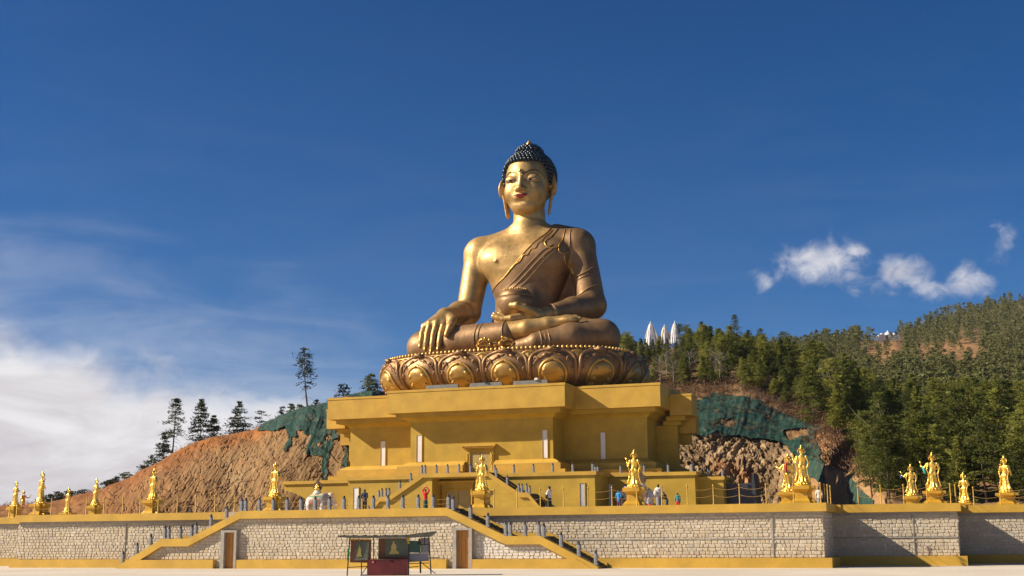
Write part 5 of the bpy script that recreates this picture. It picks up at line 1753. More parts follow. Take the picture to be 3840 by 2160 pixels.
# ================================================================== VISITORS
def fabric(name, col):
    M[name] = simple(name, col, .8, 0, .3, 12, .3, .01)
M['flesh'] = simple('skin_tone', (.36, .20, .12), .6, 0, .1, 8, 0)
M['bhair'] = simple('black_hair', (.012, .010, .010), .5, 0, .2, 12, .2)
for nm, c in dict(f_black=(.015, .015, .017), f_navy=(.02, .025, .05), f_red=(.50, .015, .015), f_teal=(.01, .045, .05), f_white=(.68, .66, .66), f_grey=(.20, .20, .22), f_blue=(.02, .23, .52), f_purple=(.12, .03, .08), f_jeans=(.06, .08, .14), f_green=(.02, .22, .22), f_bred=(.55, .02, .02), f_pale=(.60, .55, .48), f_shoe=(.02, .02, .02), f_brown=(.10, .06, .04)).items():
    fabric(nm, c)
def person(px, ytop, label, rz=PI, H=1.68, arms=None, top='f_black', low='f_jeans', skirt=False, bag=None, cap=None, lean=0.0, scarf=None, sit=False, dY=0.0, child=False, veil=False):
    P_ = on(px, ytop, 2, 4.1 + (H * (1.0 if not sit else .72)))
    if arms == 'up': P_ = on(px, ytop, 2, 4.1 + H * 1.16)
    t = empty('person', (P_[0], P_[1] + dY, 4.1), rz, label, 'person')
    s_ = H / 1.70
    def S(p): return (p[0] * s_, (p[1] + lean * max(0, p[2] - .9) * -1.0) * s_, (p[2] - (abs(lean) * .22 * max(0, p[2] - .9))) * s_)
    zs = 0.0
    h_ = .022
    lo, hi = (-.62, -.75, -.03), (.62, .5, 2.12)
    g = Field([v * s_ for v in lo], [v * s_ for v in hi], h_ * s_)
    if sit:
        hipz = .22
        legs = [[(sx * .09, 0, hipz), (sx * .20, -.38, .34), (sx * .08, -.36, .07)] for sx in (-1, 1)]
        off = hipz - .90
    else:
        legs = [[(sx * .085, 0, .92), (sx * .10, -.015, .50), (sx * .095, .01, .09)] for sx in (-1, 1)]
        off = 0
    def T(p): return S((p[0], p[1], p[2])) if not sit else (p[0] * s_, p[1] * s_, (p[2] + off) * s_)
    LG = [[S(p) if not sit else tuple(v * s_ for v in p) for p in l] for l in legs]
    for l in LG:
        g.chain(l, [.085 * s_, .06 * s_, .045 * s_], .03)
        g.ell((l[2][0], l[2][1] - .06 * s_, l[2][2] - .045 * s_), (.045 * s_, .12 * s_, .04 * s_), .02)
    def tors(Fd, gr):
        Fd.cone(T((0, 0, .95)), T((0, .0, 1.15)), (.14 + gr) * s_, (.125 + gr) * s_, .04, 'add', ((0, 1, 0), 1.3))
        Fd.cone(T((0, 0, 1.15)), T((0, .01, 1.34)), (.125 + gr) * s_, (.15 + gr) * s_, .04, 'add', ((0, 1, 0), 1.35))
        Fd.cone(T((-.12, .01, 1.38)), T((.12, .01, 1.38)), (.08 + gr) * s_, (.08 + gr) * s_, .06)
    tors(g, 0)
    g.cone(T((0, .01, 1.42)), T((0, -.01, 1.53)), .052 * s_, .05 * s_, .03)
    hc = np.array(T((0, -.015, 1.60)))
    g.ell(hc, (.076 * s_, .095 * s_, .112 * s_), .02)
    g.ell(hc + np.array((0, -.095, -.01)) * s_, (.014 * s_, .02 * s_, .022 * s_), .01)
    for sx in (-1, 1):
        g.ell(hc + np.array((sx * .076, .005, -.005)) * s_, (.012 * s_, .02 * s_, .03 * s_), .01)
    AR = {None: [((.19, .01, 1.38), (.24, .03, 1.12), (.22, -.05, .90))] * 2,
          'up': [((.19, .01, 1.40), (.27, -.06, 1.62), (.03, -.10, 1.90))] * 2,
          'pray': [((.19, .01, 1.38), (.24, -.06, 1.14), (.03, -.28, 1.26))] * 2,
          'bag': [((.19, .01, 1.38), (.25, .0, 1.12), (.10, -.24, 1.10))] * 2,
          'back': [((.19, .01, 1.38), (.26, .08, 1.12), (.06, .16, .98))] * 2,
          'reach': [((.19, .01, 1.38), (.22, -.20, 1.20), (.16, -.42, 1.05))] * 2}[arms]
    arm_pts, wr = [], []
    for sx, (a, b, c) in zip((-1, 1), AR):
        q = [np.array(T((sx * p[0], p[1], p[2]))) for p in (a, b, c)]
        arm_pts.append(q)
        g.chain(q, [.058 * s_, .045 * s_, .032 * s_], .03)
        d = q[2] - q[1]; d /= np.linalg.norm(d)
        g.cone(q[2], q[2] + d * .08 * s_, .036 * s_, .034 * s_, .02)
        side = np.cross(d, (0, 1, .2)); side /= np.linalg.norm(side) + 1e-6
        for f_ in range(4):
            a_ = q[2] + d * .07 * s_ + side * (f_ - 1.5) * .020 * s_
            g.chain([a_, a_ + d * (.05 - .006 * abs(f_ - 1.4)) * s_ + np.array((0, -.008, 0)), a_ + d * (.085 - .008 * abs(f_ - 1.4)) * s_ + np.array((0, -.02, -.004))], [.0125 * s_, .0115 * s_, .009 * s_], .004)
        th = q[2] + d * .02 * s_
        g.chain([th, th + (side * -.05 * np.sign(sx) + d * .04) * s_, th + (side * -.06 * np.sign(sx) + d * .08) * s_], [.015 * s_, .013 * s_, .010 * s_], .004)
    body = g.build('body', M['flesh'], t)
    # hair
    hr = Field(list(hc - .2 * s_), list(hc + .2 * s_), .016 * s_)
    hr.ell(hc + np.array((0, .016, .018)) * s_, (.088 * s_, .102 * s_, .112 * s_), .02)
    if veil: hr.ell(hc + np.array((0, .05, -.10)) * s_, (.075 * s_, .06 * s_, .10 * s_), .03)
    X, Y, Z = hr.full()
    hr.F = np.maximum(hr.F, np.minimum(hc[2] + .035 * s_ - Z + 0 * X, (hc[1] - .02 * s_ - Y) + 0 * X) + 0 * Z) if True else hr.F
    hr.build('hair', M['bhair'], t)
    # clothes
    tp = Field([v * s_ for v in lo], [v * s_ for v in hi], h_ * s_)
    tors(tp, .022)
    tp.cone(T((0, .0, .86)), T((0, 0, 1.0)), .155 * s_, .15 * s_, .04, 'add', ((0, 1, 0), 1.25))
    for q in arm_pts:
        e_ = q[1] + (q[2] - q[1]) * .88
        tp.chain([q[0], q[1], e_], [.075 * s_, .062 * s_, .05 * s_], .03)
    tp.build('top', M[top], t)
    lw = Field([v * s_ for v in lo], [v * s_ for v in hi], h_ * s_)
    if skirt:
        lw.loft([(.10 * s_, .20 * s_, .17 * s_, 0), (.5 * s_, .185 * s_, .155 * s_, 0), (.85 * s_, .165 * s_, .13 * s_, 0), (.97 * s_, .14 * s_, .11 * s_, 0)], 0, .03)
        lw.build('skirt', M[low], t)
    else:
        for l in LG:
            e_ = np.array(l[1]) + (np.array(l[2]) - np.array(l[1])) * .96
            lw.chain([l[0], l[1], tuple(e_)], [.105 * s_, .08 * s_, .07 * s_], .03)
        lw.ell(np.array(LG[0][0]) * [0, 1, 1], (.16 * s_, .125 * s_, .12 * s_), .05)
        lw.build('trousers', M[low], t)
    for l in LG:
        MB().lathe([(.05, 0), (.055, .03), (.05, .06), (.02, .075)], (0, 0, 0), 8, 1, 2.2).build('shoe', M['f_shoe'], t, True, (l[2][0], l[2][1] - .045, max(.0, l[2][2] - .09 * s_)))
    if cap: MB().lathe([(.10, 0), (.105, .03), (.09, .08), (.05, .11), (.01, .12)], n=12).build('cap', M[cap], t, True, hc + np.array((0, .01, .045)))
    if scarf: MB().tube([np.array(T((0.09, -.05, 1.47))), np.array(T((-.02, -.13, 1.44))), np.array(T((-.1, -.02, 1.46))), np.array(T((0, .09, 1.48))), np.array(T((.09, -.02, 1.46))), np.array(T((.05, -.15, 1.25)))], [.04, .045, .04, .04, .04, .03], 7).build('scarf', M[scarf], t, True)
    if bag:
        col, pos = bag
        b_ = Field((-.5, -.5, .5), (.5, .6, 1.6), .03)
        b_.ell(pos, (.16, .10, .20), .03)
        o = b_.mesh('bag', M[col])
        w = link('bag', o, None, tuple(t.location), (0, 0, rz))
        tag(w, bag_lab, 'bag')
    return t
bag_lab = 'black backpack on the man in dark clothes left of the podium stair'
person(1368, 1836, 'man in dark jacket and trousers seen from behind, left of the podium stair', PI, 1.74, 'back', 'f_navy', 'f_black', bag=('f_black', (0, -.20, 1.22)))
person(1596, 1822, 'person in red top with hands raised overhead, before the portal niche', PI, 1.66, 'up', 'f_red', 'f_teal', True)
bag_lab = 'dark shoulder bag of the praying person in a black cap'
person(2060, 1826, 'praying person in white shirt, red scarf and black cap, right of the stairs', PI + 1.2, 1.70, 'pray', 'f_white', 'f_black', True, bag=('f_brown', (.20, -.12, 1.0)), cap='f_black', scarf='f_red')
bag_lab = 'dark bag of the person in bright blue beside the golden statue'
person(2320, 1837, 'person in bright blue top and purple trousers beside the golden statue', PI - .3, 1.62, 'bag', 'f_blue', 'f_purple', bag=('f_black', (-.22, -.1, 1.0)), veil=True)
bag_lab = 'pale shoulder bag of the woman in white blouse by the elephant'
person(2468, 1817, 'woman in white blouse and grey skirt by the elephant, seen from behind', PI, 1.66, 'bag', 'f_white', 'f_grey', True, bag=('f_pale', (.18, .12, 1.05)), veil=True)
person(2500, 1842, 'person in black hooded top bending forward beside the elephant', PI + 1.4, 1.66, 'reach', 'f_black', 'f_jeans', lean=.42)
person(2541, 1849, 'child in teal top and red trousers at the right end of the podium', PI, 1.42, None, 'f_green', 'f_bred', child=True)
person(2437, 1877, 'child in red sitting low beside the elephant', PI, 1.2, None, 'f_red', 'f_red', sit=True)
person(716, 1900, 'dark seated figure on the terrace before the bare earth slope', PI, 1.55, None, 'f_black', 'f_black', sit=True)
person(3070, 1828, 'person in pale clothes half hidden right of the largest golden statue', PI, 1.68, None, 'f_pale', 'f_grey', skirt=True)

# ================================================================== NOTICE STALL on the plaza
KB = on(1462, 2157, 2, 0.0)
KS = FPX / float((KB - CAM) @ _f)
kio = empty('notice_stall', KB, YAW, 'rickety notice stall with sheet roof, red cabinet and posters on the plaza', 'stall')
def kx(x): return (800 + x * .3865 - 1462) / KS
def kz(y): return (2157 - (1600 + y * .3865)) / KS
M['sheet'] = simple('weathered_roof_sheet', (.16, .15, .11), .6, .2, .35, 3, .3)
M['maroon'] = simple('maroon_paint', (.20, .028, .026), .45, 0, .2, 2, .15)
M['brownboard'] = simple('brown_board', (.15, .055, .022), .6, 0, .3, 4, .2)
M['dkpost'] = simple('dark_metal_pole', (.03, .03, .028), .5, .3, .3, 8, .1)
M['greenboard'] = simple('green_notice_board', (.02, .085, .065), .5, 0, .2, 3, .1)
M['greyboard'] = simple('grey_notice_board', (.26, .25, .28), .6, 0, .15, 2, .1)
M['pborder'] = simple('poster_backdrop', (.085, .105, .075), .45, 0, .35, 1.6, 0)
M['pgold'] = simple('poster_gold_print', (.52, .40, .10), .5, 0, .3, 14, 0)
M['pwhite'] = simple('poster_pale_print', (.24, .27, .18), .5, 0, .7, 14, 0)
M['garland'] = simple('yellow_cloth', (.55, .33, .03), .8, 0, .3, 10, .2)
M['ribbon'] = simple('green_ribbon', (.02, .30, .05), .7, 0, .3, 8, .2)
def kb(poly, y0, y1, name, mat, parent=kio):
    P_ = [(kx(x), kz(y)) for x, y in poly]
    a = sum(P_[i][0] * P_[(i + 1) % len(P_)][1] - P_[(i + 1) % len(P_)][0] * P_[i][1] for i in range(len(P_)))
    if a < 0: P_ = P_[::-1]
    return MB().prism(P_, y0, y1).build(name, M[mat], parent)
def kp(p, q, y, r, name='pole', mat='dkpost', y2=None):
    return MB().tube([(kx(p[0]), y, max(kz(p[1]), 0)), (kx(q[0]), y if y2 is None else y2, max(kz(q[1]), 0))], r, 6).build(name, M[mat], kio)
rf = kb([(1220, 1072), (1330, 1085), (1890, 1087), (2108, 1078), (2164, 1036), (2150, 1026), (1900, 1056), (1600, 1062), (1224, 1060)], -1.0, .7, 'roof', 'sheet')
for i in range(9):
    x = 1260 + i * 100
    kb([(x, 1056), (x + 16, 1056), (x + 16, 1066), (x, 1066)], -1.02, .72, 'roof_batten', 'sheet', rf)
# left poster
lp = kb([(1338, 1096), (1536, 1100), (1530, 1322), (1330, 1316)], -.35, -.28, 'poster_board', 'brownboard')
pr = kb([(1390, 1116), (1516, 1122), (1506, 1296), (1372, 1298)], -.365, -.352, 'poster', 'pborder', lp)
kb([(1420, 1145), (1426, 1170), (1438, 1190), (1436, 1225), (1446, 1262), (1392, 1266), (1404, 1225), (1408, 1190), (1416, 1170)], -.372, -.366, 'poster_figure', 'pgold', lp)
kb([(1372, 1296), (1400, 1270), (1460, 1276), (1486, 1180), (1502, 1120), (1514, 1124), (1506, 1294)], -.370, -.3665, 'poster_foliage', 'pwhite', lp)
# centre poster
cp = kb([(1602, 1088), (1898, 1090), (1900, 1290), (1600, 1288)], -.22, -.15, 'poster_board', 'brownboard')
kb([(1668, 1098), (1892, 1100), (1890, 1280), (1672, 1282)], -.236, -.222, 'poster', 'pborder', cp)
kb([(1748, 1117), (1756, 1122), (1757, 1138), (1772, 1152), (1778, 1180), (1776, 1206), (1802, 1222), (1804, 1240), (1706, 1240), (1710, 1220), (1728, 1206), (1726, 1178), (1732, 1152), (1742, 1138), (1741, 1122)], -.243, -.237, 'poster_figure', 'pgold', cp)
kb([(1672, 1256), (1890, 1256), (1890, 1280), (1672, 1280)], -.241, -.2365, 'poster_band', 'brownboard', cp)
# cabinet
cb = kb([(1505, 1290), (1895, 1290), (1895, 1440), (1505, 1440)], -.75, .15, 'cabinet', 'maroon')
kb([(1516, 1300), (1825, 1300), (1825, 1432), (1560, 1432), (1516, 1410)], -.775, -.752, 'front_panel', 'maroon', cb)
for x in (1572, 1742):
    MB().lathe([(.10, 0), (.11, .05), (.07, .10), (.01, .12)], n=10).build('spot_lamp', M['maroon'], cb, True, (kx(x), -.78, kz(1318)), (PI / 2, 0, 0))
kb([(1440, 1430), (1570, 1432), (1570, 1440), (1440, 1440)], -.7, .1, 'foot_board', 'greyboard', cb)
# boards at the right
kb([(2012, 1088), (2092, 1088), (2094, 1232), (2012, 1232)], -.12, -.06, 'board', 'greyboard')
kb([(1892, 1234), (2088, 1234), (2092, 1308), (1892, 1318)], -.14, -.08, 'board', 'greyboard')
gb = kb([(1900, 1112), (2012, 1118), (2010, 1230), (1902, 1228)], -.24, -.18, 'notice_board', 'greenboard')
for i in range(7):
    y = 1128 + i * 14
    kb([(1912, y), (1998 - (i % 3) * 14, y + 1), (1998 - (i % 3) * 14, y + 4), (1912, y + 3)], -.2435, -.2405, 'text_line', 'pborder', gb)
kb([(2016, 1160), (2036, 1160), (2036, 1228), (2016, 1228)], -.145, -.125, 'paper_strip', 'pwhite')
# poles, ladder and struts
for p, q, y, r in (((1334, 1086), (1314, 1462), -.75, .035), ((1430, 1322), (1430, 1440), .3, .03), ((1904, 1086), (1906, 1462), -.78, .035), ((2000, 1230), (2006, 1425), .35, .05), ((2092, 1078), (2114, 1432), -.2, .035),
                   ((1545, 1088), (1545, 1300), .4, .03), ((2050, 1080), (2052, 1160), -.3, .025)):
    kp(p, q, y, r)
for p, q in (((1318, 1362), (1502, 1354)), ((1906, 1366), (2000, 1358)), ((2094, 1278), (2188, 1276)), ((2000, 1150), (2098, 1150)), ((1906, 1330), (2100, 1326)), ((1500, 1358), (1440, 1438)), ((2010, 1310), (2162, 1428))):
    kp(p, q, -.55, .022, 'strut')
# garland and ribbons
for i in range(12):
    x = 1338 + i * 17
    kb([(x, 1088), (x + 12, 1088), (x + 10, 1104 + 5 * (i % 3)), (x + 2, 1102 + 4 * (i % 2))], -.80, -.785, 'garland_tassel', 'garland')
kb([(1876, 1068), (1900, 1064), (1912, 1140), (1896, 1146)], -.84, -.81, 'cloth_tassel', 'garland')
kb([(1998, 1092), (2012, 1092), (2022, 1150), (1984, 1148)], -.60, -.55, 'black_cloth', 'dkpost')
kb([(2016, 1070), (2030, 1070), (2026, 1100), (2018, 1098)], -.84, -.81, 'cloth_tassel', 'garland')
kb([(1318, 1176), (1334, 1184), (1326, 1250), (1318, 1300), (1310, 1292), (1314, 1236)], -.82, -.79, 'ribbon', 'ribbon')
# ================================================================== HILLS
def elev_z(px, py, r): return float(at_r(px, py, r)[2])
NL = 8
LFR = [0, .20, .44, .64, .80, .91, .97, 1.0]
LRR = [150, 154, 160, 166, 172, 178, 184, 190]
left_sky = [(-900, 2000), (-300, 1925), (0, 1902), (193, 1888), (270, 1865), (386, 1840), (425, 1818), (498, 1792), (549, 1763), (599, 1738), (648, 1700), (698, 1674), (758, 1656), (822, 1634), (887, 1624), (951, 1612), (1011, 1580), (1061, 1560), (1145, 1530), (1215, 1518), (1254, 1500), (1344, 1480), (1394, 1472)]
right_tab = [(2300, 1640, 1490, 1352, 0), (2450, 1632, 1484, 1306, 0), (2600, 1626, 1481, 1296, 0), (2790, 1640, 1478, 1312, 0), (2860, 1655, 1502, 1334, 0), (2930, 1690, 1540, 1352, .05), (3030, 1720, 1585, 1390, .15), (3100, 1760, 1620, 1430, .35), (3200, 1800, 1700, 1490, .7), (3300, 1855, 1800, 1530, 1), (3450, 1890, 1850, 1545, 1), (3840, 1895, 1860, 1545, 1), (4700, 1900, 1870, 1500, 1)]
cols = []
for px, y in left_sky:
    zc = elev_z(px, y, 190)
    cols.append((px, list(LRR), [3.4 + (zc - 3.4) * f for f in LFR]))
for px in (1600, 1800, 2000, 2150):
    t = (px - 1394) / (2300 - 1394)
    rc = 190 + 96 * t
    zc = elev_z(px, 1472 + (1345 - 1472) * t, rc)
    cols.append((px, [168 + (rc - 168) * k / 7 for k in range(8)], [3.4 + (zc - 3.4) * f for f in (0, .2, .38, .55, .7, .82, .92, 1)]))
for px, y1, y2, y3, w in right_tab:
    r1, r2, r3 = 184 - 50 * w, 204 - 59 * w, 289 + 41 * w
    rs = [174 - 46 * w, r1 - 4, r1, (r1 + r2) / 2, r2, r2 + (r3 - r2) * .33, r2 + (r3 - r2) * .68, r3]
    z1, z2, z3 = elev_z(px, y1, r1), elev_z(px, y2, r2), elev_z(px, y3, r3)
    z1 = max(z1, 4.5)
    zs = [3.4, 3.4 + (z1 - 3.4) * .62, z1, z1 + (z2 - z1) * .52, z2, z2 + (z3 - z2) * .42, z2 + (z3 - z2) * .77, z3]
    cols.append((px, rs, zs))
CPX = np.array([c[0] for c in cols], float); CR = np.array([c[1] for c in cols], float); CZ = np.array([c[2] for c in cols], float)
def prof(px):
    r = np.array([np.interp(px, CPX, CR[:, k]) for k in range(NL)]); z = np.array([np.interp(px, CPX, CZ[:, k]) for k in range(NL)])
    return r, z
def hdir(px):
    d = ray(px, 1600)
    a = np.array([d[0], d[1]]); return a / np.linalg.norm(a)
def ground_at(px, r):
    rr, zz = prof(px)
    if r > rr[-1]: z = zz[-1] - (r - rr[-1]) * .12
    else: z = np.interp(r, rr, zz)
    h_ = hdir(px)
    return np.array([h_[0] * r, h_[1] * r, z])
pxs = np.concatenate([np.arange(-900, 400, 12.), np.arange(400, 1500, 3.5), np.arange(1500, 2400, 14.), np.arange(2400, 3330, 3.5), np.arange(3330, 4700, 12.)])
NV = 110
ts = np.concatenate([np.linspace(0, 2.4, 96, False), np.linspace(2.4, 7, 76), [7.4, 8.0]])
def worley(P_, freq, seed):
    q = P_ * freq
    i = np.floor(q).astype(np.int64)
    f1 = np.full(q.shape[:-1], 9.0); f2 = f1.copy(); rn = np.zeros_like(f1); sl_ = np.zeros_like(f1)
    for a in (-1, 0, 1):
        for b in (-1, 0, 1):
            cx, cy = i[..., 0] + a, i[..., 1] + b
            hs = (cx * 73856093 ^ cy * 19349663 ^ seed * 83492791) & 0x7fffffff
            hs = (hs ^ (hs >> 13)) * 1274126177 & 0x7fffffff
            j1, j2, j3, j4 = (hs & 255) / 255., ((hs >> 8) & 255) / 255., ((hs >> 16) & 255) / 255., ((hs >> 4) & 255) / 255.
            dx, dy = q[..., 0] - cx - j1, q[..., 1] - cy - j2
            d = np.hypot(dx, dy)
            c = d < f1
            f2 = np.where(c, f1, np.minimum(f2, d))
            rn = np.where(c, j3, rn); sl_ = np.where(c, dx * (j4 - .5) * 2 + dy * (j3 - .5) * 2, sl_)
            f1 = np.where(c, d, f1)
    return f1, f2, rn, sl_
P3 = np.zeros((len(pxs), len(ts), 3)); TT = np.zeros((len(pxs), len(ts))); PP = np.zeros_like(TT)
for i, px in enumerate(pxs):
    rr, zz = prof(px)
    r_ = np.interp(ts, range(NL), rr); z_ = np.interp(ts, range(NL), zz)
    r_[-2:] = rr[-1] + np.array([25, 160]); z_[-2:] = zz[-1] + np.array([-2.5, -30])
    h_ = hdir(px)
    P3[i, :, 0] = h_[0] * r_; P3[i, :, 1] = h_[1] * r_; P3[i, :, 2] = z_
    TT[i] = ts; PP[i] = px
# smooth the polyline profile a little, then carve gullies and rock
for _ in range(3):
    P3[:, 1:-1] = .5 * P3[:, 1:-1] + .25 * (P3[:, :-2] + P3[:, 2:])
U_ = PP / 26.0
Q2 = np.stack([U_ * .9 + .25 * P3[..., 2], P3[..., 2] * .22], -1)
rid = 1 - np.abs(2 * vnoise(Q2, 3, 4, .9, .55) - 1)
Q3 = np.stack([U_, P3[..., 2]], -1)
big = vnoise(Q3, 5, 4, .16, .5) - .5
fin = vnoise(Q3, 6, 4, .9, .6) - .5
gul = 1 - np.abs(2 * vnoise(np.stack([U_ * 2.2 - 1.3 * P3[..., 2] + big * 5, P3[..., 2] * .20 + U_ * .17], -1), 9, 3, 1.0, .55) - 1)
crk = 1 - np.abs(2 * vnoise(np.stack([U_ * .9 - .3 * P3[..., 2] + fin * 1.5, P3[..., 2] * .9], -1), 13, 3, .8, .6) - 1)
edge = np.clip(TT / .6, 0, 1) * np.clip((7 - TT) / 1.2, 0, 1)
left = np.clip((1650 - PP) / 200, 0, 1)
rockw = np.clip((PP - 2380) / 80, 0, 1) * np.clip((3250 - PP) / 150, 0, 1) * np.clip((2.25 - TT) / .4, 0, 1)
cell = vnoise(np.stack([U_ * 1.1 + .5 * P3[..., 2], P3[..., 2] * .8 - .3 * U_], -1), 11, 3, .75, .55)
blocky = np.round(cell * 9) / 9 * .7 + .3 * cell
al_, ac_ = U_ * .82 - P3[..., 2] * .57, U_ * .57 + P3[..., 2] * .82 + big * 2.5
w1 = worley(np.stack([al_ * .45, ac_ * 1.0], -1), .75, 3); w2 = worley(np.stack([al_ * .6, ac_ * 1.2], -1), 1.7, 7)
dl_ = left * edge * ((rid - .6) * .08 + big * 1.7 + fin * .10 + (vnoise(Q3, 17, 2, 3.2, .5) - .5) * .10 - np.clip(gul - .74, 0, 1) * .26 - np.clip(crk - .92, 0, 1) * 2.2 + ((w1[2] - .5) * .4 + w1[3] * .35) * np.clip((PP - 1000) / 300, 0, 1))
strata = np.abs(((P3[..., 2] * .55 - U_ * .42 + big * 3) % 1.0) - .5)
dr_ = rockw * ((w1[2] - .5) * .36 + w1[3] * .36 + (w2[2] - .5) * .28 + w2[3] * .36 + (vnoise(Q3, 19, 2, 3.4, .5) - .5) * .35 + (strata - .25) * .5 + fin * .5 + big * 1.6)
net_ = np.clip((PP - 2380) / 80, 0, 1) * edge * (1 - rockw)
dn_ = net_ * (big * 2.4 + fin * .8)
disp = dl_ + dr_ + dn_
HD = np.stack([np.array([-hdir(px)[0], -hdir(px)[1], .55]) for px in pxs])
HD /= np.linalg.norm(HD, axis=1)[:, None]
P4 = P3 + HD[:, None, :] * disp[..., None]
ni, nj = P4.shape[:2]
ii, jj = np.meshgrid(np.arange(ni - 1), np.arange(nj - 1), indexing='ij')
FQ = np.stack([ii * nj + jj, (ii + 1) * nj + jj, (ii + 1) * nj + jj + 1, ii * nj + jj + 1], -1).reshape(-1, 4)
# base colours of the ground, darker along the carved gullies
def lerp(a, b, t): return a + (b - a) * np.clip(t, 0, 1)[..., None]
tan_ = np.array([.33, .195, .085]); org_ = np.array([.34, .130, .032]); pale_ = np.array([.38, .245, .12]); rock_ = np.array([.20, .135, .072]); rockl = np.array([.36, .25, .14]); floor_ = np.array([.16, .105, .055]); grass_ = np.array([.27, .165, .075])
n1 = vnoise(Q3, 21, 4, .25, .5); n2 = vnoise(Q3, 22, 4, 1.1, .6)
Cc = lerp(np.broadcast_to(tan_, P4.shape), pale_, (n1 - .45) * 3)
Cc = lerp(Cc, org_, np.clip((TT - 3.2 + (n1 - .5) * 3.6) / 1.6, 0, 1) * .95)
Cc = lerp(Cc, np.array([.16, .085, .04]), np.clip((n1 - .56) * 6, 0, 1) * np.clip((TT - 3), 0, 1) * np.clip((6.2 - TT), 0, 1) * .6)
Cc = lerp(Cc, org_ * .85, np.clip((850 - PP) / 450, 0, 1) * .7)
Cc = lerp(Cc, rock_, np.clip((PP - 980) / 250, 0, 1) * left * np.clip((4 - TT), 0, 1) * .5)
Cr = lerp(np.broadcast_to(rock_, P4.shape), rockl, (w1[2] - .45) * 1.6 + (w2[2] - .5) * 1.4 + (n2 - .5) * 2)
Cr = lerp(Cr, org_ * 1.1, np.clip((n1 - .55) * 5, 0, 1) * .5)
Cr = lerp(Cr, tan_, np.clip((PP - 2900) / 150, 0, 1) * .8)
Cr = lerp(Cr, grass_, np.clip((TT - 2.2) / .5, 0, 1))
Cr = lerp(Cr, org_ * .9, np.clip((n2 - .52) * 6, 0, 1) * np.clip((TT - 2.2), 0, 1) * np.clip((5 - TT), 0, 1) * .7)
Cr = lerp(Cr, floor_, np.clip((TT - 4.1) / .8 + (n2 - .5), 0, 1))
CV = lerp(Cc, Cr, 1 - left[..., None][..., 0]) if False else Cc * left[..., None] + Cr * (1 - left)[..., None]
CV = CV * ((.82 + .36 * n2) * (1 - left * .9 * np.clip(gul - .66, 0, 1)))[..., None]
def vc_mat(name, rough=.9, bump=.5, bscale=1.2, bdist=.25):
    m, nt, b = new_mat(name)
    at = nt.nodes.new('ShaderNodeAttribute'); at.attribute_name = 'tint'
    n = nramp(nt, nnoise(nt, bscale * 1.7, 6, .65), .3, .72)
    c = nmix(nt, nmath(nt, 'MULTIPLY', n, .45), at.outputs['Color'], nmix(nt, 1.0, at.outputs['Color'], (.50, .44, .40), 'MULTIPLY'))
    nt.links.new(c, b.inputs['Base Color'])
    b.inputs['Roughness'].default_value = rough
    b.inputs['Specular IOR Level'].default_value = .2
    nbump(nt, b, nnoise(nt, bscale, 7, .65), bump, bdist)
    return m
M['earth'] = vc_mat('hill_earth')
def tinted(name, V, Fq, C_, mat, smooth=True):
    me = np_mesh(name, V, Fq, mat, smooth)
    a = me.color_attributes.new('tint', 'FLOAT_COLOR', 'POINT')
    a.data.foreach_set('color', np.concatenate([np.clip(C_, 0, 1), np.ones((len(C_), 1))], 1).astype(np.float32).ravel())
    return me
V4 = P4.reshape(-1, 3)
hme = tinted('hillside', V4, FQ, CV.reshape(-1, 3), M['earth'])
flat_ = ((rockw > .2) | ((left > .5) & (TT < 6))).ravel()[FQ[:, 0]]
hme.polygons.foreach_set('use_smooth', ~flat_)
tag(link('hillside', hme), kind='structure')
# projected pixel of every terrain vertex: decides where the erosion net lies on the slope
q_ = V4 - CAM
zd = q_ @ _f
PXY = np.stack([1920 + FPX * (q_ @ _r) / zd, 1080 - FPX * (q_ @ _u) / zd], -1)
def inpoly(P_, poly):
    x, y = P_[:, 0], P_[:, 1]
    c = np.zeros(len(P_), bool)
    n = len(poly)
    for i in range(n):
        (x1, y1), (x2, y2) = poly[i], poly[(i + 1) % n]
        k = ((y1 > y) != (y2 > y)) & (x < (x2 - x1) * (y - y1) / ((y2 - y1) + 1e-9) + x1)
        c ^= k
    return c
def net_mat():
    m, nt, b = new_mat('green_net_fabric')
    n = nramp(nt, nnoise(nt, .5, 6, .6), .3, .7)
    c = nmix(nt, n, (.010, .036, .028), (.022, .066, .048))
    c = nmix(nt, nmath(nt, 'MULTIPLY', nramp(nt, nnoise(nt, .55, 7, .7, (1.6, 1.6, .45)), .52, .68), .8), c, (.14, .10, .05))
    nt.links.new(c, b.inputs['Base Color'])
    b.inputs['Roughness'].default_value = .7
    b.inputs['Specular IOR Level'].default_value = .25
    nbump(nt, b, nnoise(nt, 1.2, 5, .6, (2.2, 2.2, .5)), .6, .25)
    return m
M['net'] = net_mat()
def erosion_net(polys, label, seed, hole):
    jit = (np.stack([vnoise(PXY / 40, seed, 3), vnoise(PXY / 40, seed + 1, 3)], -1) - .5) * 26
    ins = np.zeros(len(V4), bool)
    for p in polys: ins |= inpoly(PXY + jit, p)
    fold = vnoise(np.stack([PXY[:, 0] / 22 + PXY[:, 1] / 90, PXY[:, 1] / 160], -1), seed + 3, 3, 1.0) - .5
    keep = ins & (vnoise(PXY / np.array([70, 45]), seed + 5, 2, 1.0, .4) < hole)
    W_ = (P3 + HD[:, None, :] * (disp * .5)[..., None]).reshape(-1, 3)
    lift = np.maximum(((V4 - W_) * np.repeat(HD, nj, 0)).sum(1), 0)
    N_ = W_ + np.repeat(HD, nj, 0) * (lift * .6 + .28 + fold * .45)[:, None]
    fk = keep[FQ].all(1)
    f2 = FQ[fk]
    u, inv = np.unique(f2, return_inverse=True)
    o = link('erosion_net', np_mesh('erosion_net', N_[u], inv.reshape(-1, 4), M['net']))
    return tag(o, label, 'net')
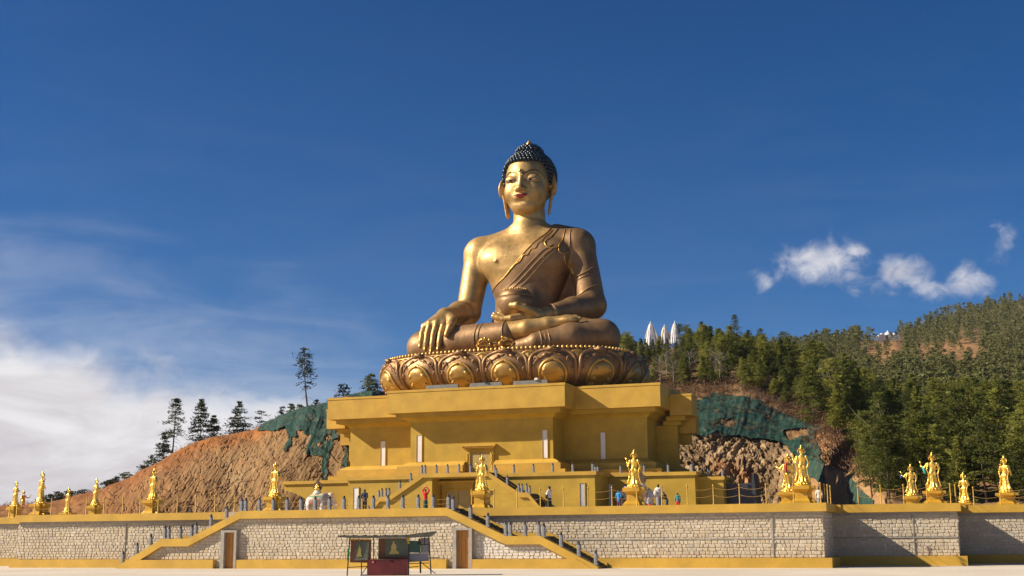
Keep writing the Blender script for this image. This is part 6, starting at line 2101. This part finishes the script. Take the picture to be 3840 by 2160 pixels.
erosion_net([[(946, 1617), (1011, 1574), (1145, 1526), (1217, 1512), (1420, 1455), (1420, 1600), (1310, 1600), (1303, 1775), (1285, 1770), (1292, 1680), (1270, 1655), (1250, 1660), (1235, 1700), (1232, 1810), (1203, 1810), (1205, 1715), (1150, 1712), (1140, 1690), (1160, 1640), (1130, 1630), (1095, 1645), (1075, 1700), (1058, 1696), (1080, 1640), (1070, 1612)]], 'dark green erosion netting hanging over the left earth slope', 31, .80)
erosion_net([[(2480, 1490), (2590, 1500), (2670, 1480), (2786, 1484), (2845, 1504), (2931, 1548), (3017, 1574), (3095, 1600), (3050, 1640), (3090, 1720), (3095, 1830), (3040, 1795), (2928, 1670), (2880, 1655), (2740, 1645), (2480, 1630)], [(3168, 1782), (3218, 1826), (3275, 1880), (3270, 1925), (3180, 1925), (3176, 1864)]], 'dark green erosion netting over the terraced cut right of the building', 41, .80)

# ---- far mountain with its own forest
mcols = [(2700, [380, 520, 700, 860, 1000], [1560, 1480, 1420, 1375, 1345]), (3000, [380, 520, 700, 860, 1000], [1540, 1440, 1370, 1325, 1298]), (3206, [380, 520, 700, 860, 1000], [1530, 1430, 1345, 1296, 1272]), (3300, [380, 520, 700, 860, 1000], [1530, 1425, 1345, 1296, 1276]), (3360, [380, 520, 700, 880, 1040], [1530, 1420, 1335, 1285, 1256]), (3420, [380, 520, 720, 950, 1150], [1530, 1415, 1330, 1280, 1246]),
         (3578, [380, 520, 760, 1100, 1400], [1530, 1410, 1310, 1230, 1178]), (3744, [380, 520, 780, 1150, 1500], [1530, 1405, 1300, 1200, 1142]), (3840, [380, 520, 780, 1180, 1550], [1530, 1400, 1290, 1185, 1122]), (4700, [380, 520, 800, 1200, 1600], [1530, 1380, 1230, 1080, 980])]
MPX = np.array([c[0] for c in mcols], float)
def mprof(px):
    r = np.array([np.interp(px, MPX, [c[1][k] for c in mcols]) for k in range(5)])
    y = np.array([np.interp(px, MPX, [c[2][k] for c in mcols]) for k in range(5)])
    return r, y
mp = np.arange(2700, 4700, 9.)
mt = np.concatenate([np.linspace(0, 4, 60), [4.5]])
MP = np.zeros((len(mp), len(mt), 3))
def mount_at(px, t):
    r, y = mprof(px)
    rr, yy = np.interp(t, range(5), r), np.interp(t, range(5), y)
    return at_r(px, yy, rr)
for i, px in enumerate(mp):
    r, y = mprof(px)
    for j, t in enumerate(mt):
        MP[i, j] = mount_at(px, min(t, 4))
        if t > 4:
            h_ = hdir(px); MP[i, j] += np.array([h_[0] * 200, h_[1] * 200, -60])
MQ = np.stack([MP[..., 0] * .02, MP[..., 2] * .03], -1)
mb_ = vnoise(MQ, 51, 4, 1.0) - .5
MP[:, :-1, 2] += (mb_ * 10)[:, :-1] * np.clip((4 - mt[:-1]) / .6, 0, 1) * np.clip(mt[:-1] / .5, 0, 1)
mi, mj = MP.shape[:2]
a_, b_ = np.meshgrid(np.arange(mi - 1), np.arange(mj - 1), indexing='ij')
MF = np.stack([a_ * mj + b_, (a_ + 1) * mj + b_, (a_ + 1) * mj + b_ + 1, a_ * mj + b_ + 1], -1).reshape(-1, 4)
n1 = vnoise(MQ, 52, 4, 2.0); n2 = vnoise(MQ, 53, 4, 7.0)
MC = lerp(np.broadcast_to(np.array([.115, .095, .042]), MP.shape), np.array([.24, .14, .065]), (n1 - .5) * 3)
mq_ = MP.reshape(-1, 3) - CAM
mz_ = mq_ @ _f
mx_ = (1920 + FPX * (mq_ @ _r) / mz_).reshape(MP.shape[:2]); my_ = (1080 - FPX * (mq_ @ _u) / mz_).reshape(MP.shape[:2])
for cx_, cy_, wx_, wy_ in ((3315, 1305, 110, 42), (3560, 1320, 150, 48), (3300, 1385, 230, 40), (3650, 1390, 120, 40)):
    MC = lerp(MC, np.array([.36, .19, .085]), np.clip(1.6 - np.hypot((mx_ - cx_) / wx_, (my_ - cy_) / wy_) * 1.3 + (n2 - .5), 0, 1))
MC = MC * (.75 + .5 * n2)[..., None]
tag(link('mountain', tinted('mountain', MP.reshape(-1, 3), MF, MC.reshape(-1, 3), M['earth'])), kind='structure')

# ================================================================== TREES
def leaf_mat(name, dark, lite, trans=.25):
    m, nt, b = new_mat(name)
    oi = nt.nodes.new('ShaderNodeObjectInfo')
    n = nramp(nt, nnoise(nt, .9, 3, .6), .3, .7)
    c = nmix(nt, n, dark, lite)
    hs = nt.nodes.new('ShaderNodeHueSaturation')
    mr = nt.nodes.new('ShaderNodeMapRange'); nt.links.new(oi.outputs['Random'], mr.inputs[0]); mr.inputs[3].default_value, mr.inputs[4].default_value = .48, 1.7
    mh = nt.nodes.new('ShaderNodeMapRange'); nt.links.new(oi.outputs['Random'], mh.inputs[0]); mh.inputs[3].default_value, mh.inputs[4].default_value = .512, .468
    nt.links.new(mr.outputs[0], hs.inputs['Value']); nt.links.new(mh.outputs[0], hs.inputs['Hue']); nt.links.new(c, hs.inputs['Color'])
    nt.links.new(hs.outputs[0], b.inputs['Base Color'])
    b.inputs['Roughness'].default_value = .6
    b.inputs['Specular IOR Level'].default_value = .2
    tr = nt.nodes.new('ShaderNodeBsdfTranslucent'); nt.links.new(hs.outputs[0], tr.inputs[0])
    mx = nt.nodes.new('ShaderNodeMixShader'); mx.inputs[0].default_value = trans
    nt.links.new(b.outputs[0], mx.inputs[1]); nt.links.new(tr.outputs[0], mx.inputs[2])
    nt.links.new(mx.outputs[0], nt.nodes['Material Output'].inputs[0])
    return m
M['needle'] = leaf_mat('pine_needles', (.082, .108, .020), (.215, .230, .042), .45)
M['needle_shaded'] = leaf_mat('shade_toned_needles', (.035, .058, .020), (.080, .105, .030), .3)  # backlit look of the left ridge trees painted as darker needle colour
M['leaf_y'] = leaf_mat('yellow_green_leaves', (.10, .13, .02), (.19, .20, .03))
M['twig'] = leaf_mat('brown_bare_twigs', (.085, .050, .028), (.19, .105, .055), .1)
M['farleaf'] = leaf_mat('far_forest_needles', (.075, .092, .032), (.150, .160, .052), .3)
def quads(C_, D, L, Wd, rg):
    """little blades: centres C_, directions D, length L, width Wd"""
    n = len(C_)
    s_ = np.cross(D, rg.normal(size=(n, 3)))
    s_ /= np.linalg.norm(s_, axis=1)[:, None] + 1e-9
    a = D * (L / 2)[:, None]; b = s_ * (Wd / 2)[:, None]
    V = np.stack([C_ - a - b * .5, C_ - a * .1 - b, C_ + a, C_ + a * .1 + b], 1)   # kite-shaped blade
    return V.reshape(-1, 3), np.arange(4 * n).reshape(-1, 4)
def conifer(seed, H, start, spread, whorl=.34, per=6, clump=9, shape=1.0, droop=.25, bl=.38, gap=.14, flat=.38, cstep=.33, lean=0.0, sparse=0.0, bare=0):
    rg = np.random.default_rng(seed)
    wob = rg.normal(size=2) * .03 * H
    def axis(z): return np.array([wob[0] * math.sin(z / H * 2.2) + lean * z, wob[1] * math.sin(z / H * 1.7), z])
    tk = MB().tube([axis(z) for z in np.linspace(-.5, H * .98, 9)], [max(.02, H * .016 * (1 - .93 * k / 8)) for k in range(9)], 7)
    C_, D = [], []
    z = start * H
    while z < H * .985:
        t = (z - start * H) / (H * (1 - start))
        prof_ = (1 - t) ** shape * (.55 + .45 * min(1, t * 5)) + .05
        nb = max(2, int(round(per * rg.uniform(.6, 1.25))))
        for b in range(nb):
            if rg.random() < gap + sparse * (1 - t): continue
            az = rg.uniform(0, 2 * math.pi)
            L = spread * prof_ * rg.uniform(.55, 1.15)
            up = rg.uniform(.05, .35) + .5 * t
            o = axis(z + rg.normal() * whorl * .10)
            dirv = np.array([math.cos(az), math.sin(az), 0])
            pts_ = [o + dirv * L * s_ + np.array([0, 0, L * (up * s_ - (droop + up * .6) * s_ * s_)]) for s_ in (0, .35, .7, 1.0)]
            if L > .5: tk.tube(pts_, [.035 * min(1, L * .5), .028 * min(1, L * .5), .018, .008], 4)
            nc = max(2, int(L / cstep))
            for k in range(nc):
                s_ = .28 + .72 * (k + rg.random() * .8) / nc
                s_ = min(s_, 1.0)
                base = o + dirv * L * s_ + np.array([0, 0, L * (up * s_ - (droop + up * .6) * s_ * s_)])
                m_ = int(clump * rg.uniform(.6, 1.3))
                sp = .12 + .16 * (1 - .4 * s_) * min(L, 1.6)
                C_.append(base + rg.normal(size=(m_, 3)) * np.array([sp, sp, sp * flat]))
                d_ = dirv * .8 + rg.normal(size=(m_, 3)) * np.array([.65, .65, .40]) + np.array([0, 0, .18])
                D.append(d_ / np.linalg.norm(d_, axis=1)[:, None])
        z += whorl * rg.uniform(.6, 1.4) * (1 - .35 * t)
    for k in range(bare):
        zz = start * H * rg.uniform(.35, 1.0); az = rg.uniform(0, 2 * math.pi); L = spread * rg.uniform(.4, .9)
        o = axis(zz); dv = np.array([math.cos(az), math.sin(az), -.35])
        tk.tube([o, o + dv * L * .5, o + dv * L + np.array([0, 0, -.3 * L])], [.03, .02, .006], 4)
    C_ = np.concatenate(C_); D = np.concatenate(D)
    n = len(C_)
    V, F = quads(C_, D, rg.uniform(.7, 1.3, n) * bl, rg.uniform(.7, 1.3, n) * bl * .34, rg)
    return tk, V, F
def tree_protos(args, mat):
    tk, V, F = conifer(**args)
    return tk.mesh('trunk', M['bark'], True), np_mesh('crown', V, F, M[mat], False)
def put_tree(name, P_, sc, rz, tm, cm, label, group, cat='tree'):
    t = empty(name, P_, rz, label, cat, group)
    t.scale = (sc,) * 3
    link('trunk', tm, t); link('crown', cm, t)
    return t
# the named trees along the left skyline
def px_tree(zx, zb, zt, args, label, name='pine_tree', mat='needle_shaded', r=None):
    px, yb, yt = 400 + zx * .4968, 1200 + zb * .4968, 1200 + zt * .4968
    rr, zz = prof(px)
    r_ = r or rr[-1] - 1.5
    g = ground_at(px, r_)
    ztop = elev_z(px, yt, r_)
    H = max(1.0, ztop - g[2] + .4)
    tm, cm = tree_protos(dict(args, H=H), mat)
    g[2] -= .4
    return put_tree(name, g, 1.0, 0, tm, cm, label, 'trees along the left ridge')
px_tree(505, 1005, 585, dict(seed=1, start=.34, spread=2.1, whorl=0.53, per=6, clump=8, shape=.75, droop=.35, bare=3), 'tall slim pine with bare lower trunk, left end of the ridge')
px_tree(440, 1075, 855, dict(seed=2, start=.06, spread=1.7, whorl=0.46, per=8, clump=8, shape=.8, droop=.3), 'short full spruce leaning against the tall slim pine, left ridge')
px_tree(352, 1110, 1030, dict(seed=3, start=.05, spread=1.9, whorl=0.35, per=8, clump=7, shape=.6, droop=.5), 'low spreading conifer at the lower left of the ridge', 'conifer_shrub')
px_tree(715, 925, 600, dict(seed=4, start=.10, spread=2.35, whorl=0.49, per=8, clump=8, shape=.8, droop=.3), 'broad dense spruce on the left ridge, right of the tall slim pine', 'spruce_tree')
px_tree(815, 890, 725, dict(seed=5, start=.08, spread=1.5, whorl=0.42, per=8, clump=8, shape=.8, droop=.3), 'smaller spruce tucked against the broad dense spruce', 'spruce_tree')
px_tree(985, 860, 618, dict(seed=6, start=.08, spread=2.3, whorl=0.46, per=8, clump=8, shape=.9, droop=.25), 'evenly tapered spruce standing alone on the left ridge', 'spruce_tree')
px_tree(1165, 800, 680, dict(seed=7, start=.35, spread=1.3, whorl=0.46, per=6, clump=6, shape=.4, droop=.1), 'small scraggly pine at the left end of the green netting')
px_tree(1515, 660, 190, dict(seed=8, start=.36, spread=1.75, whorl=0.60, per=6, clump=7, shape=.35, droop=.55, gap=.2, bare=6), 'tallest lone pine with ragged crown above the left green netting')
px_tree(1320, 740, 652, dict(seed=9, start=.05, spread=.8, whorl=0.39, per=7, clump=6, shape=.7), 'small pointed spruce at the crest of the left netting, leftmost of three', 'spruce_tree')
px_tree(1395, 715, 635, dict(seed=10, start=.05, spread=.95, whorl=0.39, per=7, clump=6, shape=.6), 'small rounded spruce at the crest of the left netting, middle of three', 'spruce_tree')
px_tree(1455, 700, 645, dict(seed=11, start=.05, spread=.9, whorl=0.35, per=7, clump=6, shape=.6), 'small bushy spruce beside the tallest lone pine', 'spruce_tree')
px_tree(1580, 660, 603, dict(seed=12, start=.05, spread=.8, whorl=0.35, per=7, clump=6, shape=.7), 'little spruce right of the tallest lone pine', 'spruce_tree')
px_tree(1780, 605, 480, dict(seed=13, start=.15, spread=1.7, whorl=0.42, per=7, clump=7, shape=.6), 'spreading pine just left of the lotus, above the building roof')
px_tree(1985, 560, 405, dict(seed=14, start=.12, spread=2.0, whorl=0.42, per=7, clump=8, shape=.7), 'taller pine half hidden behind the left edge of the lotus')
for i, (zx, zb, zt) in enumerate(((170, 1205, 1148), (100, 1240, 1190), (20, 1290, 1225), (60, 1265, 1212), (300, 1140, 1110))):
    px_tree(zx, zb, zt, dict(seed=20 + i, start=.03, spread=1.1, whorl=0.28, per=8, clump=6, shape=.35, droop=.2), ('rounded dark bush highest on the lower left slope', 'dark bush in the row on the lower left slope, second from the top', 'dark bush at the bottom of the row on the lower left slope', 'dark bush third from the top of the lower left row', 'low scrub bush below the low spreading conifer')[i], 'conifer_bush')
for i, (zx, zb, zt) in enumerate(((-340, 1365, 1300), (-240, 1370, 1292), (-400, 1375, 1320), (-160, 1330, 1290))):
    px_tree(zx, zb, zt, dict(seed=30 + i, start=.03, spread=1.3, whorl=0.28, per=8, clump=6, shape=.4, droop=.2), ('dark bush behind the leftmost low golden statue, second from the left', 'pointed dark bush right of the low golden statue at the left', 'leftmost dark bush on the far left slope', 'small dark bush above the fence at the left, last of four')[i], 'conifer_bush')
# forest on the right-hand slope
FP = []
fa = [dict(seed=100, H=8.0, start=.10, spread=2.80, whorl=0.45, per=8, clump=10, shape=.75, droop=.25), dict(seed=101, H=8.0, start=.16, spread=2.46, whorl=0.45, per=8, clump=10, shape=.55, droop=.2), dict(seed=102, H=8.0, start=.08, spread=3.14, whorl=0.45, per=9, clump=9, shape=.6, droop=.15),
      dict(seed=103, H=8.0, start=.34, spread=2.46, whorl=0.45, per=8, clump=10, shape=.45, droop=.3, bare=4), dict(seed=104, H=8.0, start=.10, spread=2.24, whorl=0.42, per=8, clump=10, shape=.95, droop=.3), dict(seed=105, H=8.0, start=.25, spread=2.91, whorl=0.51, per=7, clump=11, shape=.4, droop=.2, sparse=.2)]
for a in fa:
    FP.append(tree_protos(a, 'needle'))
rgf = np.random.default_rng(77)
cand = []
tries = 0
pts2 = []
while tries < 11000 and len(cand) < 620:
    tries += 1
    px = rgf.uniform(2340, 4250)
    rr, zz = prof(px)
    r_ = math.sqrt(rgf.uniform((rr[4] if px < 3230 else rr[0] + 4) ** 2, rr[7] ** 2))
    if px < 3050 and r_ < rr[4] + 5 + 6 * rgf.random(): continue
    g = ground_at(px, r_)
    dens = vnoise(np.array([[g[0] / 14, g[1] / 14]]), 61, 2)[0]
    md = 2.7 if px < 3050 else 4.2
    if dens < .40: md *= 1.7
    if 2400 < px < 2575 and r_ > rr[7] - 22: continue
    if any((g[0] - a) ** 2 + (g[1] - b) ** 2 < md * md for a, b in pts2): continue
    pts2.append((g[0], g[1]))
    H = rgf.uniform(3.6, 6.6) if px < 3050 else rgf.uniform(4.5, 8.8)
    if px < 3050 and r_ < rr[5]: H *= .8
    if px < 3150 and r_ > rr[7] - 30: H *= rgf.uniform(.42, .85)
    if 2400 < px < 2580 and r_ > rr[7] - 60: H *= .62
    if px > 3300 and r_ > rr[7] - 60: H *= .85
    cand.append((H / r_, px, g, H))
cand.sort(key=lambda t: -t[0])
inview = [c for c in cand if c[1] < 3900]
solo = inview[:296]
rest = inview[296:] + [c for c in cand if c[1] >= 3900]
nfor = 0
for q, px, g, H in solo:
    k = rgf.integers(0, 6)
    if H < 5.2: k = rgf.choice([0, 2, 4])
    put_tree('pine_tree', g - np.array([0, 0, .3]), H / 8.0, rgf.uniform(0, 6.28), FP[k][0], FP[k][1], 'green pine in the dense forest on the slope right of the statue' if px < 3080 else 'green pine in the forest rising behind the right-hand golden statues', 'forest pines on the slope right of the statue' if px < 3080 else 'forest pines behind the right-hand statues')
# single pines that stand out of the canopy
hero = [conifer_args for conifer_args in (dict(seed=500, H=8.0, start=.30, spread=2.1, whorl=.60, per=7, clump=8, shape=.45, droop=.25, gap=.18, bare=4), dict(seed=501, H=8.0, start=.22, spread=2.4, whorl=.62, per=7, clump=8, shape=.7, droop=.3, gap=.15), dict(seed=502, H=8.0, start=.14, spread=2.9, whorl=.60, per=8, clump=9, shape=.7, droop=.3, gap=.12), dict(seed=503, H=8.0, start=.40, spread=2.0, whorl=.55, per=7, clump=8, shape=.3, droop=.2, gap=.2, bare=5))]
HP = [tree_protos(a, 'needle_shaded') for a in hero]; HPL = [tree_protos(a, 'needle') for a in hero]
for i, (px, H) in enumerate(((2562, 5.4), (2643, 6.2), (2706, 4.4), (2765, 8.2), (2822, 5.6), (2866, 6.6), (2945, 7.2), (2990, 6.0), (3052, 7.2), (3090, 5.6))):
    r_ = prof(px)[0][7] - 3
    k = (3, 2, 1, 1, 2, 0, 3, 1, 0, 1)[i]
    put_tree('pine_tree', ground_at(px, r_) - np.array([0, 0, .3]), H / 8.0, i * 1.3, HP[k][0], HP[k][1], 'pine standing out on the right-hand skyline, %s right of the prayer flags' % ORD[i], 'skyline pines right of the prayer flags')
for i, (px, r_, H) in enumerate(((3255, 138, 6.5), (3345, 136, 8.5), (3440, 142, 10.5), (3520, 137, 8.0), (3600, 140, 12.0), (3680, 134, 9.0), (3760, 141, 11.5), (3830, 137, 9.5))):
    k = (1, 2, 2, 1, 2, 0, 1, 2)[i]
    put_tree('pine_tree', ground_at(px, r_) - np.array([0, 0, .3]), H / 8.0, i * 2.1, HPL[k][0], HPL[k][1], 'large layered pine in the front row behind the right-hand statues, %s from the left' % ORD[i], 'front pines behind the right-hand statues')
def merge_trees(items, args_list, mat, name, label):
    protos = [conifer(**a)[1:] for a in args_list]
    Vs, Fs, n = [], [], 0
    for g, H, k, rz in items:
        V, F = protos[k % len(protos)]
        s_ = H / 8.0
        c, s2 = math.cos(rz), math.sin(rz)
        W_ = np.stack([(V[:, 0] * c - V[:, 1] * s2) * s_ + g[0], (V[:, 0] * s2 + V[:, 1] * c) * s_ + g[1], V[:, 2] * s_ + g[2]], -1)
        Vs.append(W_); Fs.append(F + n); n += len(V)
    o = link(name, np_mesh(name, np.concatenate(Vs), np.concatenate(Fs), M[mat], False))
    return tag(o, label, 'trees', kind='stuff')
lowa = [dict(seed=200 + i, H=8.0, start=.06, spread=2.4, whorl=.55, per=6, clump=7, shape=.6 + .1 * i, droop=.2, bl=.62) for i in range(4)]
merge_trees([(g, H, i, rgf.uniform(0, 6.28)) for i, (q, px, g, H) in enumerate(rest)], lowa, 'needle', 'distant_pines', 'mass of pines filling the gaps of the right-hand forest')
fara = [dict(seed=210 + i, H=8.0, start=.04, spread=2.9, whorl=1.0, per=6, clump=4, shape=.5 + .1 * i, droop=.15, bl=.95, cstep=1.25, flat=.6) for i in range(4)]
items = []
tries = 0
while len(items) < 2000 and tries < 9000:
    tries += 1
    px = rgf.uniform(2750, 4100); t = rgf.uniform(.0, 4.02) ** 1.0
    g = mount_at(px, min(t, 4))
    dens = vnoise(np.array([[g[0] * .02 * 2.0, g[2] * .03 * 2.0]]), 52, 4)[0]
    # bare clearings below the hilltop shrine and the flag poles
    py = np.interp(t, range(5), mprof(px)[1])
    if abs(px - 3310) < 85 and 1262 < py < 1345 and rgf.random() < .9: continue
    if abs(px - 3560) < 130 and 1280 < py < 1370 and rgf.random() < .85: continue
    if 3150 < px < 3650 and 1340 < py < 1410 and rgf.random() < .5: continue
    r_ = math.hypot(g[0], g[1])
    H = rgf.uniform(6, 11) * (1 + max(0, r_ - 700) / 1800)
    items.append((g - np.array([0, 0, 1.0 - mb_.mean()]), H, rgf.integers(0, 4), rgf.uniform(0, 6.28)))
merge_trees(items, fara, 'farleaf', 'mountain_forest', 'hazy forest covering the far mountain')
# undergrowth: dry brown scrub between the trees and on the lip of the cut
def scrub(n, sampler, name, mat, label, size, m=16, bl=.34):
    Cs, Ds = [], []
    rg = np.random.default_rng(len(name) * 7 + n)
    for k in range(n):
        g, s_ = sampler(rg)
        s_ *= size
        mm = int(m * rg.uniform(.6, 1.4))
        d = rg.normal(size=(mm, 3)) * np.array([.6, .6, .3]) + np.array([0, 0, .8])
        d /= np.linalg.norm(d, axis=1)[:, None]
        Cs.append(g + d * (rg.uniform(.25, 1.0, mm) * s_)[:, None] + rg.normal(size=(mm, 3)) * .12 * s_)
        Ds.append(d)
    C_ = np.concatenate(Cs); D = np.concatenate(Ds)
    V, F = quads(C_, D, rg.uniform(.7, 1.5, len(C_)) * bl, rg.uniform(.5, 1.2, len(C_)) * bl * .26, rg)
    return tag(link(name, np_mesh(name, V, F, M[mat], False)), label, 'undergrowth', kind='stuff')
def s_lip(rg):
    px = rg.uniform(2420, 3180); rr, zz = prof(px)
    r_ = rr[4] + rg.uniform(-3, 14); return ground_at(px, r_), rg.uniform(.5, 1.4)
def s_floor(rg):
    px = rg.uniform(2340, 3950); rr, zz = prof(px)
    r_ = rg.uniform(rr[4], rr[7]); return ground_at(px, r_), rg.uniform(.4, 1.5)
def s_brown(rg):
    px = rg.normal(3150, 70); rr, zz = prof(px)
    r_ = rg.uniform(rr[2], rr[5]); return ground_at(px, r_), rg.uniform(.8, 2.2)
def s_left(rg):
    px = rg.uniform(-200, 1430); rr, zz = prof(px)
    return ground_at(px, rr[7] - rg.uniform(0, 3)), rg.uniform(.2, .7)
def s_netgrow(rg):
    px = rg.uniform(2440, 2920); rr, zz = prof(px)
    t = rg.choice([2.35, 3.0, 3.6]) + rg.normal() * .12
    return ground_at(px, np.interp(t, range(8), rr)) + np.array([0, 0, .5]), rg.uniform(.2, .8)
scrub(900, s_lip, 'dry_scrub', 'twig', 'dry brown scrub along the lip of the right-hand cut', 1.0, 26)
scrub(1500, s_floor, 'forest_scrub', 'twig', 'dry undergrowth between the pines', 1.0, 16, .42)
scrub(700, s_brown, 'russet_scrub', 'twig', 'russet shrubs beside the netted cut', 1.0, 26, .42)
scrub(420, s_left, 'ridge_scrub', 'twig', 'low scrub along the left ridge', 1.0, 10, .22)
scrub(260, s_netgrow, 'slope_scrub', 'twig', 'scrub growing through the right-hand netting', 1.0, 14, .3)
# a bright yellow-green broadleaf tree and bare pale trees
tm, cm = tree_protos(dict(seed=300, H=8.0, start=.28, spread=2.0, whorl=.30, per=7, clump=10, shape=.35, droop=.1), 'leaf_y')
put_tree('broadleaf_tree', ground_at(3142, prof(3142)[0][4]), .78, 0, tm, cm, 'bright yellow-green young tree beside the russet shrubs on the right slope', None)
def bare_tree(px, r_, H, seed, label):
    rg = np.random.default_rng(seed)
    t = empty('bare_tree', ground_at(px, r_), 0, label, 'tree', 'leafless pale trees on the right slope')
    mb = MB().tube([(0, 0, -.3), (.1, 0, H * .35), (rg.normal() * .3, rg.normal() * .2, H * .75)], [.10, .07, .03], 6)
    mb.build('trunk', M['deadwood'], t)
    br = MB()
    for k in range(22):
        z = H * rg.uniform(.3, .8); a = rg.uniform(0, 6.28); L = H * rg.uniform(.2, .45)
        d = np.array([math.cos(a), math.sin(a), rg.uniform(.3, 1.2)]); d /= np.linalg.norm(d)
        o = np.array([.1, 0, z]); m1 = o + d * L * .5 + rg.normal(size=3) * .1; e = m1 + d * L * .5 + rg.normal(size=3) * .2
        br.tube([o, m1, e], [.035, .022, .008], 4)
        for j in range(3):
            q = m1 + (e - m1) * rg.random(); br.tube([q, q + (d + rg.normal(size=3) * .6) * L * .35], [.014, .005], 4)
    br.build('crown', M['deadwood'], t)
for i, (px, r_, H) in enumerate(((2480, 214, 5.0), (2505, 219, 5.5), (2530, 213, 4.5), (2590, 217, 5.5), (2690, 220, 5.0), (2705, 215, 4.5), (3260, 152, 6.0), (3080, 225, 6.5), (3110, 232, 6), (3300, 175, 6))):
    bare_tree(px, r_, H, 400 + i, 'leafless pale tree at the forest edge right of the statue, %s from the left' % ORD[i])

# prayer flags on the hilltop: bundles of long white strips hung from a pole
M['flagcloth'] = simple('white_flag_cloth', (.72, .70, .70), .8, 0, .2, 2, .2)
M['flagcloth2'] = simple('yellowed_flag_cloth', (.58, .46, .28), .8, 0, .25, 2, .2)
for i, (px, yt, yb, w) in enumerate(((2440, 1209, 1297, 52), (2492, 1221, 1290, 42), (2531, 1207, 1288, 46))):
    r_ = 286.0
    s_ = FPX / (r_ * math.cos(PITCH) * 1.0)
    top = at_r(px, yt, r_); bot = at_r(px - 6, yb, r_)
    H = top[2] - bot[2]
    t = empty('prayer_flag_cluster', (top[0], top[1], bot[2] - .5), 0, '%s of three white prayer-flag bundles on the hilltop right of the statue' % ('leftmost and tallest', 'middle and shortest', 'rightmost')[i], 'prayer flags', 'white prayer flags on the hilltop')
    hw = w / s_ * .62
    MB().tube([(0, 0, 0), (0, 0, H + .4)], [.07, .05], 6).build('pole', M['deadwood'], t)
    MB().lathe([(.10, 0), (.2, .12), (.16, .3), (.2, .42), (.02, .62)], n=8).build('finial', M['flagcloth'], t, True, (0, 0, H + .1))
    rg = random.Random(i)
    for k in range(22):
        a = 2 * PI * k / 22 + rg.uniform(-.05, .05)
        r0, r1 = .36, hw * rg.uniform(.88, 1.08)
        da = .105
        v, f = [], []
        for j in range(7):
            q = j / 6
            rr_ = r0 + (r1 - r0) * (q ** .8) + rg.uniform(-.04, .04)
            z = H + .1 - q * (H * rg.uniform(.93, 1.0))
            for sd, th_ in ((-1, .0), (1, .0), (1, .05), (-1, .05)):
                aa = a + sd * da * (1 - .25 * q)
                v.append(((rr_ + th_) * math.cos(aa), (rr_ + th_) * math.sin(aa), z))
        for j in range(6):
            for m_ in range(4):
                l = (m_ + 1) % 4
                f.append((j * 4 + m_, j * 4 + l, j * 4 + 4 + l, j * 4 + 4 + m_))
        f += [(0, 3, 2, 1), (24, 25, 26, 27)]
        MB().add(v, f).build('flag_strip', M['flagcloth2'] if (i == 1 and k % 3 == 0) or k % 9 == 4 else M['flagcloth'], t)
# white shrine and flag poles far up on the mountain
sh = mount_at(3330, 3.55)
base = at_r(3330, 1268, math.hypot(sh[0], sh[1]))
t = empty('hilltop_shrine', base - np.array([0, 0, 3]), YAW, 'tiny white shrine on the bare shoulder of the far mountain', 'shrine')
MB().box(-7, 7, -4, 4, 0, 5).build('base', M['flagcloth'], t)
for x, w, hh in ((-4.5, 1.6, 1.6), (0, 2.6, 3.0), (4.5, 1.6, 1.6)):
    MB().lathe([(w, 5.01), (w, 5.6), (w * .85, 6.2), (w * .4, 5 + hh * .8), (w * .12, 5 + hh), (.05, 5 + hh * 1.3)], (x, 0, 0), 10).build('dome', M['flagcloth'], t, True)
rg = random.Random(5)
for grp, n_, (x0_, x1_), (ya, yb), T_ in (('beside the white shrine', 9, (3288, 3312), (1255, 1278), 3.55), ('on the brown terrace of the far mountain', 14, (3520, 3610), (1284, 1308), 2.9)):
    for k in range(n_):
        px = x0_ + (x1_ - x0_) * (k + rg.random() * .7) / n_
        b0 = mount_at(px, T_); r_ = math.hypot(b0[0], b0[1])
        lo_, hi_ = at_r(px, yb + rg.uniform(-3, 3), r_), at_r(px, ya + rg.uniform(-4, 6), r_)
        q = empty('flag_pole', lo_ - np.array([0, 0, 2.5]), YAW, 'tiny white vertical prayer flag ' + grp, 'flag', 'far prayer flags ' + grp)
        hh = hi_[2] - lo_[2] + 2.5
        MB().tube([(0, 0, 0), (0, 0, hh)], .10, 5).build('pole', M['deadwood'], q)
        MB().box(.1, 1.0, -.05, .05, hh * .25, hh * .97).build('flag', M['flagcloth'], q)

# ---- valley air between the camera and the far mountain
hz = MB().box(-900, 1500, -40, 1900, -1.9, 390)
m = bpy.data.materials.new('valley_haze')
m.use_nodes = True
m.node_tree.nodes.clear()
pv = m.node_tree.nodes.new('ShaderNodeVolumePrincipled')
pv.inputs['Color'].default_value = (.82, .88, 1.0, 1)
pv.inputs['Density'].default_value = .00004
pv.inputs['Anisotropy'].default_value = .2
mo = m.node_tree.nodes.new('ShaderNodeOutputMaterial')
m.node_tree.links.new(pv.outputs[0], mo.inputs['Volume'])
tag(hz.build('haze', m), kind='stuff')
